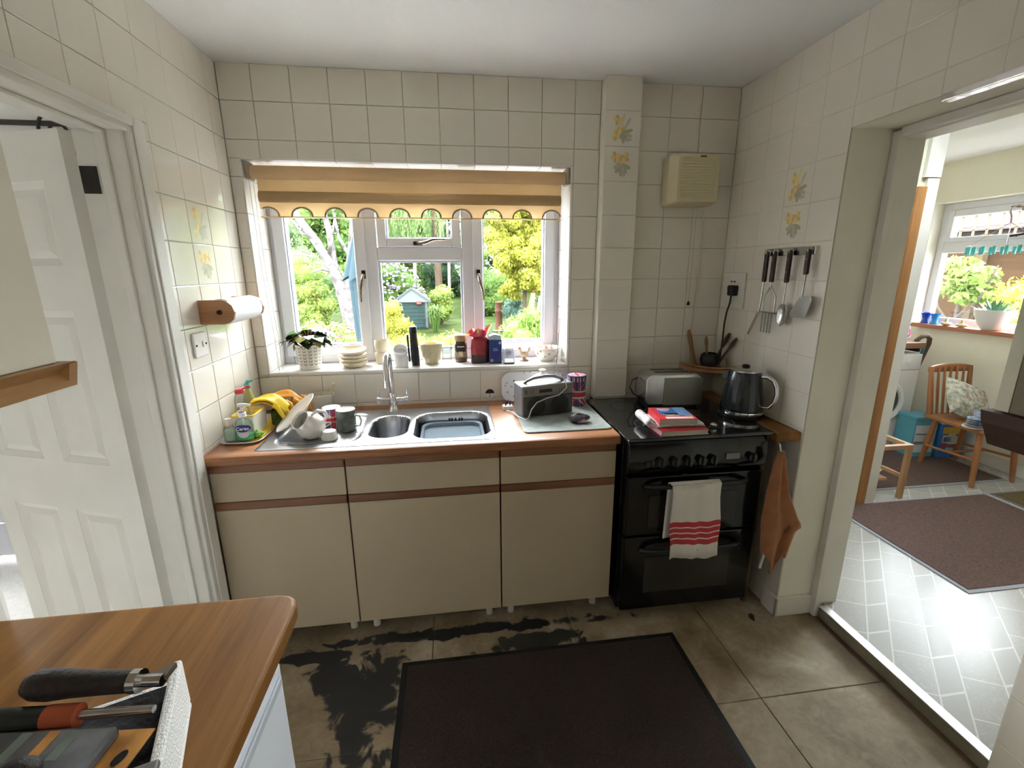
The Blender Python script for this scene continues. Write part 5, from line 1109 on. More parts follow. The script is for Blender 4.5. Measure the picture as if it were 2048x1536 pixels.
utensil('fish_slice', 'dark handled spatula with wide flat blade at the outer end of the rail', -.625, h_spat, .10)

# corner shelf with wooden utensils
cs = thing('corner_shelf', 'small wooden corner shelf behind the kettle', 'shelf', (W - .001, -0.001, 1.050))
arc = [(0, 0)] + [(-.205 * math.sin(math.radians(a)), -.205 * math.cos(math.radians(a))) for a in range(0, 91, 9)]
MB().prism(arc[::-1], 0, .016).build('board', m_pine if False else m_kw, cs, bevel=.002)
MB().tube([(x * .97, y * .97, .026) for x, y in arc[1:]], .006, 8).build('rim', m_kw, cs, smooth=True)
up = thing('utensil_bowl', 'round dark pot holding wooden utensils on the corner shelf', 'pot', (2.325, -0.085, 1.0665))
MB().lathe([(.030, 0), (.040, .006), (.050, .035), (.046, .062), (.036, .074), (.033, .074), (.044, .055), (.03, .012), (.002, .01)], 28, cap1=True).build('bowl', M('dark_pot', (0.018, 0.018, 0.017), .35), up, smooth=True)
m_dw = M('dark_wood', (0.10, 0.035, 0.02), .5, var=.3, vscale=30); m_mw = M('mid_wood', (0.30, 0.16, 0.06), .55, var=.2, vscale=30)
def spoon_(name, label, base, tip, mat, rr, head):
    B, T_ = Vector(base), Vector(tip); t = thing(name, label, 'utensil', base, group='utensils on the corner shelf'); d = T_ - B
    MB().tube([(0, 0, 0), tuple(d * .6), tuple(d * .75)], [rr * .6, rr * .6, rr * .7], 8).build('handle', mat, t, smooth=True)
    o = MB().ball((0, 0, 0), head, 14, 10).build('head', mat, t, smooth=True); o.location = d * .85; o.rotation_euler = d.to_track_quat('Z', 'Y').to_euler()
    return t
spoon_('wooden_spoon', 'broad reddish wooden spoon rising from the corner shelf pot', (2.340, -.100, 1.085), (2.383, -.135, 1.235), m_dw, .009, (.026, .011, .046))
spoon_('wooden_spatula', 'dark wooden stick leaning against the wall on the corner shelf', (2.352, -.120, 1.085), (2.388, -.195, 1.225), m_dw, .011, (.012, .010, .040))
spoon_('wooden_fork', 'tall pale wooden utensil at the left of the corner shelf', (2.262, -.050, 1.068), (2.225, -.030, 1.245), m_mw, .018, (.016, .012, .045))
spoon_('paring_tool', 'thin wooden handle standing in the corner shelf pot', (2.318, -.075, 1.085), (2.310, -.060, 1.215), m_mw, .010, (.009, .009, .034))
hr = thing('gravy_boat', 'pale broken-edged dish on the corner shelf beside the dark pot', 'dish', (2.358, -.165, 1.0665)); MB().prism([(-.020, 0), (.018, 0), (.030, .052), (.014, .030), (.0, .046), (-.014, .026), (-.034, .056)], -.010, .010, axis=1).build('dish', M('pale_dish', (0.38, 0.34, 0.26), .5), hr, bevel=.003, rot=(0, 0, .9))

# ------------------------------------------------------------------ near units on both sides
nw = thing('near_worktop', 'golden brown worktop in the foreground carrying the toolbox', 'worktop', (0, 0, 0))
b = MB(); b.prism([(.002, -1.432), (.560, -1.432), (.582, -1.437), (.597, -1.450), (.604, -1.472), (.606, -1.52), (.606, REAR + .02), (.002, REAR + .02)][::-1], .864, .902)
b.build('top', m_worktop_y, nw, bevel=.009, seg=3)
fr = thing('fridge', 'white undercounter fridge below the foreground worktop', 'fridge', (0.02, -2.14, 0))
m_fr = M('fridge_white', (0.80, 0.83, 0.88), .3)
MB().box(0, .52, 0, .60, .02, .845).build('body', m_fr, fr, bevel=.006)
MB().box(.523, .568, .0, .60, .06, .835).build('door', m_fr, fr, bevel=.010)
MB().box(.5685, .574, .02, .58, .795, .812).build('door_grip', M('fridge_grip', (0.55, 0.58, 0.63), .3), fr, bevel=.002)
MB().box(.02, .50, .02, .58, .0, .02).build('feet_rail', m_black, fr)
lc = thing('wall_cabinet', 'cream wall cabinet with wooden bottom moulding at the left edge', 'cabinet', (0, 0, 0))
MB().box(.001, .310, -2.75, -1.545, 1.440, 2.36).build('carcass', M('cab_grey_cream', (0.74, 0.70, 0.58), .55), lc)
for y0, y1 in ((-2.144, -1.545), (-2.75, -2.147)): MB().box(.3105, .330, y0, y1, 1.442, 2.36).build('door', MATS['cab_grey_cream'], lc, bevel=.002)
m_mo = wood('moulding_wood', (0.26, 0.12, 0.04), (0.44, 0.24, 0.09), 1, 12, .4)
MB().prism([(.30, 1.402), (.338, 1.402), (.340, 1.412), (.330, 1.424), (.342, 1.436), (.346, 1.4415), (.30, 1.4415)], -2.75, -1.530, axis=1).build('moulding', m_mo, lc)
MB().prism([(.001, 1.402), (.338, 1.402), (.346, 1.4395), (.001, 1.4395)], -1.5445, -1.528, axis=1).build('end_moulding', m_mo, lc)
rc = thing('wall_cabinet', 'wall cabinet with dark brown moulding at the right edge', 'cabinet', (0, 0, 0))
MB().box(2.085, W - .001, -2.25, -1.572, 1.290, 2.36).build('carcass', M('cab_shaded_cream', (0.44, 0.41, 0.30), .55), rc)  # cream darkened in the colour to stand for the shaded cabinet front
MB().box(2.066, 2.0845, -1.597, -1.572, 1.292, 2.36).build('end_stile', MATS['cab_shaded_cream'], rc, bevel=.001)
for y0, y1 in ((-2.25, -1.599),): MB().box(2.064, 2.0845, y0, y1, 1.292, 2.36).build('door', M('dark_brown_door', (0.10, 0.075, 0.035), .5, var=.2, vscale=20), rc, bevel=.002)
MB().prism([(2.050, 1.2895), (2.058, 1.262), (2.075, 1.235), (2.088, 1.210), (2.110, 1.205), (2.110, 1.2895)][::-1], -2.25, -1.560, axis=1).build('moulding', M('moulding_dark', (0.055, 0.028, 0.02), .5), rc)
MB().box(2.110, W - .001, -1.572, -1.560, 1.205, 1.2895).build('end_moulding', MATS['moulding_dark'], rc)

# door mat
dm = thing('door_mat', 'dark brown ribbed mat with black rubber border on the kitchen floor', 'mat', (0, 0, 0))
MB().box(.697, 1.878, -2.55, -.742, .0005, .006).build('rubber_edge', M('mat_rubber', (0.010, 0.010, 0.010), .7), dm, bevel=.002)
MB().box(.722, 1.853, -2.52, -.765, .006, .0095).build('pile', M('mat_pile', (0.062, 0.038, 0.031), .98, var=.35, vscale=260, bump=1.0, bscale=500, world_co=True), dm)

# toolbox of hand tools on the near worktop
tx = thing('polystyrene_box', 'white polystyrene tray of hand tools on the foreground worktop', 'tray', (.512, -1.690, .9025), rz=.36)
m_ps = M('polystyrene', (0.84, 0.83, 0.80), .9, bump=.5, bscale=250); TXM = Matrix.Translation((.512, -1.690, .9025)) @ Matrix.Rotation(.36, 4, 'Z')
b = MB(); X0, X1, Y0, Y1 = -.47, 0.0, -.36, .0
b.box(X0, X1, Y0, Y1, 0, .012); b.box(X1 - .014, X1, Y0, Y1, .012, .092); b.box(X0, X0 + .014, Y0, Y1, .012, .080); b.box(X0 + .014, X1 - .014, Y1 - .014, Y1, .012, .060); b.box(X0 + .014, X1 - .014, Y0, Y0 + .014, .012, .080)
b.build('tray', m_ps, tx, bevel=.004)
MB().box(X0 + .016, X1 - .0145, Y0 + .016, Y1 - .016, .0125, .066).build('dark_lining', M('lining_black', (0.014, 0.011, 0.012), .9, bump=1, bscale=40), tx)
sdm = M('tool_handle_black', (0.022, 0.015, 0.013), .55, var=.4, vscale=50, bump=.3, bscale=120)
def tool(name, label, loc, rz, ry=0):
    return thing(name, label, 'tool', loc, group='hand tools in the tray', rot=(0, ry, rz))
t = tool('chisel', 'fat dark wooden handled chisel lying across the top of the tools', (.338, -1.738, 1.020), -.09)
MB().tube([(0, 0, 0), (.005, 0, 0), (.018, 0, 0), (.04, 0, 0), (.07, 0, 0), (.11, 0, 0), (.146, 0, 0)], [.006, .014, .0195, .0205, .0175, .0155, .0145], 18).build('handle', sdm, t, smooth=True)
MB().cyl((.146, 0, 0), (.158, 0, 0), .0155, n=18).build('ferrule', m_chrome, t, smooth=True); MB().cyl((.158, 0, 0), (.188, 0, 0), .0085, n=12).build('shank', m_chrome, t, smooth=True)
MB().prism([(.160, .004), (.190, .004), (.190, .026), (.184, .026)], -.004, .004).build('blade', M('blade_brown', (0.16, 0.13, 0.10), .4, .6), t)
t = tool('screwdriver', 'long black screwdriver with orange collar beneath the chisel', (.228, -1.770, 1.003), -.05)
MB().tube([(0, 0, 0), (.02, 0, 0), (.10, 0, 0), (.165, 0, 0)], [.010, .0155, .0150, .0135], 14).build('handle', M('tool_black_green', (0.018, 0.020, 0.015), .5), t, smooth=True)
MB().cyl((.165, 0, 0), (.205, 0, 0), .0145, .0140, 16).build('collar', M('tool_orange', (0.36, 0.07, 0.025), .45), t, smooth=True)
MB().tube([(.205, 0, 0), (.30, 0, 0)], [.0065, .005], 10).build('shank', m_steel, t, smooth=True)
t = tool('blister_pack', 'clear plastic blister pack with orange card among the tools', (.330, -1.817, .985), -.10, -.03)
MB().box(-.22, .205, -.040, .034, -.002, .0).build('card', M('card_orange', (0.60, 0.28, 0.07), .5, var=.35, vscale=25), t)
MB().prism(rrect(-.20, .168, -.032, .028, .008), .0005, .018).build('blister', M('blister_plastic', (0.11, 0.115, 0.125), .12, coat=.6, var=.5, vscale=16), t, bevel=.005, smooth=True, seg=3)
for x, mt in ((.085, 'card_orange'), (.112, 'blister_pale'), (.050, 'blister_stripe')):
    MB().box(x, x + .014, -.016, .022, .0182, .0185).build('label_stripe', M(mt, (0.20, 0.25, 0.22), .4) if mt != 'card_orange' else MATS[mt], t)
MB().lathe([(.006, 0), (.006, .0012)], 14, sx=1.7).build('hang_hole', m_black, t, loc=(.188, -.004, .0), rot=(0, 0, 1.3))
t = tool('pliers', 'orange and black gripped pliers at the front of the tool tray', (.385, -1.868, .984), .0)
for s in (-1, 1): MB().tube([(-.16, s * .012, 0), (-.10, s * .014, 0), (-.02, s * .013, 0), (.06, s * .006, 0)], [.008, .009, .009, .007], 10).build('grip', M('grip_orange', (0.36, 0.11, 0.025), .5, var=.4, vscale=30) if s > 0 else sdm, t, smooth=True)
MB().prism([(.05, -.012), (.08, -.012), (.125, -.005), (.125, .005), (.08, .012), (.05, .012)], -.006, .006).build('jaw', m_steel, t, bevel=.002)
t = tool('rubber_handle_tool', 'round black rubber-ended tool in front of the blister pack', (.425, -1.862, 1.012), .3); MB().ball((0, 0, 0), (.024, .018, .017), 18, 12).build('knob', sdm, t, smooth=True); MB().tube([(-.01, 0, -.004), (-.09, -.01, -.012)], [.012, .009], 10).build('shaft', sdm, t, smooth=True)
t = tool('scraper', 'dull grey steel scraper at the front corner of the tools', (.545, -1.880, .990), .35); MB().prism([(-.06, -.05), (.03, -.05), (.035, .016), (.0, .018), (-.04, -.004)], 0, .010).build('blade', M('dull_steel', (0.20, 0.19, 0.18), .5, .6), t, bevel=.003); MB().box(-.14, -.061, -.045, -.022, -.004, .014).build('handle', sdm, t, bevel=.005)
# ------------------------------------------------------------------ utility room
def vinyl_material():
    m = bpy.data.materials.new('patterned_vinyl'); m.use_nodes = True; N, L = nodes_of(m); b = N['Principled BSDF']
    pos = N.new('ShaderNodeNewGeometry').outputs['Position']; sp_ = N.new('ShaderNodeSeparateXYZ'); L.new(pos, sp_.inputs[0])
    def mt(op, a, c=None, d=None, cl=False):
        n = N.new('ShaderNodeMath'); n.operation = op; n.use_clamp = cl
        for i, x in enumerate((a, c, d)):
            if x is None: continue
            if isinstance(x, (int, float)): n.inputs[i].default_value = x
            else: L.new(x, n.inputs[i])
        return n.outputs[0]
    x = mt('MULTIPLY', mt('SUBTRACT', sp_.outputs[0], 2.956), 1 / .14); y = mt('MULTIPLY', mt('ADD', sp_.outputs[1], .917), 1 / .15)
    i = mt('MULTIPLY', mt('ADD', x, y), .5); j = mt('MULTIPLY', mt('SUBTRACT', y, x), .5)
    def near(v, w): f = mt('FRACT', mt('ADD', v, .5)); return mt('LESS_THAN', mt('ABSOLUTE', mt('SUBTRACT', f, .5)), w)
    fj = mt('FRACT', j); band = mt('GREATER_THAN', fj, .614)
    l1 = near(j, .014); l2 = near(mt('ADD', j, .386), .014)
    rung = mt('MULTIPLY', near(y, .030), band)
    gap = mt('MULTIPLY', near(mt('ADD', i, mt('MULTIPLY', fj, .35)), .012), mt('SUBTRACT', 1, band))
    line = mt('MAXIMUM', mt('MAXIMUM', l1, l2), mt('MAXIMUM', rung, gap))
    br = N.new('ShaderNodeTexBrick'); br.inputs['Scale'].default_value = 70; br.inputs['Mortar Size'].default_value = .03; L.new(pos, br.inputs['Vector'])
    nz = N.new('ShaderNodeTexNoise'); nz.inputs['Scale'].default_value = 40; nz.inputs['Distortion'].default_value = 2.5; L.new(pos, nz.inputs['Vector'])
    fl = mt('GREATER_THAN', nz.outputs['Fac'], .60)
    det = mt('ADD', mt('MULTIPLY', br.outputs['Fac'], mt('MULTIPLY', band, .8)), mt('MULTIPLY', fl, mt('MULTIPLY', mt('SUBTRACT', 1, band), .45)))
    tot = mt('MAXIMUM', line, mt('MULTIPLY', det, .65))
    mx = N.new('ShaderNodeMixRGB'); mx.inputs[1].default_value = (0.37, 0.355, 0.325, 1); mx.inputs[2].default_value = (0.62, 0.60, 0.57, 1); L.new(tot, mx.inputs[0]); L.new(mx.outputs[0], b.inputs['Base Color'])
    b.inputs['Roughness'].default_value = .28
    bp = N.new('ShaderNodeBump'); bp.inputs['Strength'].default_value = .5; bp.inputs['Distance'].default_value = .0015; L.new(tot, bp.inputs['Height']); L.new(bp.outputs[0], b.inputs['Normal'])
    return m
UN = -1.95
m_uw = M('utility_wall', (0.85, 0.81, 0.69), .8, var=.02, vscale=4, world_co=True)
fu = tag_s(MB().box(2.63, XU, UN, YU, -.1, ZS).build('floor_utility', vinyl_material()), 'pale patterned vinyl floor of the utility room')
b = MB(); b.box(2.604, XU + .2, -.13, YU, 2.43, 2.53); b.box(2.604, XU + .2, UN, -.53, 2.43, 2.53); b.box(2.604, 3.2, -.53, -.13, 2.43, 2.53); b.box(3.7, XU + .2, -.53, -.13, 2.43, 2.53); tag_s(b.build('ceiling_utility', m_white), 'white utility room ceiling with an opening for the added rooflight')
rl_ = struct('added_rooflight', 'added unseen rooflight that brightens the utility room'); MB().box(3.2, 3.7, -.53, -.13, 2.50, 2.506).build('pane', m_glass, rl_); MB().box(3.43, 3.47, -.53, -.13, 2.45, 2.50).build('glazing_bar', m_upvc, rl_)  # rooflight added out of view to light the utility floor and walls
b = MB(); UW0, UW1, UZ0, UZ1 = .10, 1.315, 1.105, 2.108
b.box(XU, XU + .2, UN, UW0, -.1, 2.43); b.box(XU, XU + .2, UW1, YU, -.1, 2.43); b.box(XU, XU + .2, UW0, UW1, -.1, UZ0 - .03); b.box(XU, XU + .2, UW0, UW1, UZ1, 2.43)
tag_s(b.build('wall_utility_window', m_uw), 'cream utility room wall with the small window')
tag_s(MB().box(3.62, XU + .2, YU, YU + .1, -.1, 2.43).build('wall_utility_end', m_uw), 'cream end wall behind the washing machine')
b = MB(); b.box(2.604, 3.625, .09, .25, -.1, 2.43); b.box(3.625, 3.700, .09, YU, -.1, 2.43); ws = tag_s(b.build('wall_utility_stub', M('stub_cream', (0.62, 0.62, 0.48), .7)), 'cream wall end beside the stool')
MB().box(3.565, 3.622, .065, .0895, ZS, 2.02).build('bare_timber_strip', wood('bare_timber', (0.26, 0.11, 0.035), (0.42, 0.21, 0.07), 2, 12, .6), ws)
MB().box(3.600, 3.700, .070, .0895, 2.07, 2.42).build('frieze_board', m_gloss, ws); MB().box(3.624, 3.700, .072, .0895, ZS, 2.065).build('painted_post', m_gloss, ws, bevel=.002)
tag_s(MB().box(2.604, XU + .2, UN - .1, UN, -.1, 2.43).build('wall_utility_near', m_uw), 'cream near wall of the utility room')
tag_s(MB().box(2.604, 2.70, UN, YN - .02, -.1, 2.43).build('wall_utility_back', m_uw), 'utility side of the kitchen wall')
tag_s(MB().box(XU - .014, XU - .0005, UN + .01, .95, ZS + .001, ZS + .10).build('baseboard_utility', m_gloss, bevel=.004), 'painted skirting behind the spindle chair')
w2 = struct('window_2', 'white utility room window with top light')
def ubar(nm, y0, y1, z0, z1, par=w2, x0=XU + .10, x1=XU + .16): return MB().box(x0, x1, y0, y1, z0, z1).build(nm, m_upvc, par, bevel=.005)
for q in ((UW0, UW0 + .06, UZ0, UZ1), (UW1 - .06, UW1, UZ0, UZ1), (UW0 + .06, UW1 - .06, UZ0, UZ0 + .05), (UW0 + .06, UW1 - .06, UZ1 - .06, UZ1)): ubar('frame', *q)
ubar('transom', UW0 + .06, UW1 - .06, 1.700, 1.790)
s_ = MB(); a0, a1 = UW0 + .06, UW1 - .06
for q in ((a0, a0 + .05, 1.79, 2.048), (a1 - .05, a1, 1.79, 2.048), (a0 + .05, a1 - .05, 1.79, 1.828), (a0 + .05, a1 - .05, 1.995, 2.048)): s_.box(XU + .085, XU + .15, q[0], q[1], q[2], q[3])
s_ = s_.build('sash', m_upvc, w2, bevel=.004)
MB().box(XU + .128, XU + .134, a0 + .05, a1 - .05, 1.828, 1.995).build('pane', m_glass, s_); MB().box(XU + .128, XU + .134, a0, a1, UZ0 + .05, 1.70).build('pane', m_glass, w2)
MB().tube([(XU + .08, .72, 1.81), (XU + .05, .74, 1.81), (XU + .045, .66, 1.818), (XU + .05, .62, 1.82)], [.008, .009, .008, .005], 8).build('handle', m_darkmetal, s_, smooth=True)
us_ = tag_s(MB().box(XU - .075, XU + .10, UW0 - .05, UW1 - .06, UZ0 - .032, UZ0).build('trim_6', wood('red_sill_wood', (0.28, 0.085, 0.035), (0.42, 0.15, 0.07), 1, 10, .35), bevel=.004), 'reddish wooden window sill in the utility room')

# rugs
def rug(label, x0, x1, y0, y1, col, edge=(0.30, 0.31, 0.34), z=ZS):
    t = thing('floor_mat', label, 'mat', (0, 0, 0), group='utility room mats'); MB().box(x0, x1, y0, y1, z + .0005, z + .005).build('rubber_edge', M('edge_%d' % int(x0 * 100), edge, .7), t, bevel=.0015)
    MB().box(x0 + .022, x1 - .022, y0 + .022, y1 - .022, z + .005, z + .009).build('pile', M('pile_%d' % int(x0 * 100), col, .98, var=.25, vscale=90, bump=1, bscale=400, world_co=True), t); return t
rug('large dusty brown mat across the utility room floor', 3.370, 4.570, -.768, .085, (0.20, 0.125, 0.105), (0.36, 0.37, 0.42))
rug('brown mat under the spindle chair and stool', 3.860, 4.975, .228, .930, (0.17, 0.105, 0.085))
rug('brown and green doormat at the right of the utility room', 4.605, 5.09, -.62, .075, (0.20, 0.14, 0.055), (0.14, 0.14, 0.15))

# stool
m_sw2 = M('stool_wood', (0.42, 0.24, 0.12), .45, var=.2, vscale=14, stretch=(1, 1, .2))
stl = thing('wooden_stool', 'small open-frame wooden stool beside the wall end', 'stool', (3.825, .235, ZS))
for x in (-.110, .110):
    for y in (-.12, .12): MB().prism([(x - .016, y - .014), (x + .016, y - .014), (x + .016, y + .014), (x - .016, y + .014)], 0, .362).build('leg', m_sw2, stl, bevel=.003)
for q in ((-.127, .127, -.135, -.105), (-.127, .127, .105, .135), (-.127, -.097, -.1045, .1045), (.097, .127, -.1045, .1045)): MB().box(q[0], q[1], q[2], q[3], .3622, .392).build('top_rail', m_sw2, stl, bevel=.003)
for x in (-.110, .110): MB().box(x - .009, x + .009, -.106, .106, .145, .170).build('stretcher', m_sw2, stl, bevel=.002)
MB().box(-.094, .094, .111, .129, .145, .170).build('stretcher', m_sw2, stl, bevel=.002)
MB().box(-.094, .094, -.03, .03, .09, .108).build('stretcher', m_sw2, stl, bevel=.002)
wd = tag(MB().lathe([(.06, 0), (.075, .004), (.082, .03), (.074, .034), (.002, .036)], 28, cap1=True).build('round_basin', M('basin_cream', (0.72, 0.70, 0.64), .4), smooth=True, loc=(3.985, .50, ZS + .30), rot=(1.15, 0, .3)), 'cream round basin leaning behind the stool', 'basin')
sh = thing('red_bag', 'maroon bag with white cord on the floor behind the stool', 'bag', (4.03, .52, ZS + .009)); MB().ball((0, 0, .085), (.12, .09, .085), 20, 12).build('sack', M('maroon', (0.22, 0.03, 0.05), .7, var=.3, vscale=20), sh, smooth=True)
MB().tube([(-.10, -.09, .04), (-.04, -.105, .03), (.02, -.10, .05), (.05, -.095, .02), (.10, -.08, .045)], .007, 8).build('cord', M('cord_white', (0.75, 0.72, 0.7), .7), sh, smooth=True)

# spindle chair
m_ch = M('chair_wood', (0.34, 0.135, 0.05), .35, var=.22, vscale=10, stretch=(1, 1, .15))
cz0 = ZS; ch = thing('spindle_chair', 'brown wooden spindle-back chair piled with crockery under the utility window', 'chair', (4.775, .40, ZS))
SZ = .392
MB().prism([(-.20, -.225), (.20, -.225), (.205, -.10), (.19, .20), (-.19, .20), (-.205, -.10)], SZ, SZ + .030).build('seat', m_ch, ch, bevel=.010, seg=3)
for (x, y), (fx, fy) in (((-.15, -.17), (-.190, -.225)), ((.15, -.17), (.188, -.200)), ((-.14, .14), (-.130, .195)), ((.14, .14), (.205, .205))):
    MB().tube([(x, y, SZ + .004), ((x + fx) / 2, (y + fy) / 2, SZ * .55), (fx, fy, .009 if fy > 0 else 0.0)], [.016, .020, .014], 12).build('leg', m_ch, ch, smooth=True)
for s in (-1, 1): MB().tube([(s * .170, -.19, .19), (s * .155, .16, .17)], .010, 8).build('stretcher', m_ch, ch, smooth=True)
MB().tube([(-.165, -.01, .18), (.165, -.01, .18)], .010, 8).build('stretcher', m_ch, ch, smooth=True)
def bk(x, k): return (x * (1 + .10 * k), .175 + .05 * k, SZ + .028 + k * .36)
MB().prism([(-.03 - 0, 0)], 0, 0) if False else None
for x in (-.165, .155): MB().tube([bk(x, 0), bk(x, .5), bk(x, 1)], [.020, .018, .014], 10).build('back_post', m_ch, ch, smooth=True)
for x in (-.105, -.055, -.005, .045, .10): MB().tube([bk(x, 0), bk(x, .5), bk(x, 1)], [.008, .010, .007], 8).build('spindle', m_ch, ch, smooth=True)
b = MB(); b.grid(lambda u, v: (-.190 + .375 * u, .228 - .03 * (1 - (2 * u - 1) ** 2) * -1 * .5 + .0, SZ + .350 + .046 * v + .018 * (1 - (2 * u - 1) ** 2) * v), 16, 3); b.build('top_rail', m_ch, ch, solid=.022, smooth=True, bevel=.004)
cu = thing('floral_cushion', 'floral patterned cushion propped on the spindle chair', 'cushion', (4.70, .37, ZS + SZ + .045), rot=(-.58, .35, -.1))
def cuf(u, v, s):
    x, z = 2 * u - 1, 2 * v - 1; t = max(0, (1 - abs(x) ** 3) * (1 - abs(z) ** 3)); return (.190 * x * (1 - .12 * z * z), s * .06 * t, .155 + .150 * z * (1 - .08 * x * x))
m_fl = M('floral_cloth', (0.22, 0.24, 0.17), .9, vscale=34, col2=(0.66, 0.62, 0.52), var=.25, detail=6)
b = MB(); b.grid(lambda u, v: cuf(u, v, -1), 18, 18); b.grid(lambda u, v: cuf(u, v, 1), 18, 18, flip=True); b.build('pad', m_fl, cu, smooth=True, angle=3)
for k in range(7):
    u, v = ((.35, .8), (.6, .85), (.75, .7), (.5, .6), (.3, .5), (.68, .48), (.85, .86))[k]; p = cuf(u, v, -1)
    MB().ball((p[0], p[1] - .001, p[2]), (.016, .003, .012), 8, 5).build('flower_print', M('rose_print', (0.50, 0.24, 0.19), .9), cu)
zz = ZS + SZ + .0305
trp = tag(MB().lathe([(.10, 0), (.135, .008), (.138, .012), (.13, .012), (.10, .005), (.002, .005)], 36, cap1=True, sx=1.1, sy=.55).build('oval_platter', m_wg, smooth=True, loc=(4.660, .250, zz)), 'white oval platter on the front of the chair seat', 'platter')
m_bp = M('blue_china', (0.22, 0.30, 0.55), .25, var=.3, vscale=50, col2=(0.62, 0.66, 0.75))
for k in range(4):
    o = MB().lathe([(.035, 0), (.06, .010), (.066, .013), (.063, .014), (.035, .005), (.002, .005)], 30, cap1=True).build('blue_plate', m_bp, smooth=True, loc=(4.612, .245, zz + .0125 + .0145 * k)); tag(o, ('lowest', 'second lowest', 'second highest', 'topmost')[k] + ' blue patterned saucer in the stack on the chair', 'saucer', 'blue saucers on the chair')
bcup = thing('blue_cup', 'blue and white cup on top of the stacked saucers on the chair', 'cup', (4.612, .245, zz + .076)); MB().lathe([(.025, 0), (.036, .02), (.040, .048), (.037, .048), (.03, .01), (.002, .008)], 26, cap1=True).build('bowl', m_bp, bcup, smooth=True); MB().tube([(.036, 0, .04), (.055, 0, .035), (.052, 0, .015), (.034, 0, .012)], .004, 8).build('handle', m_bp, bcup, smooth=True)
wdish = tag(MB().box(4.685, 4.775, .205, .295, zz + .013, zz + .040).build('white_dish', m_wg, bevel=.010), 'white square dish beside the saucers on the chair', 'dish')

# washing machine with worktop above
wm = thing('washing_machine', 'white front-loading washing machine in the utility room', 'washing machine', (4.22, .90, ZS)); m_ap = M('appliance_white', (0.78, 0.76, 0.74), .3)
MB().box(0, .60, .02, .58, .0, .835).build('body', m_ap, wm, bevel=.006); MB().box(0, .60, -.004, .0195, .70, .830).build('control_fascia', m_ap, wm, bevel=.005); MB().box(0, .60, .0, .0195, .08, .697).build('front_panel', m_ap, wm, bevel=.004)
MB().lathe([(.175, 0), (.178, .020), (.165, .030), (.140, .026), (.135, .006)], 40, cap1=False).build('door_ring', m_ap, wm, smooth=True, loc=(.315, .0, .43), rot=(H90, 0, 0)); MB().lathe([(.139, .005), (.12, .018), (.06, .022), (.002, .023)], 36, cap0=False).build('door_glass', M('drum_glass', (0.05, 0.055, 0.06), .1), wm, smooth=True, loc=(.315, .0, .43), rot=(H90, 0, 0))
MB().box(.335, .395, -.0055, -.0038, .735, .765).build('sticker', M('sticker_grey', (0.30, 0.27, 0.27), .4), wm); MB().box(.335, .395, -.0055, -.0038, .712, .728).build('sticker', M('sticker_lilac', (0.50, 0.45, 0.48), .4), wm)
MB().lathe([(.022, 0), (.020, .016)], 18).build('dial', m_ap, wm, loc=(.48, -.004, .765), rot=(H90, 0, 0)); MB().box(.03, .18, -.006, -.0035, .725, .805).build('detergent_drawer', m_ap, wm, bevel=.002)
uw = tag(MB().box(3.72, 4.815, .885, YU - .001, .935, .985).build('utility_worktop', m_trimwood, bevel=.004), 'brown worktop over the washing machine', 'worktop')
MB().box(4.79, 4.812, .92, 1.48, .90, .9345).build('bracket', M('bracket_brown', (0.05, 0.025, 0.02), .8), uw)  # dark brown bracket under the worktop end
hb = thing('hanging_strap', 'brown padded strap looped over the end of the utility worktop', 'strap', (4.835, .95, .96)); MB().tube([(-.05, 0, .028), (-.015, -.01, .062), (.03, -.012, .072), (.068, -.010, .045), (.075, -.004, .0), (.06, .0, -.07), (.035, .0, -.16), (.01, .0, -.24)], [.016, .018, .018, .018, .018, .016, .014, .012], 10).build('strap', M('strap_brown', (0.13, 0.085, 0.05), .8), hb, smooth=True); MB().tube([(.035, -.006, .0), (.02, -.008, -.09)], .012, 8).build('blue_cloth', M('cloth_teal', (0.05, 0.28, 0.38), .7), hb, smooth=True)
hk = thing('wire_hangers', 'tangle of white and pink wire on the utility worktop', 'wire', (4.69, 1.00, .986))
for k, (m_, r, h, p) in enumerate(((M('wire_white', (0.82, 0.80, 0.84), .4), .055, .10, 0), (M('wire_pink', (0.62, 0.10, 0.26), .4), .06, .16, 1.0), (MATS['wire_white'], .05, .19, 2.2), (M('wire_pale', (0.60, 0.62, 0.72), .4), .045, .13, 3.0))):
    MB().tube([(r * math.cos(t * 1.3 + p), r * .6 * math.sin(t * 2.1 + p), .008 + h * (.5 + .5 * math.sin(t + p * .5 - H90))) for t in [i * .25 for i in range(34)]], .0055, 6).build('wire', m_, hk, smooth=True)
# detergent boxes
def carton(label, loc, w, d, h, base, lidm, prints, rz=0):
    t = thing('detergent_box', label, 'box', loc, rz=rz, group='detergent boxes'); MB().box(0, w, 0, d, 0, h).build('box', base, t, bevel=.003); MB().box(-.004, w + .004, -.004, d + .004, h, h + .025).build('lid', lidm, t, bevel=.003)
    for (x0, x1, z0, z1, m_) in prints: MB().box(x0 * w, x1 * w, -.0012, -.0002, z0 * h, z1 * h).build('print', m_, t)
m_te = M('box_teal', (0.10, 0.34, 0.44), .45); m_pw = M('box_white', (0.62, 0.64, 0.66), .5); m_nb = M('box_navy', (0.03, 0.06, 0.20), .4); m_ye = M('box_yellow', (0.70, 0.48, 0.06), .4); m_bb = M('box_blue', (0.04, 0.16, 0.50), .4)
carton('teal and white detergent box beside the washing machine', (4.655, .70, ZS + .0095), .195, .17, .315, m_te, m_te, ((.06, .94, .12, .86, m_pw), (.08, .5, .34, .42, m_nb), (.78, .95, .40, .54, M('box_green', (0.02, 0.18, 0.10), .4)), (.1, .9, .60, .64, m_te)), -.1)
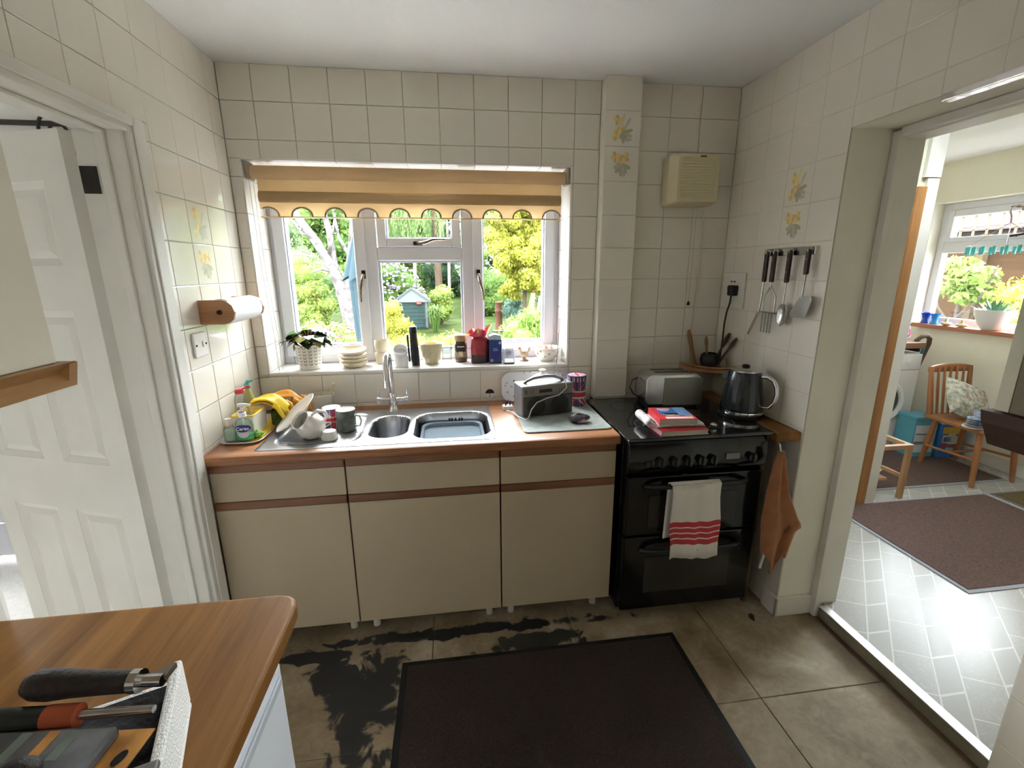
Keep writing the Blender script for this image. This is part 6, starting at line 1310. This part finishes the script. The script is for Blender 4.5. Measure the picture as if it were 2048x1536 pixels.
carton('blue and yellow washing powder box behind the chair legs', (4.862, .655, ZS + .0095), .20, .20, .285, m_bb, m_pw, ((.05, .95, .72, .92, m_ye), (.08, .45, .44, .68, m_pw), (.14, .42, .48, .62, m_bb), (.55, .95, .42, .66, m_pw), (.1, .7, .30, .42, M('box_red', (0.50, 0.05, 0.10), .4)), (.3, .6, .18, .72, m_pw)), -.15)
# sill ornaments
for k, (y, c) in enumerate(((1.175, (0.04, 0.12, 0.62)), (1.095, (0.05, 0.32, 0.66)))):
    o = MB().lathe([(.030, 0), (.034, .004), (.022, .035), (.030, .070), (.042, .092), (.039, .092), (.026, .068), (.002, .02)], 24, cap1=True).build('blue_vase', M('blue_glass_%d' % k, c, .08, trans=.5), smooth=True, loc=(XU - .02, y, UZ0)); tag(o, ('deep blue glass vase at the far end of the utility sill', 'lighter blue glass vase on the utility sill')[k], 'vase', 'blue glass vases')
for k, y in enumerate((.985, .865)):
    t = thing('shell_ornament', ('cream shell ornament next to the blue vases', 'cream shell ornament beside the white planter')[k], 'ornament', (XU - .035, y, UZ0), group='shell ornaments'); MB().ball((0, 0, .016), (.030, .046, .016), 14, 8).build('base', M('shell_cream', (0.62, 0.50, 0.30), .6, var=.3, vscale=50), t, smooth=True); MB().lathe([(.016, 0), (.014, .02), (.004, .045), (.001, .05)], 12).build('spire', MATS['shell_cream'], t, loc=(0, .01, .022), rot=(.3, 0, 0), smooth=True)
pb = thing('white_planter', 'white bowl planter with spiky succulent on the utility sill', 'planter', (XU - .015, .672, UZ0)); MB().lathe([(.050, 0), (.056, .003), (.085, .045), (.112, .115), (.120, .158), (.114, .158), (.108, .13), (.002, .125)], 36, cap1=True).build('bowl', M('planter_white', (0.80, 0.77, 0.78), .3), pb, smooth=True)
m_su = M('succulent', (0.10, 0.22, 0.12), .4, var=.3, vscale=40); rr = random.Random(9)
for k in range(30):
    a = k * 2.4; r = .012 + .0022 * k; el = 1.35 - .033 * k; L_ = .115
    leaf(pb, (r * .6 * math.cos(a), r * .6 * math.sin(a), .125), (r * .6 * math.cos(a) + L_ * math.cos(el) * math.cos(a), r * .6 * math.sin(a) + L_ * math.cos(el) * math.sin(a), .13 + L_ * math.sin(el)), .013, m_su, .05)
# round peg airer hanging in front of the window
AX = XU - .11; ai = thing('peg_airer', 'round sock airer with teal pegs hanging in the utility window', 'airer', (AX, .64, 1.735))
def eq(y, z, x=5.0): return y, z
n = 26; MB().tube([(.12 * math.cos(2 * math.pi * i / n), .235 * math.sin(2 * math.pi * i / n), 0) for i in range(n)], .006, 8, closed=True).build('ring', M('airer_white', (0.75, 0.74, 0.70), .4), ai, smooth=True)
m_cr = M('airer_rose', (0.45, 0.30, 0.28), .4)
for a in (0.3, 1.9, 3.5, 5.0): MB().tube([(.12 * math.cos(a), .235 * math.sin(a), 0), (0, 0, .16)], .002, 6).build('cord', m_cr, ai)
MB().tube([(0, 0, .155), (.0, .004, .20), (.0, .02, .235), (.0, .012, .265), (.0, -.02, .275), (.0, -.05, .262), (.0, -.055, .235)], .006, 8).build('hook', m_cr, ai, smooth=True)
m_tp = M('peg_teal', (0.08, 0.42, 0.42), .4)
for i in range(20):
    a = 2 * math.pi * i / 20 + .1; p = (.12 * math.cos(a), .235 * math.sin(a)); MB().box(p[0] - .006, p[0] + .006, p[1] - .010, p[1] + .010, -.060, -.004).build('peg', m_tp, ai, bevel=.002)
hkr = tag_s(MB().tube([(AX + .22, .66, 2.005), (AX, .66, 2.005), (AX, .64, 2.008)], .004, 6).build('trim_7', m_darkmetal), 'small hook rod at the head of the utility window')
# ------------------------------------------------------------------ garden
KG = 0.275   # outdoor surfaces: colours darkened against overexposure, beyond foliage's low reflectance
def MG(name, col, *a, **k):
    k.setdefault('spec', 0.04)
    if k.get('col2'): k['col2'] = tuple(c * KG for c in k['col2'])
    return M(name, tuple(c * KG for c in col), *a, **k)
def LG(name, c1, c2, *a): return leaf_mat(name, tuple(c * KG for c in c1), tuple(c * KG for c in c2), *a)
def gz(y): return -0.15 if y < 1.5 else -0.15 + 0.06 * (y - 1.5)
b = MB(); b.grid(lambda u, v: (-22 + 44 * u, -16 + 46 * v, gz(-16 + 46 * v) - (0.0 if True else 0)), 4, 92)
gr = tag_s(b.build('ground', MG('lawn_green', (0.024, 0.042, 0.007), .9, var=.25, vscale=3, col2=(0.058, 0.085, 0.016), bump=.4, bscale=60, world_co=True)), 'mown lawn of the back garden')
m_pav = M('paving', (0.74, 0.71, 0.66), .85, var=.15, vscale=6, world_co=True)
pv = tag_s(MB().box(-4, 9, .305, 2.4, -.30, -.120).build('path', m_pav), 'pale paved terrace behind the house'); tag_s(MB().box(2.62, 9, -7.9, -2.06, -.30, -.081).build('footpath', m_pav), 'pale paved yard beside the utility room'); tag_s(MB().box(-4, 9, -8.0, REAR - .11, -.30, -.08).build('pavement', m_pav), 'pale paving on the far side of the house')

def leaf_cloud(name, clumps, n, size, mat, parent, seed, droop=0.0, thick=.35, aspect=.5, core=True):
    rg = np.random.default_rng(seed); cl = np.array(clumps, float); ar = (cl[:, 3] * cl[:, 4] + cl[:, 4] * cl[:, 5] + cl[:, 3] * cl[:, 5]); w = ar / ar.sum()
    k = rg.choice(len(cl), n, p=w); d = rg.normal(size=(n, 3)); d /= np.linalg.norm(d, axis=1)[:, None]
    r = 1 - thick * rg.random(n) ** 2 + .06 * rg.normal(size=n); P = cl[k, :3] + d * cl[k, 3:6] * r[:, None]
    nrm = d + .7 * rg.normal(size=(n, 3)); nrm /= np.linalg.norm(nrm, axis=1)[:, None]
    t = rg.normal(size=(n, 3)); t[:, 2] -= droop * 4; t -= nrm * (t * nrm).sum(1)[:, None]
    if droop > .5: t = np.tile(np.array([0, 0, -1.0]), (n, 1)) + .18 * rg.normal(size=(n, 3))
    t /= np.linalg.norm(t, axis=1)[:, None]; s = np.cross(nrm, t); s /= np.maximum(np.linalg.norm(s, axis=1)[:, None], 1e-6)
    L = (size * (.6 + .8 * rg.random(n)))[:, None]; Wd = L * aspect
    V = np.stack([P - t * L * .5, P + s * Wd * .5, P + t * L * .5 + nrm * L * .12, P - s * Wd * .5], 1).reshape(-1, 3)
    vs = V; nq = n; faces_core = []
    if core:
        bb = MB()
        for c in clumps: bb.ball(c[:3], (c[3] * .74, c[4] * .74, c[5] * .74), 10, 7)
        base = len(vs); vs = np.vstack([vs, np.array(bb.v)]); faces_core = [tuple(i + base for i in f) for f in bb.f]
    fs = [(4 * i, 4 * i + 1, 4 * i + 2, 4 * i + 3) for i in range(nq)] + faces_core
    me = bpy.data.meshes.new(name); me.from_pydata(vs.tolist(), [], fs); me.materials.append(mat); me.update()
    o = bpy.data.objects.new(name, me); COL.objects.link(o); o.parent = parent; return o
def clumps_in(c, r, n, cr, seed, bottom=-1.0):
    rd = random.Random(seed); out = []
    for i in range(n):
        while True:
            p = [rd.uniform(-1, 1) for _ in range(3)]
            if p[0] ** 2 + p[1] ** 2 + p[2] ** 2 <= 1 and p[2] > bottom: break
        s = cr * rd.uniform(.75, 1.25); out.append((c[0] + p[0] * (r[0] - s * .6), c[1] + p[1] * (r[1] - s * .6), c[2] + p[2] * (r[2] - s * .6), s, s, s * .85))
    return out
def shrub(name, label, c, r, nleaf, size, mat, seed, cat='shrub', nc=10, cr=.35, flowers=None, trunk=True, droop=0.0, aspect=.5, group=None, clumps=None, extra=None):
    g = gz(c[1]); t = thing(name, label, cat, (c[0], c[1], g), group=group); lc_ = (0, 0, c[2] - g)
    cs_ = clumps if clumps else clumps_in(lc_, r, nc, cr * min(r[0], r[2]) * 1.3, seed)
    leaf_cloud('foliage', cs_, nleaf, size, mat, t, seed, droop=droop, aspect=aspect)
    if trunk: MB().tube([(0, 0, -.05), (.02, .01, lc_[2] * .5), (0, 0, lc_[2])], [.05, .04, .02], 7).build('stem', MG('bark', (0.16, 0.11, 0.075), .9, var=.3, vscale=20), t, smooth=True)
    if flowers:
        mt, nf, fs_ = flowers; rd = random.Random(seed + 5); bb = MB()
        for i in range(nf):
            c_ = rd.choice(cs_); d = Vector((rd.gauss(0, 1), rd.gauss(-.5, 1), rd.gauss(.3, 1))).normalized(); s = fs_ * rd.uniform(.7, 1.3)
            bb.ball((c_[0] + d.x * c_[3], c_[1] + d.y * c_[4], c_[2] + d.z * c_[5]), (s, s, s * .8), 6, 4)
        o = bb.build('blossoms', mt, t); o['kind'] = 'stuff'
    return t
L_gold = LG('leaf_gold', (0.36, 0.38, 0.03), (0.80, 0.79, 0.14)); L_lime = LG('leaf_lime', (0.14, 0.25, 0.035), (0.42, 0.52, 0.11)); L_grn = LG('leaf_green', (0.08, 0.18, 0.035), (0.26, 0.40, 0.09))
L_soft = LG('leaf_soft', (0.14, 0.26, 0.09), (0.42, 0.55, 0.24)); L_dark = LG('leaf_dark', (0.03, 0.07, 0.03), (0.10, 0.18, 0.07)); L_blue = LG('leaf_blue', (0.10, 0.20, 0.14), (0.28, 0.42, 0.32)); L_fresh = LG('leaf_fresh', (0.18, 0.36, 0.05), (0.48, 0.66, 0.16))
F_lil = MG('blossom_lilac', (0.50, 0.34, 0.54), .7, var=.2, vscale=12, col2=(0.66, 0.52, 0.68)); F_pk = MG('blossom_pink', (0.66, 0.30, 0.36), .7, var=.3, vscale=20); F_mag = MG('blossom_magenta', (0.62, 0.07, 0.40), .6)

# tall pale multi-stemmed tree
pt = thing('pale_tree', 'pale-barked tree with three bare rising limbs outside the left casement', 'tree', (-.52, 5.0, gz(5)))
m_bk = MG('pale_bark', (0.13, 0.105, 0.10), .85, var=.3, vscale=9, col2=(0.34, 0.30, 0.30), bump=.8, bscale=25); g = gz(5)
MB().tube([(.03, 0, -.05), (-.02, 0, .5), (-.06, 0, .9), (-.13, 0, 1.24)], [.17, .14, .125, .115], 12).build('trunk', m_bk, pt, smooth=True)
MB().tube([(-.13, 0, 1.18), (-.22, -.05, 1.5), (-.40, -.1, 1.9), (-.62, -.15, 2.25), (-.85, -.2, 2.7), (-.95, -.2, 3.4)], [.085, .072, .064, .056, .045, .02], 10).build('limb', m_bk, pt, smooth=True)
MB().tube([(-.18, -.02, 1.36), (-.24, .05, 1.7), (-.27, .1, 2.1), (-.36, .15, 2.5), (-.40, .2, 3.3)], [.056, .052, .045, .038, .02], 10).build('limb', m_bk, pt, smooth=True)
MB().tube([(-.10, 0, 1.18), (-.02, .05, 1.5), (.05, .08, 1.9), (.10, .1, 2.3), (.08, .15, 3.4)], [.080, .068, .062, .055, .03], 10).build('limb', m_bk, pt, smooth=True)
for q in (((-.30, 0, 1.7), (-.20, -.1, 1.95), (-.12, -.1, 2.3)), ((.03, .0, 1.7), (-.10, -.1, 2.0), (-.15, -.15, 2.5)), ((-.45, -.1, 2.0), (-.60, -.15, 2.05), (-.75, -.2, 2.3)), ((-.22, -.05, 1.5), (-.36, -.15, 1.55), (-.50, -.2, 1.5))): MB().tube(q, [.03, .022, .012], 7).build('branch', m_bk, pt, smooth=True)
leaf_cloud('foliage', clumps_in((-.3, .6, 3.4), (1.6, .9, .8), 12, .32, 41), 5000, .07, L_soft, pt, 42, core=False)
# closed parasol
pz = thing('garden_parasol', 'closed pale blue garden parasol outside the left casement', 'parasol', (-.005, 3.0, -.12)); m_ps_ = MG('parasol_cloth', (0.050, 0.083, 0.100), .8, var=.08, vscale=6)
MB().tube([(0, 0, .0), (0, 0, 2.25)], .022, 10).build('pole', MG('pole_alu', (0.6, 0.6, 0.6), .4, .6), pz, smooth=True); MB().lathe([(.22, 0), (.22, .06), (.04, .09)], 20).build('base', MG('base_grey', (0.25, 0.25, 0.25), .8), pz, smooth=True)
def pzf(z0, z1, r0, r1, n):
    def f(u, v):
        a = 2 * math.pi * u; r = (r0 + (r1 - r0) * v) * (1 + .26 * math.sin(6 * a + 1.2)); return (r * math.cos(a), r * math.sin(a), z0 + (z1 - z0) * v - .03 * v * math.cos(6 * a))
    return f
MB().grid(pzf(1.75, .86, .115, .085, 6), 48, 12).build('canopy', m_ps_, pz, smooth=True, angle=3); MB().grid(pzf(2.20, 1.62, .01, .165, 6), 48, 8).build('canopy_cap', m_ps_, pz, smooth=True, angle=3)
shrub('conifer_bush', 'upright yellow-green conifer between the pale tree and left frame', (-1.31, 6.0, .95), (.27, .27, .50), 3500, .055, L_lime, 11, nc=14, cr=.45, droop=-.3)
shrub('rhododendron', 'low pink rhododendron below the pale tree', (-.78, 4.0, .70), (.48, .35, .30), 2600, .07, L_fresh, 12, nc=12, cr=.5, flowers=(F_pk, 260, .022), trunk=False)
shrub('rhododendron', 'small shrub with magenta flowers beside the parasol foot', (-.30, 3.6, .62), (.20, .18, .28), 1200, .06, L_fresh, 13, nc=8, cr=.6, flowers=(F_mag, 16, .034), trunk=False)
shrub('garden_shrub', 'tall soft green shrub behind the pale tree', (-2.5, 9.0, 1.75), (1.1, .8, 1.5), 9000, .09, L_soft, 14, nc=22, cr=.36)
shrub('garden_shrub', 'rounded lime shrub at the left of the casement view', (-1.85, 7.0, 1.10), (.55, .5, .75), 5000, .06, L_lime, 15, nc=16, cr=.42)
shrub('lilac_rhododendron', 'large rhododendron covered in lilac blossom', (-.50, 9.3, 1.30), (.90, .55, .80), 7000, .08, L_grn, 16, nc=20, cr=.4, flowers=(F_lil, 1700, .032))
shrub('conifer_bush', 'bright yellow clipped conifer in the middle pane', (.11, 5.0, .70), (.23, .22, .48), 4200, .045, L_gold, 17, nc=16, cr=.5, droop=-.4)
shrub('golden_shrub', 'rounded golden-green shrub beside the shed', (.74, 9.0, .80), (.32, .3, .45), 3200, .055, L_lime, 18, nc=12, cr=.5)
shrub('yellow_groundcover', 'low yellow shrub just below the middle pane', (.45, 3.6, .52), (.32, .3, .32), 3200, .045, L_gold, 19, nc=12, cr=.5, trunk=False)
shrub('yellow_groundcover', 'low yellow shrub behind the glass tumblers', (.92, 3.7, .55), (.30, .28, .28), 3000, .045, L_gold, 20, nc=12, cr=.5, trunk=False)
shrub('golden_conifer', 'large feathery golden conifer in the right casement', (2.45, 7.0, 2.10), (.80, .7, 1.25), 20000, .075, L_gold, 21, cat='tree', nc=90, cr=.15, droop=.1)
gt = bpy.data.objects['golden_conifer']; MB().tube([(.10, -.4, -.05), (.13, -.4, .3), (.07, -.38, .55), (.14, -.3, .95)], [.09, .075, .07, .05], 9).build('trunk', MG('trunk_tan', (0.36, 0.27, 0.16), .9, var=.3, vscale=14), gt, smooth=True); MB().tube([(.12, -.4, .4), (.22, -.43, .6), (.26, -.35, .9)], [.04, .035, .02], 7).build('branch', MATS['trunk_tan'], gt, smooth=True)
shrub('blue_shrub', 'dusky blue-green shrub beside the chimney pot', (2.32, 7.6, .78), (.27, .25, .42), 2600, .05, L_blue, 22, nc=12, cr=.5)
shrub('blue_shrub', 'blue-green shrub at the far right behind the conifer', (3.35, 8.0, 1.0), (.45, .4, .6), 2600, .06, L_blue, 23, nc=12, cr=.5)
shrub('leafy_plant', 'broad leafy green plant nearest the right casement', (2.08, 4.0, .62), (.42, .40, .45), 4200, .085, L_fresh, 24, nc=14, cr=.45, droop=-.3, aspect=.25, trunk=False)
shrub('leafy_plant', 'pale green plant low in the right casement', (1.72, 4.3, .42), (.26, .25, .25), 1800, .07, L_soft, 25, nc=9, cr=.5, aspect=.3, trunk=False)
shrub('purple_rhododendron', 'distant purple rhododendron behind the golden conifer', (2.05, 12.0, 1.65), (.75, .6, .9), 4500, .09, L_grn, 26, nc=16, cr=.4, flowers=(MG('blossom_purple', (0.52, 0.36, 0.62), .7, col2=(0.74, 0.60, 0.78), var=.2, vscale=9), 420, .045))
shrub('dark_shrub', 'dark green shrub behind the chimney pot', (1.95, 10.5, .95), (.75, .5, .75), 5200, .075, L_grn, 27, nc=16, cr=.42)
shrub('dark_shrub', 'dark evergreen shrub beyond the slender trunks', (1.35, 15.0, 1.5), (1.3, .7, 1.1), 6000, .10, L_dark, 28, nc=18, cr=.4)
shrub('dark_shrub', 'dark green shrub in front of the shed wall', (-.95, 10.6, .90), (.7, .5, .6), 4000, .075, L_grn, 29, nc=14, cr=.42)
# ornamental grass
og = thing('ornamental_grass', 'arching green grass clump beside the shed', 'grass', (.62, 8.0, gz(8))); rd = random.Random(3); bb = MB()
for i in range(240):
    a = rd.uniform(0, 6.28); r = rd.uniform(.02, .25); h = rd.uniform(.35, .62); p0 = Vector((rd.uniform(-.06, .06), rd.uniform(-.06, .06), 0)); p1 = p0 + Vector((r * .5 * math.cos(a), r * .5 * math.sin(a), h)); p2 = p0 + Vector((r * 1.3 * math.cos(a), r * 1.3 * math.sin(a), h * .85)); s = Vector((-math.sin(a), math.cos(a), 0)) * .007
    bb.add([p0 - s, p0 + s, p1 + s, p1 - s, p2], [(0, 1, 2, 3), (3, 2, 4)])
o = bb.build('blades', L_grn, og); o['kind'] = 'stuff'
# shed
sd = thing('garden_shed', 'small grey-green weatherboarded shed with white-edged roof', 'shed', (.06, 8.35, gz(8.35))); m_sd = MG('shed_green', (0.045, 0.075, 0.07), .8, var=.12, vscale=8)
for k in range(7): MB().box(-.28, .36, -.010 - .004, .012, .05 + k * .085, .05 + k * .085 + .080).build('board', m_sd, sd)
for k in range(7): MB().box(.36, .375, .012, .6, .05 + k * .085, .05 + k * .085 + .080).build('board', m_sd, sd)
MB().box(-.28, .355, .015, .6, .0, .64).build('wall', m_sd, sd)
MB().prism([(-.36, .62), (.44, .62), (.44, .645), (.04, .92), (-.36, .645)], -.05, .65, axis=1).build('roof', MG('shed_roof', (0.24, 0.26, 0.27), .8), sd)
for p in (((-.38, .61), (.04, .91), (.04, .96), (-.40, .64)), ((.46, .61), (.48, .64), (.04, .96), (.04, .91))): MB().prism(list(p), -.075, -.051, axis=1).build('bargeboard', MG('shed_white', (0.15, 0.165, 0.17), .6), sd)
MB().box(.33, .385, -.030, -.015, .04, .62).build('corner_post', MATS['shed_white'], sd); MB().lathe([(.0, 0), (.055, .02), (.055, .08), (0, .1)], 12).build('red_ornament', MG('ornament_red', (0.62, 0.12, 0.10), .5), sd, loc=(.20, -.06, .56))
# chimney pot planter
cpz = thing('chimney_pot', 'terracotta chimney pot standing on the lawn', 'pot', (2.04, 8.0, gz(8))); MB().lathe([(.10, 0), (.11, .02), (.085, .06), (.075, .22), (.085, .42), (.095, .44), (.082, .47), (.078, .60), (.09, .63), (.07, .65)], 20).build('pot', MG('terracotta', (0.15, 0.07, 0.045), .85, var=.25, vscale=14), cpz, smooth=True); MB().lathe([(.13, 0), (.13, .015), (.11, .02)], 20).build('foot', MG('terracotta_dark', (0.40, 0.33, 0.34), .85), cpz)
# slender trunks, weeping tree and far trees
for k, (x, y, r, h) in enumerate(((.95, 14.0, .055, 4.2), (.62, 16.5, .08, 5.0), (-.4, 17.0, .08, 5.0))):
    t = thing('tree_trunk', ('slender pale trunk standing in the middle pane', 'thicker tan trunk behind the weeping tree', 'thin trunk behind the upper fanlight')[k], 'trunk', (x, y, gz(y)), group='slender trunks'); MB().tube([(0, 0, -.1), (.03, 0, h * .4), (-.04, 0, h)], [r, r * .85, r * .5], 8).build('stem', MG('trunk_pale', (0.48, 0.42, 0.33), .9, var=.3, vscale=8), t, smooth=True)
wt_ = thing('weeping_tree', 'weeping willow filling the top of the view', 'tree', (.25, 13.5, gz(13.5))); rd = random.Random(8); cl_ = []
for i in range(60): cl_.append((rd.uniform(-2.2, 2.2), rd.uniform(-.7, .7), rd.uniform(1.6, 3.6), rd.uniform(.12, .26), rd.uniform(.12, .25), rd.uniform(.6, 1.1)))
leaf_cloud('foliage', cl_, 16000, .13, LG('leaf_willow', (0.16, 0.28, 0.07), (0.42, 0.56, 0.22)), wt_, 51, droop=1.0, aspect=.22, core=False)
MB().tube([(.37, .3, -.1), (.33, .3, 2.5), (.2, .3, 4.0)], [.13, .11, .07], 9).build('trunk', MATS['bark'], wt_, smooth=True)
for k, (x, y, z, rx, rz_, mt) in enumerate(((-6.0, 16, 2.6, 1.9, 2.6, L_soft), (-3.9, 17, 2.7, 1.6, 2.7, L_grn), (-2.2, 18.5, 2.9, 1.7, 3.0, L_soft), (-.5, 19, 2.9, 1.6, 3.0, L_grn), (1.2, 18.5, 2.8, 1.6, 2.9, L_dark), (2.8, 18, 2.9, 1.6, 3.0, L_grn), (4.4, 17, 2.7, 1.7, 2.8, L_soft), (6.2, 16, 2.6, 1.8, 2.7, L_grn))):
    lbs = ('pale green tree at the far left end of the boundary', 'mid green tree behind the lime shrub', 'soft green tree behind the pale-barked limbs', 'mid green tree behind the lilac rhododendron', 'dark tree behind the slender trunks', 'mid green tree behind the golden conifer top', 'soft green tree beyond the golden conifer', 'mid green tree at the far right end of the boundary')
    shrub('boundary_tree', lbs[k], (x, y, z), (rx, 1.0, rz_), 5200, .20, mt, 60 + k, cat='tree', nc=22, cr=.34, group='boundary trees')
for k, (x, y, z, rx, rz_, mt, lb) in enumerate(((8.6, 15.0, 2.5, 1.7, 2.7, L_soft, 'soft green tree past the right end of the boundary row'), (10.6, 13.5, 2.4, 1.7, 2.6, L_grn, 'mid green tree past the soft green one, right of the lawn'), (-8.2, 15.0, 2.5, 1.7, 2.7, L_grn, 'mid green tree past the left end of the boundary row'))):
    shrub('boundary_tree', lb, (x, y, z), (rx, 1.0, rz_), 3800, .22, mt, 90 + k, cat='tree', nc=20, cr=.36, group='boundary trees')
shrub('golden_hedge', 'golden-green hedge to the right of the golden conifer', (4.5, 9.0, 1.35), (1.05, .6, 1.15), 7000, .085, L_lime, 94, nc=26, cr=.3)
shrub('golden_hedge', 'yellow hedge beside the lawn, furthest right in the garden', (6.4, 9.6, 1.35), (1.05, .6, 1.15), 7000, .085, L_gold, 95, nc=26, cr=.3)
# side garden seen from the utility window
fe = thing('timber_fence', 'brown timber panel fence outside the utility window', 'fence', (8.0, 0, -.15)); m_fe = MG('fence_wood', (0.08, 0.042, 0.02), .85, var=.2, vscale=4, stretch=(1, .15, 3), world_co=True)
for k in range(13): MB().box(0, .018, .3, 5.2, .05 + k * .15, .05 + k * .15 + .158).build('board', m_fe, fe, rot=(0, .03, 0))
for y in (.4, 2.2, 3.0, 3.8, 5.0): MB().box(-.08, .0, y, y + .09, 0, 2.15).build('post', MG('fence_post', (0.12, 0.08, 0.045), .85), fe)
for k, y in enumerate([2.1 + .16 * i for i in range(14)]): MB().box(-.03, -.012, y, y + .022, 2.0, 2.45).build('trellis', MG('trellis', (0.2, 0.16, 0.12), .8), fe)
for z in (2.06, 2.22, 2.40): MB().box(-.045, -.03, 2.05, 4.35, z, z + .022).build('trellis', MATS['trellis'], fe)
st_ = thing('small_tree', 'young leafy tree outside the utility window', 'tree', (7.0, 2.42, -.15)); leaf_cloud('foliage', clumps_in((0, 0, 1.62), (.28, .36, .32), 12, .13, 71), 900, .09, L_fresh, st_, 72, core=False)
m_pb = MG('branch_pale', (0.15, 0.12, 0.09), .8); MB().tube([(0, -.02, 0), (0, .0, .7), (.02, .03, 1.3), (0, .1, 1.7)], [.03, .028, .022, .012], 8).build('trunk', m_pb, st_, smooth=True)
for q in (((0, .0, 1.0), (-.05, .2, 1.25), (-.05, .32, 1.5)), ((0, .0, 1.15), (.0, -.2, 1.4), (.0, -.3, 1.75)), ((0, .0, .9), (-.1, .22, 1.0), (-.1, .34, 1.15))): MB().tube(q, [.018, .014, .008], 6).build('branch', m_pb, st_, smooth=True)
shrub('yellow_bush', 'bright yellow bush outside the utility window', (6.9, 1.62, 1.00), (.42, .36, .48), 4200, .05, L_gold, 73, nc=14, cr=.42)
nh = thing('neighbour_house', 'pale neighbouring house with tiled roof beyond the fence', 'house', (15.0, 3.0, 0)); MB().box(0, 4, -2, 9, -.2, 2.6).build('wall', MG('house_render', (0.2, 0.16, 0.15), .9), nh); MB().prism([(-2.5, 2.5), (9.5, 2.5), (9.5, 2.6), (3.5, 2.62), (-2.5, 2.6)], -.4, 4.4, axis=0).build('eaves', MG('roof_tile', (0.14, 0.115, 0.125), .9, var=.15, vscale=5), nh); MB().prism([(-.4, 2.6), (4.4, 2.6), (2.0, 5.0)], -2.5, 9.5, axis=1).build('roof', MATS['roof_tile'], nh)
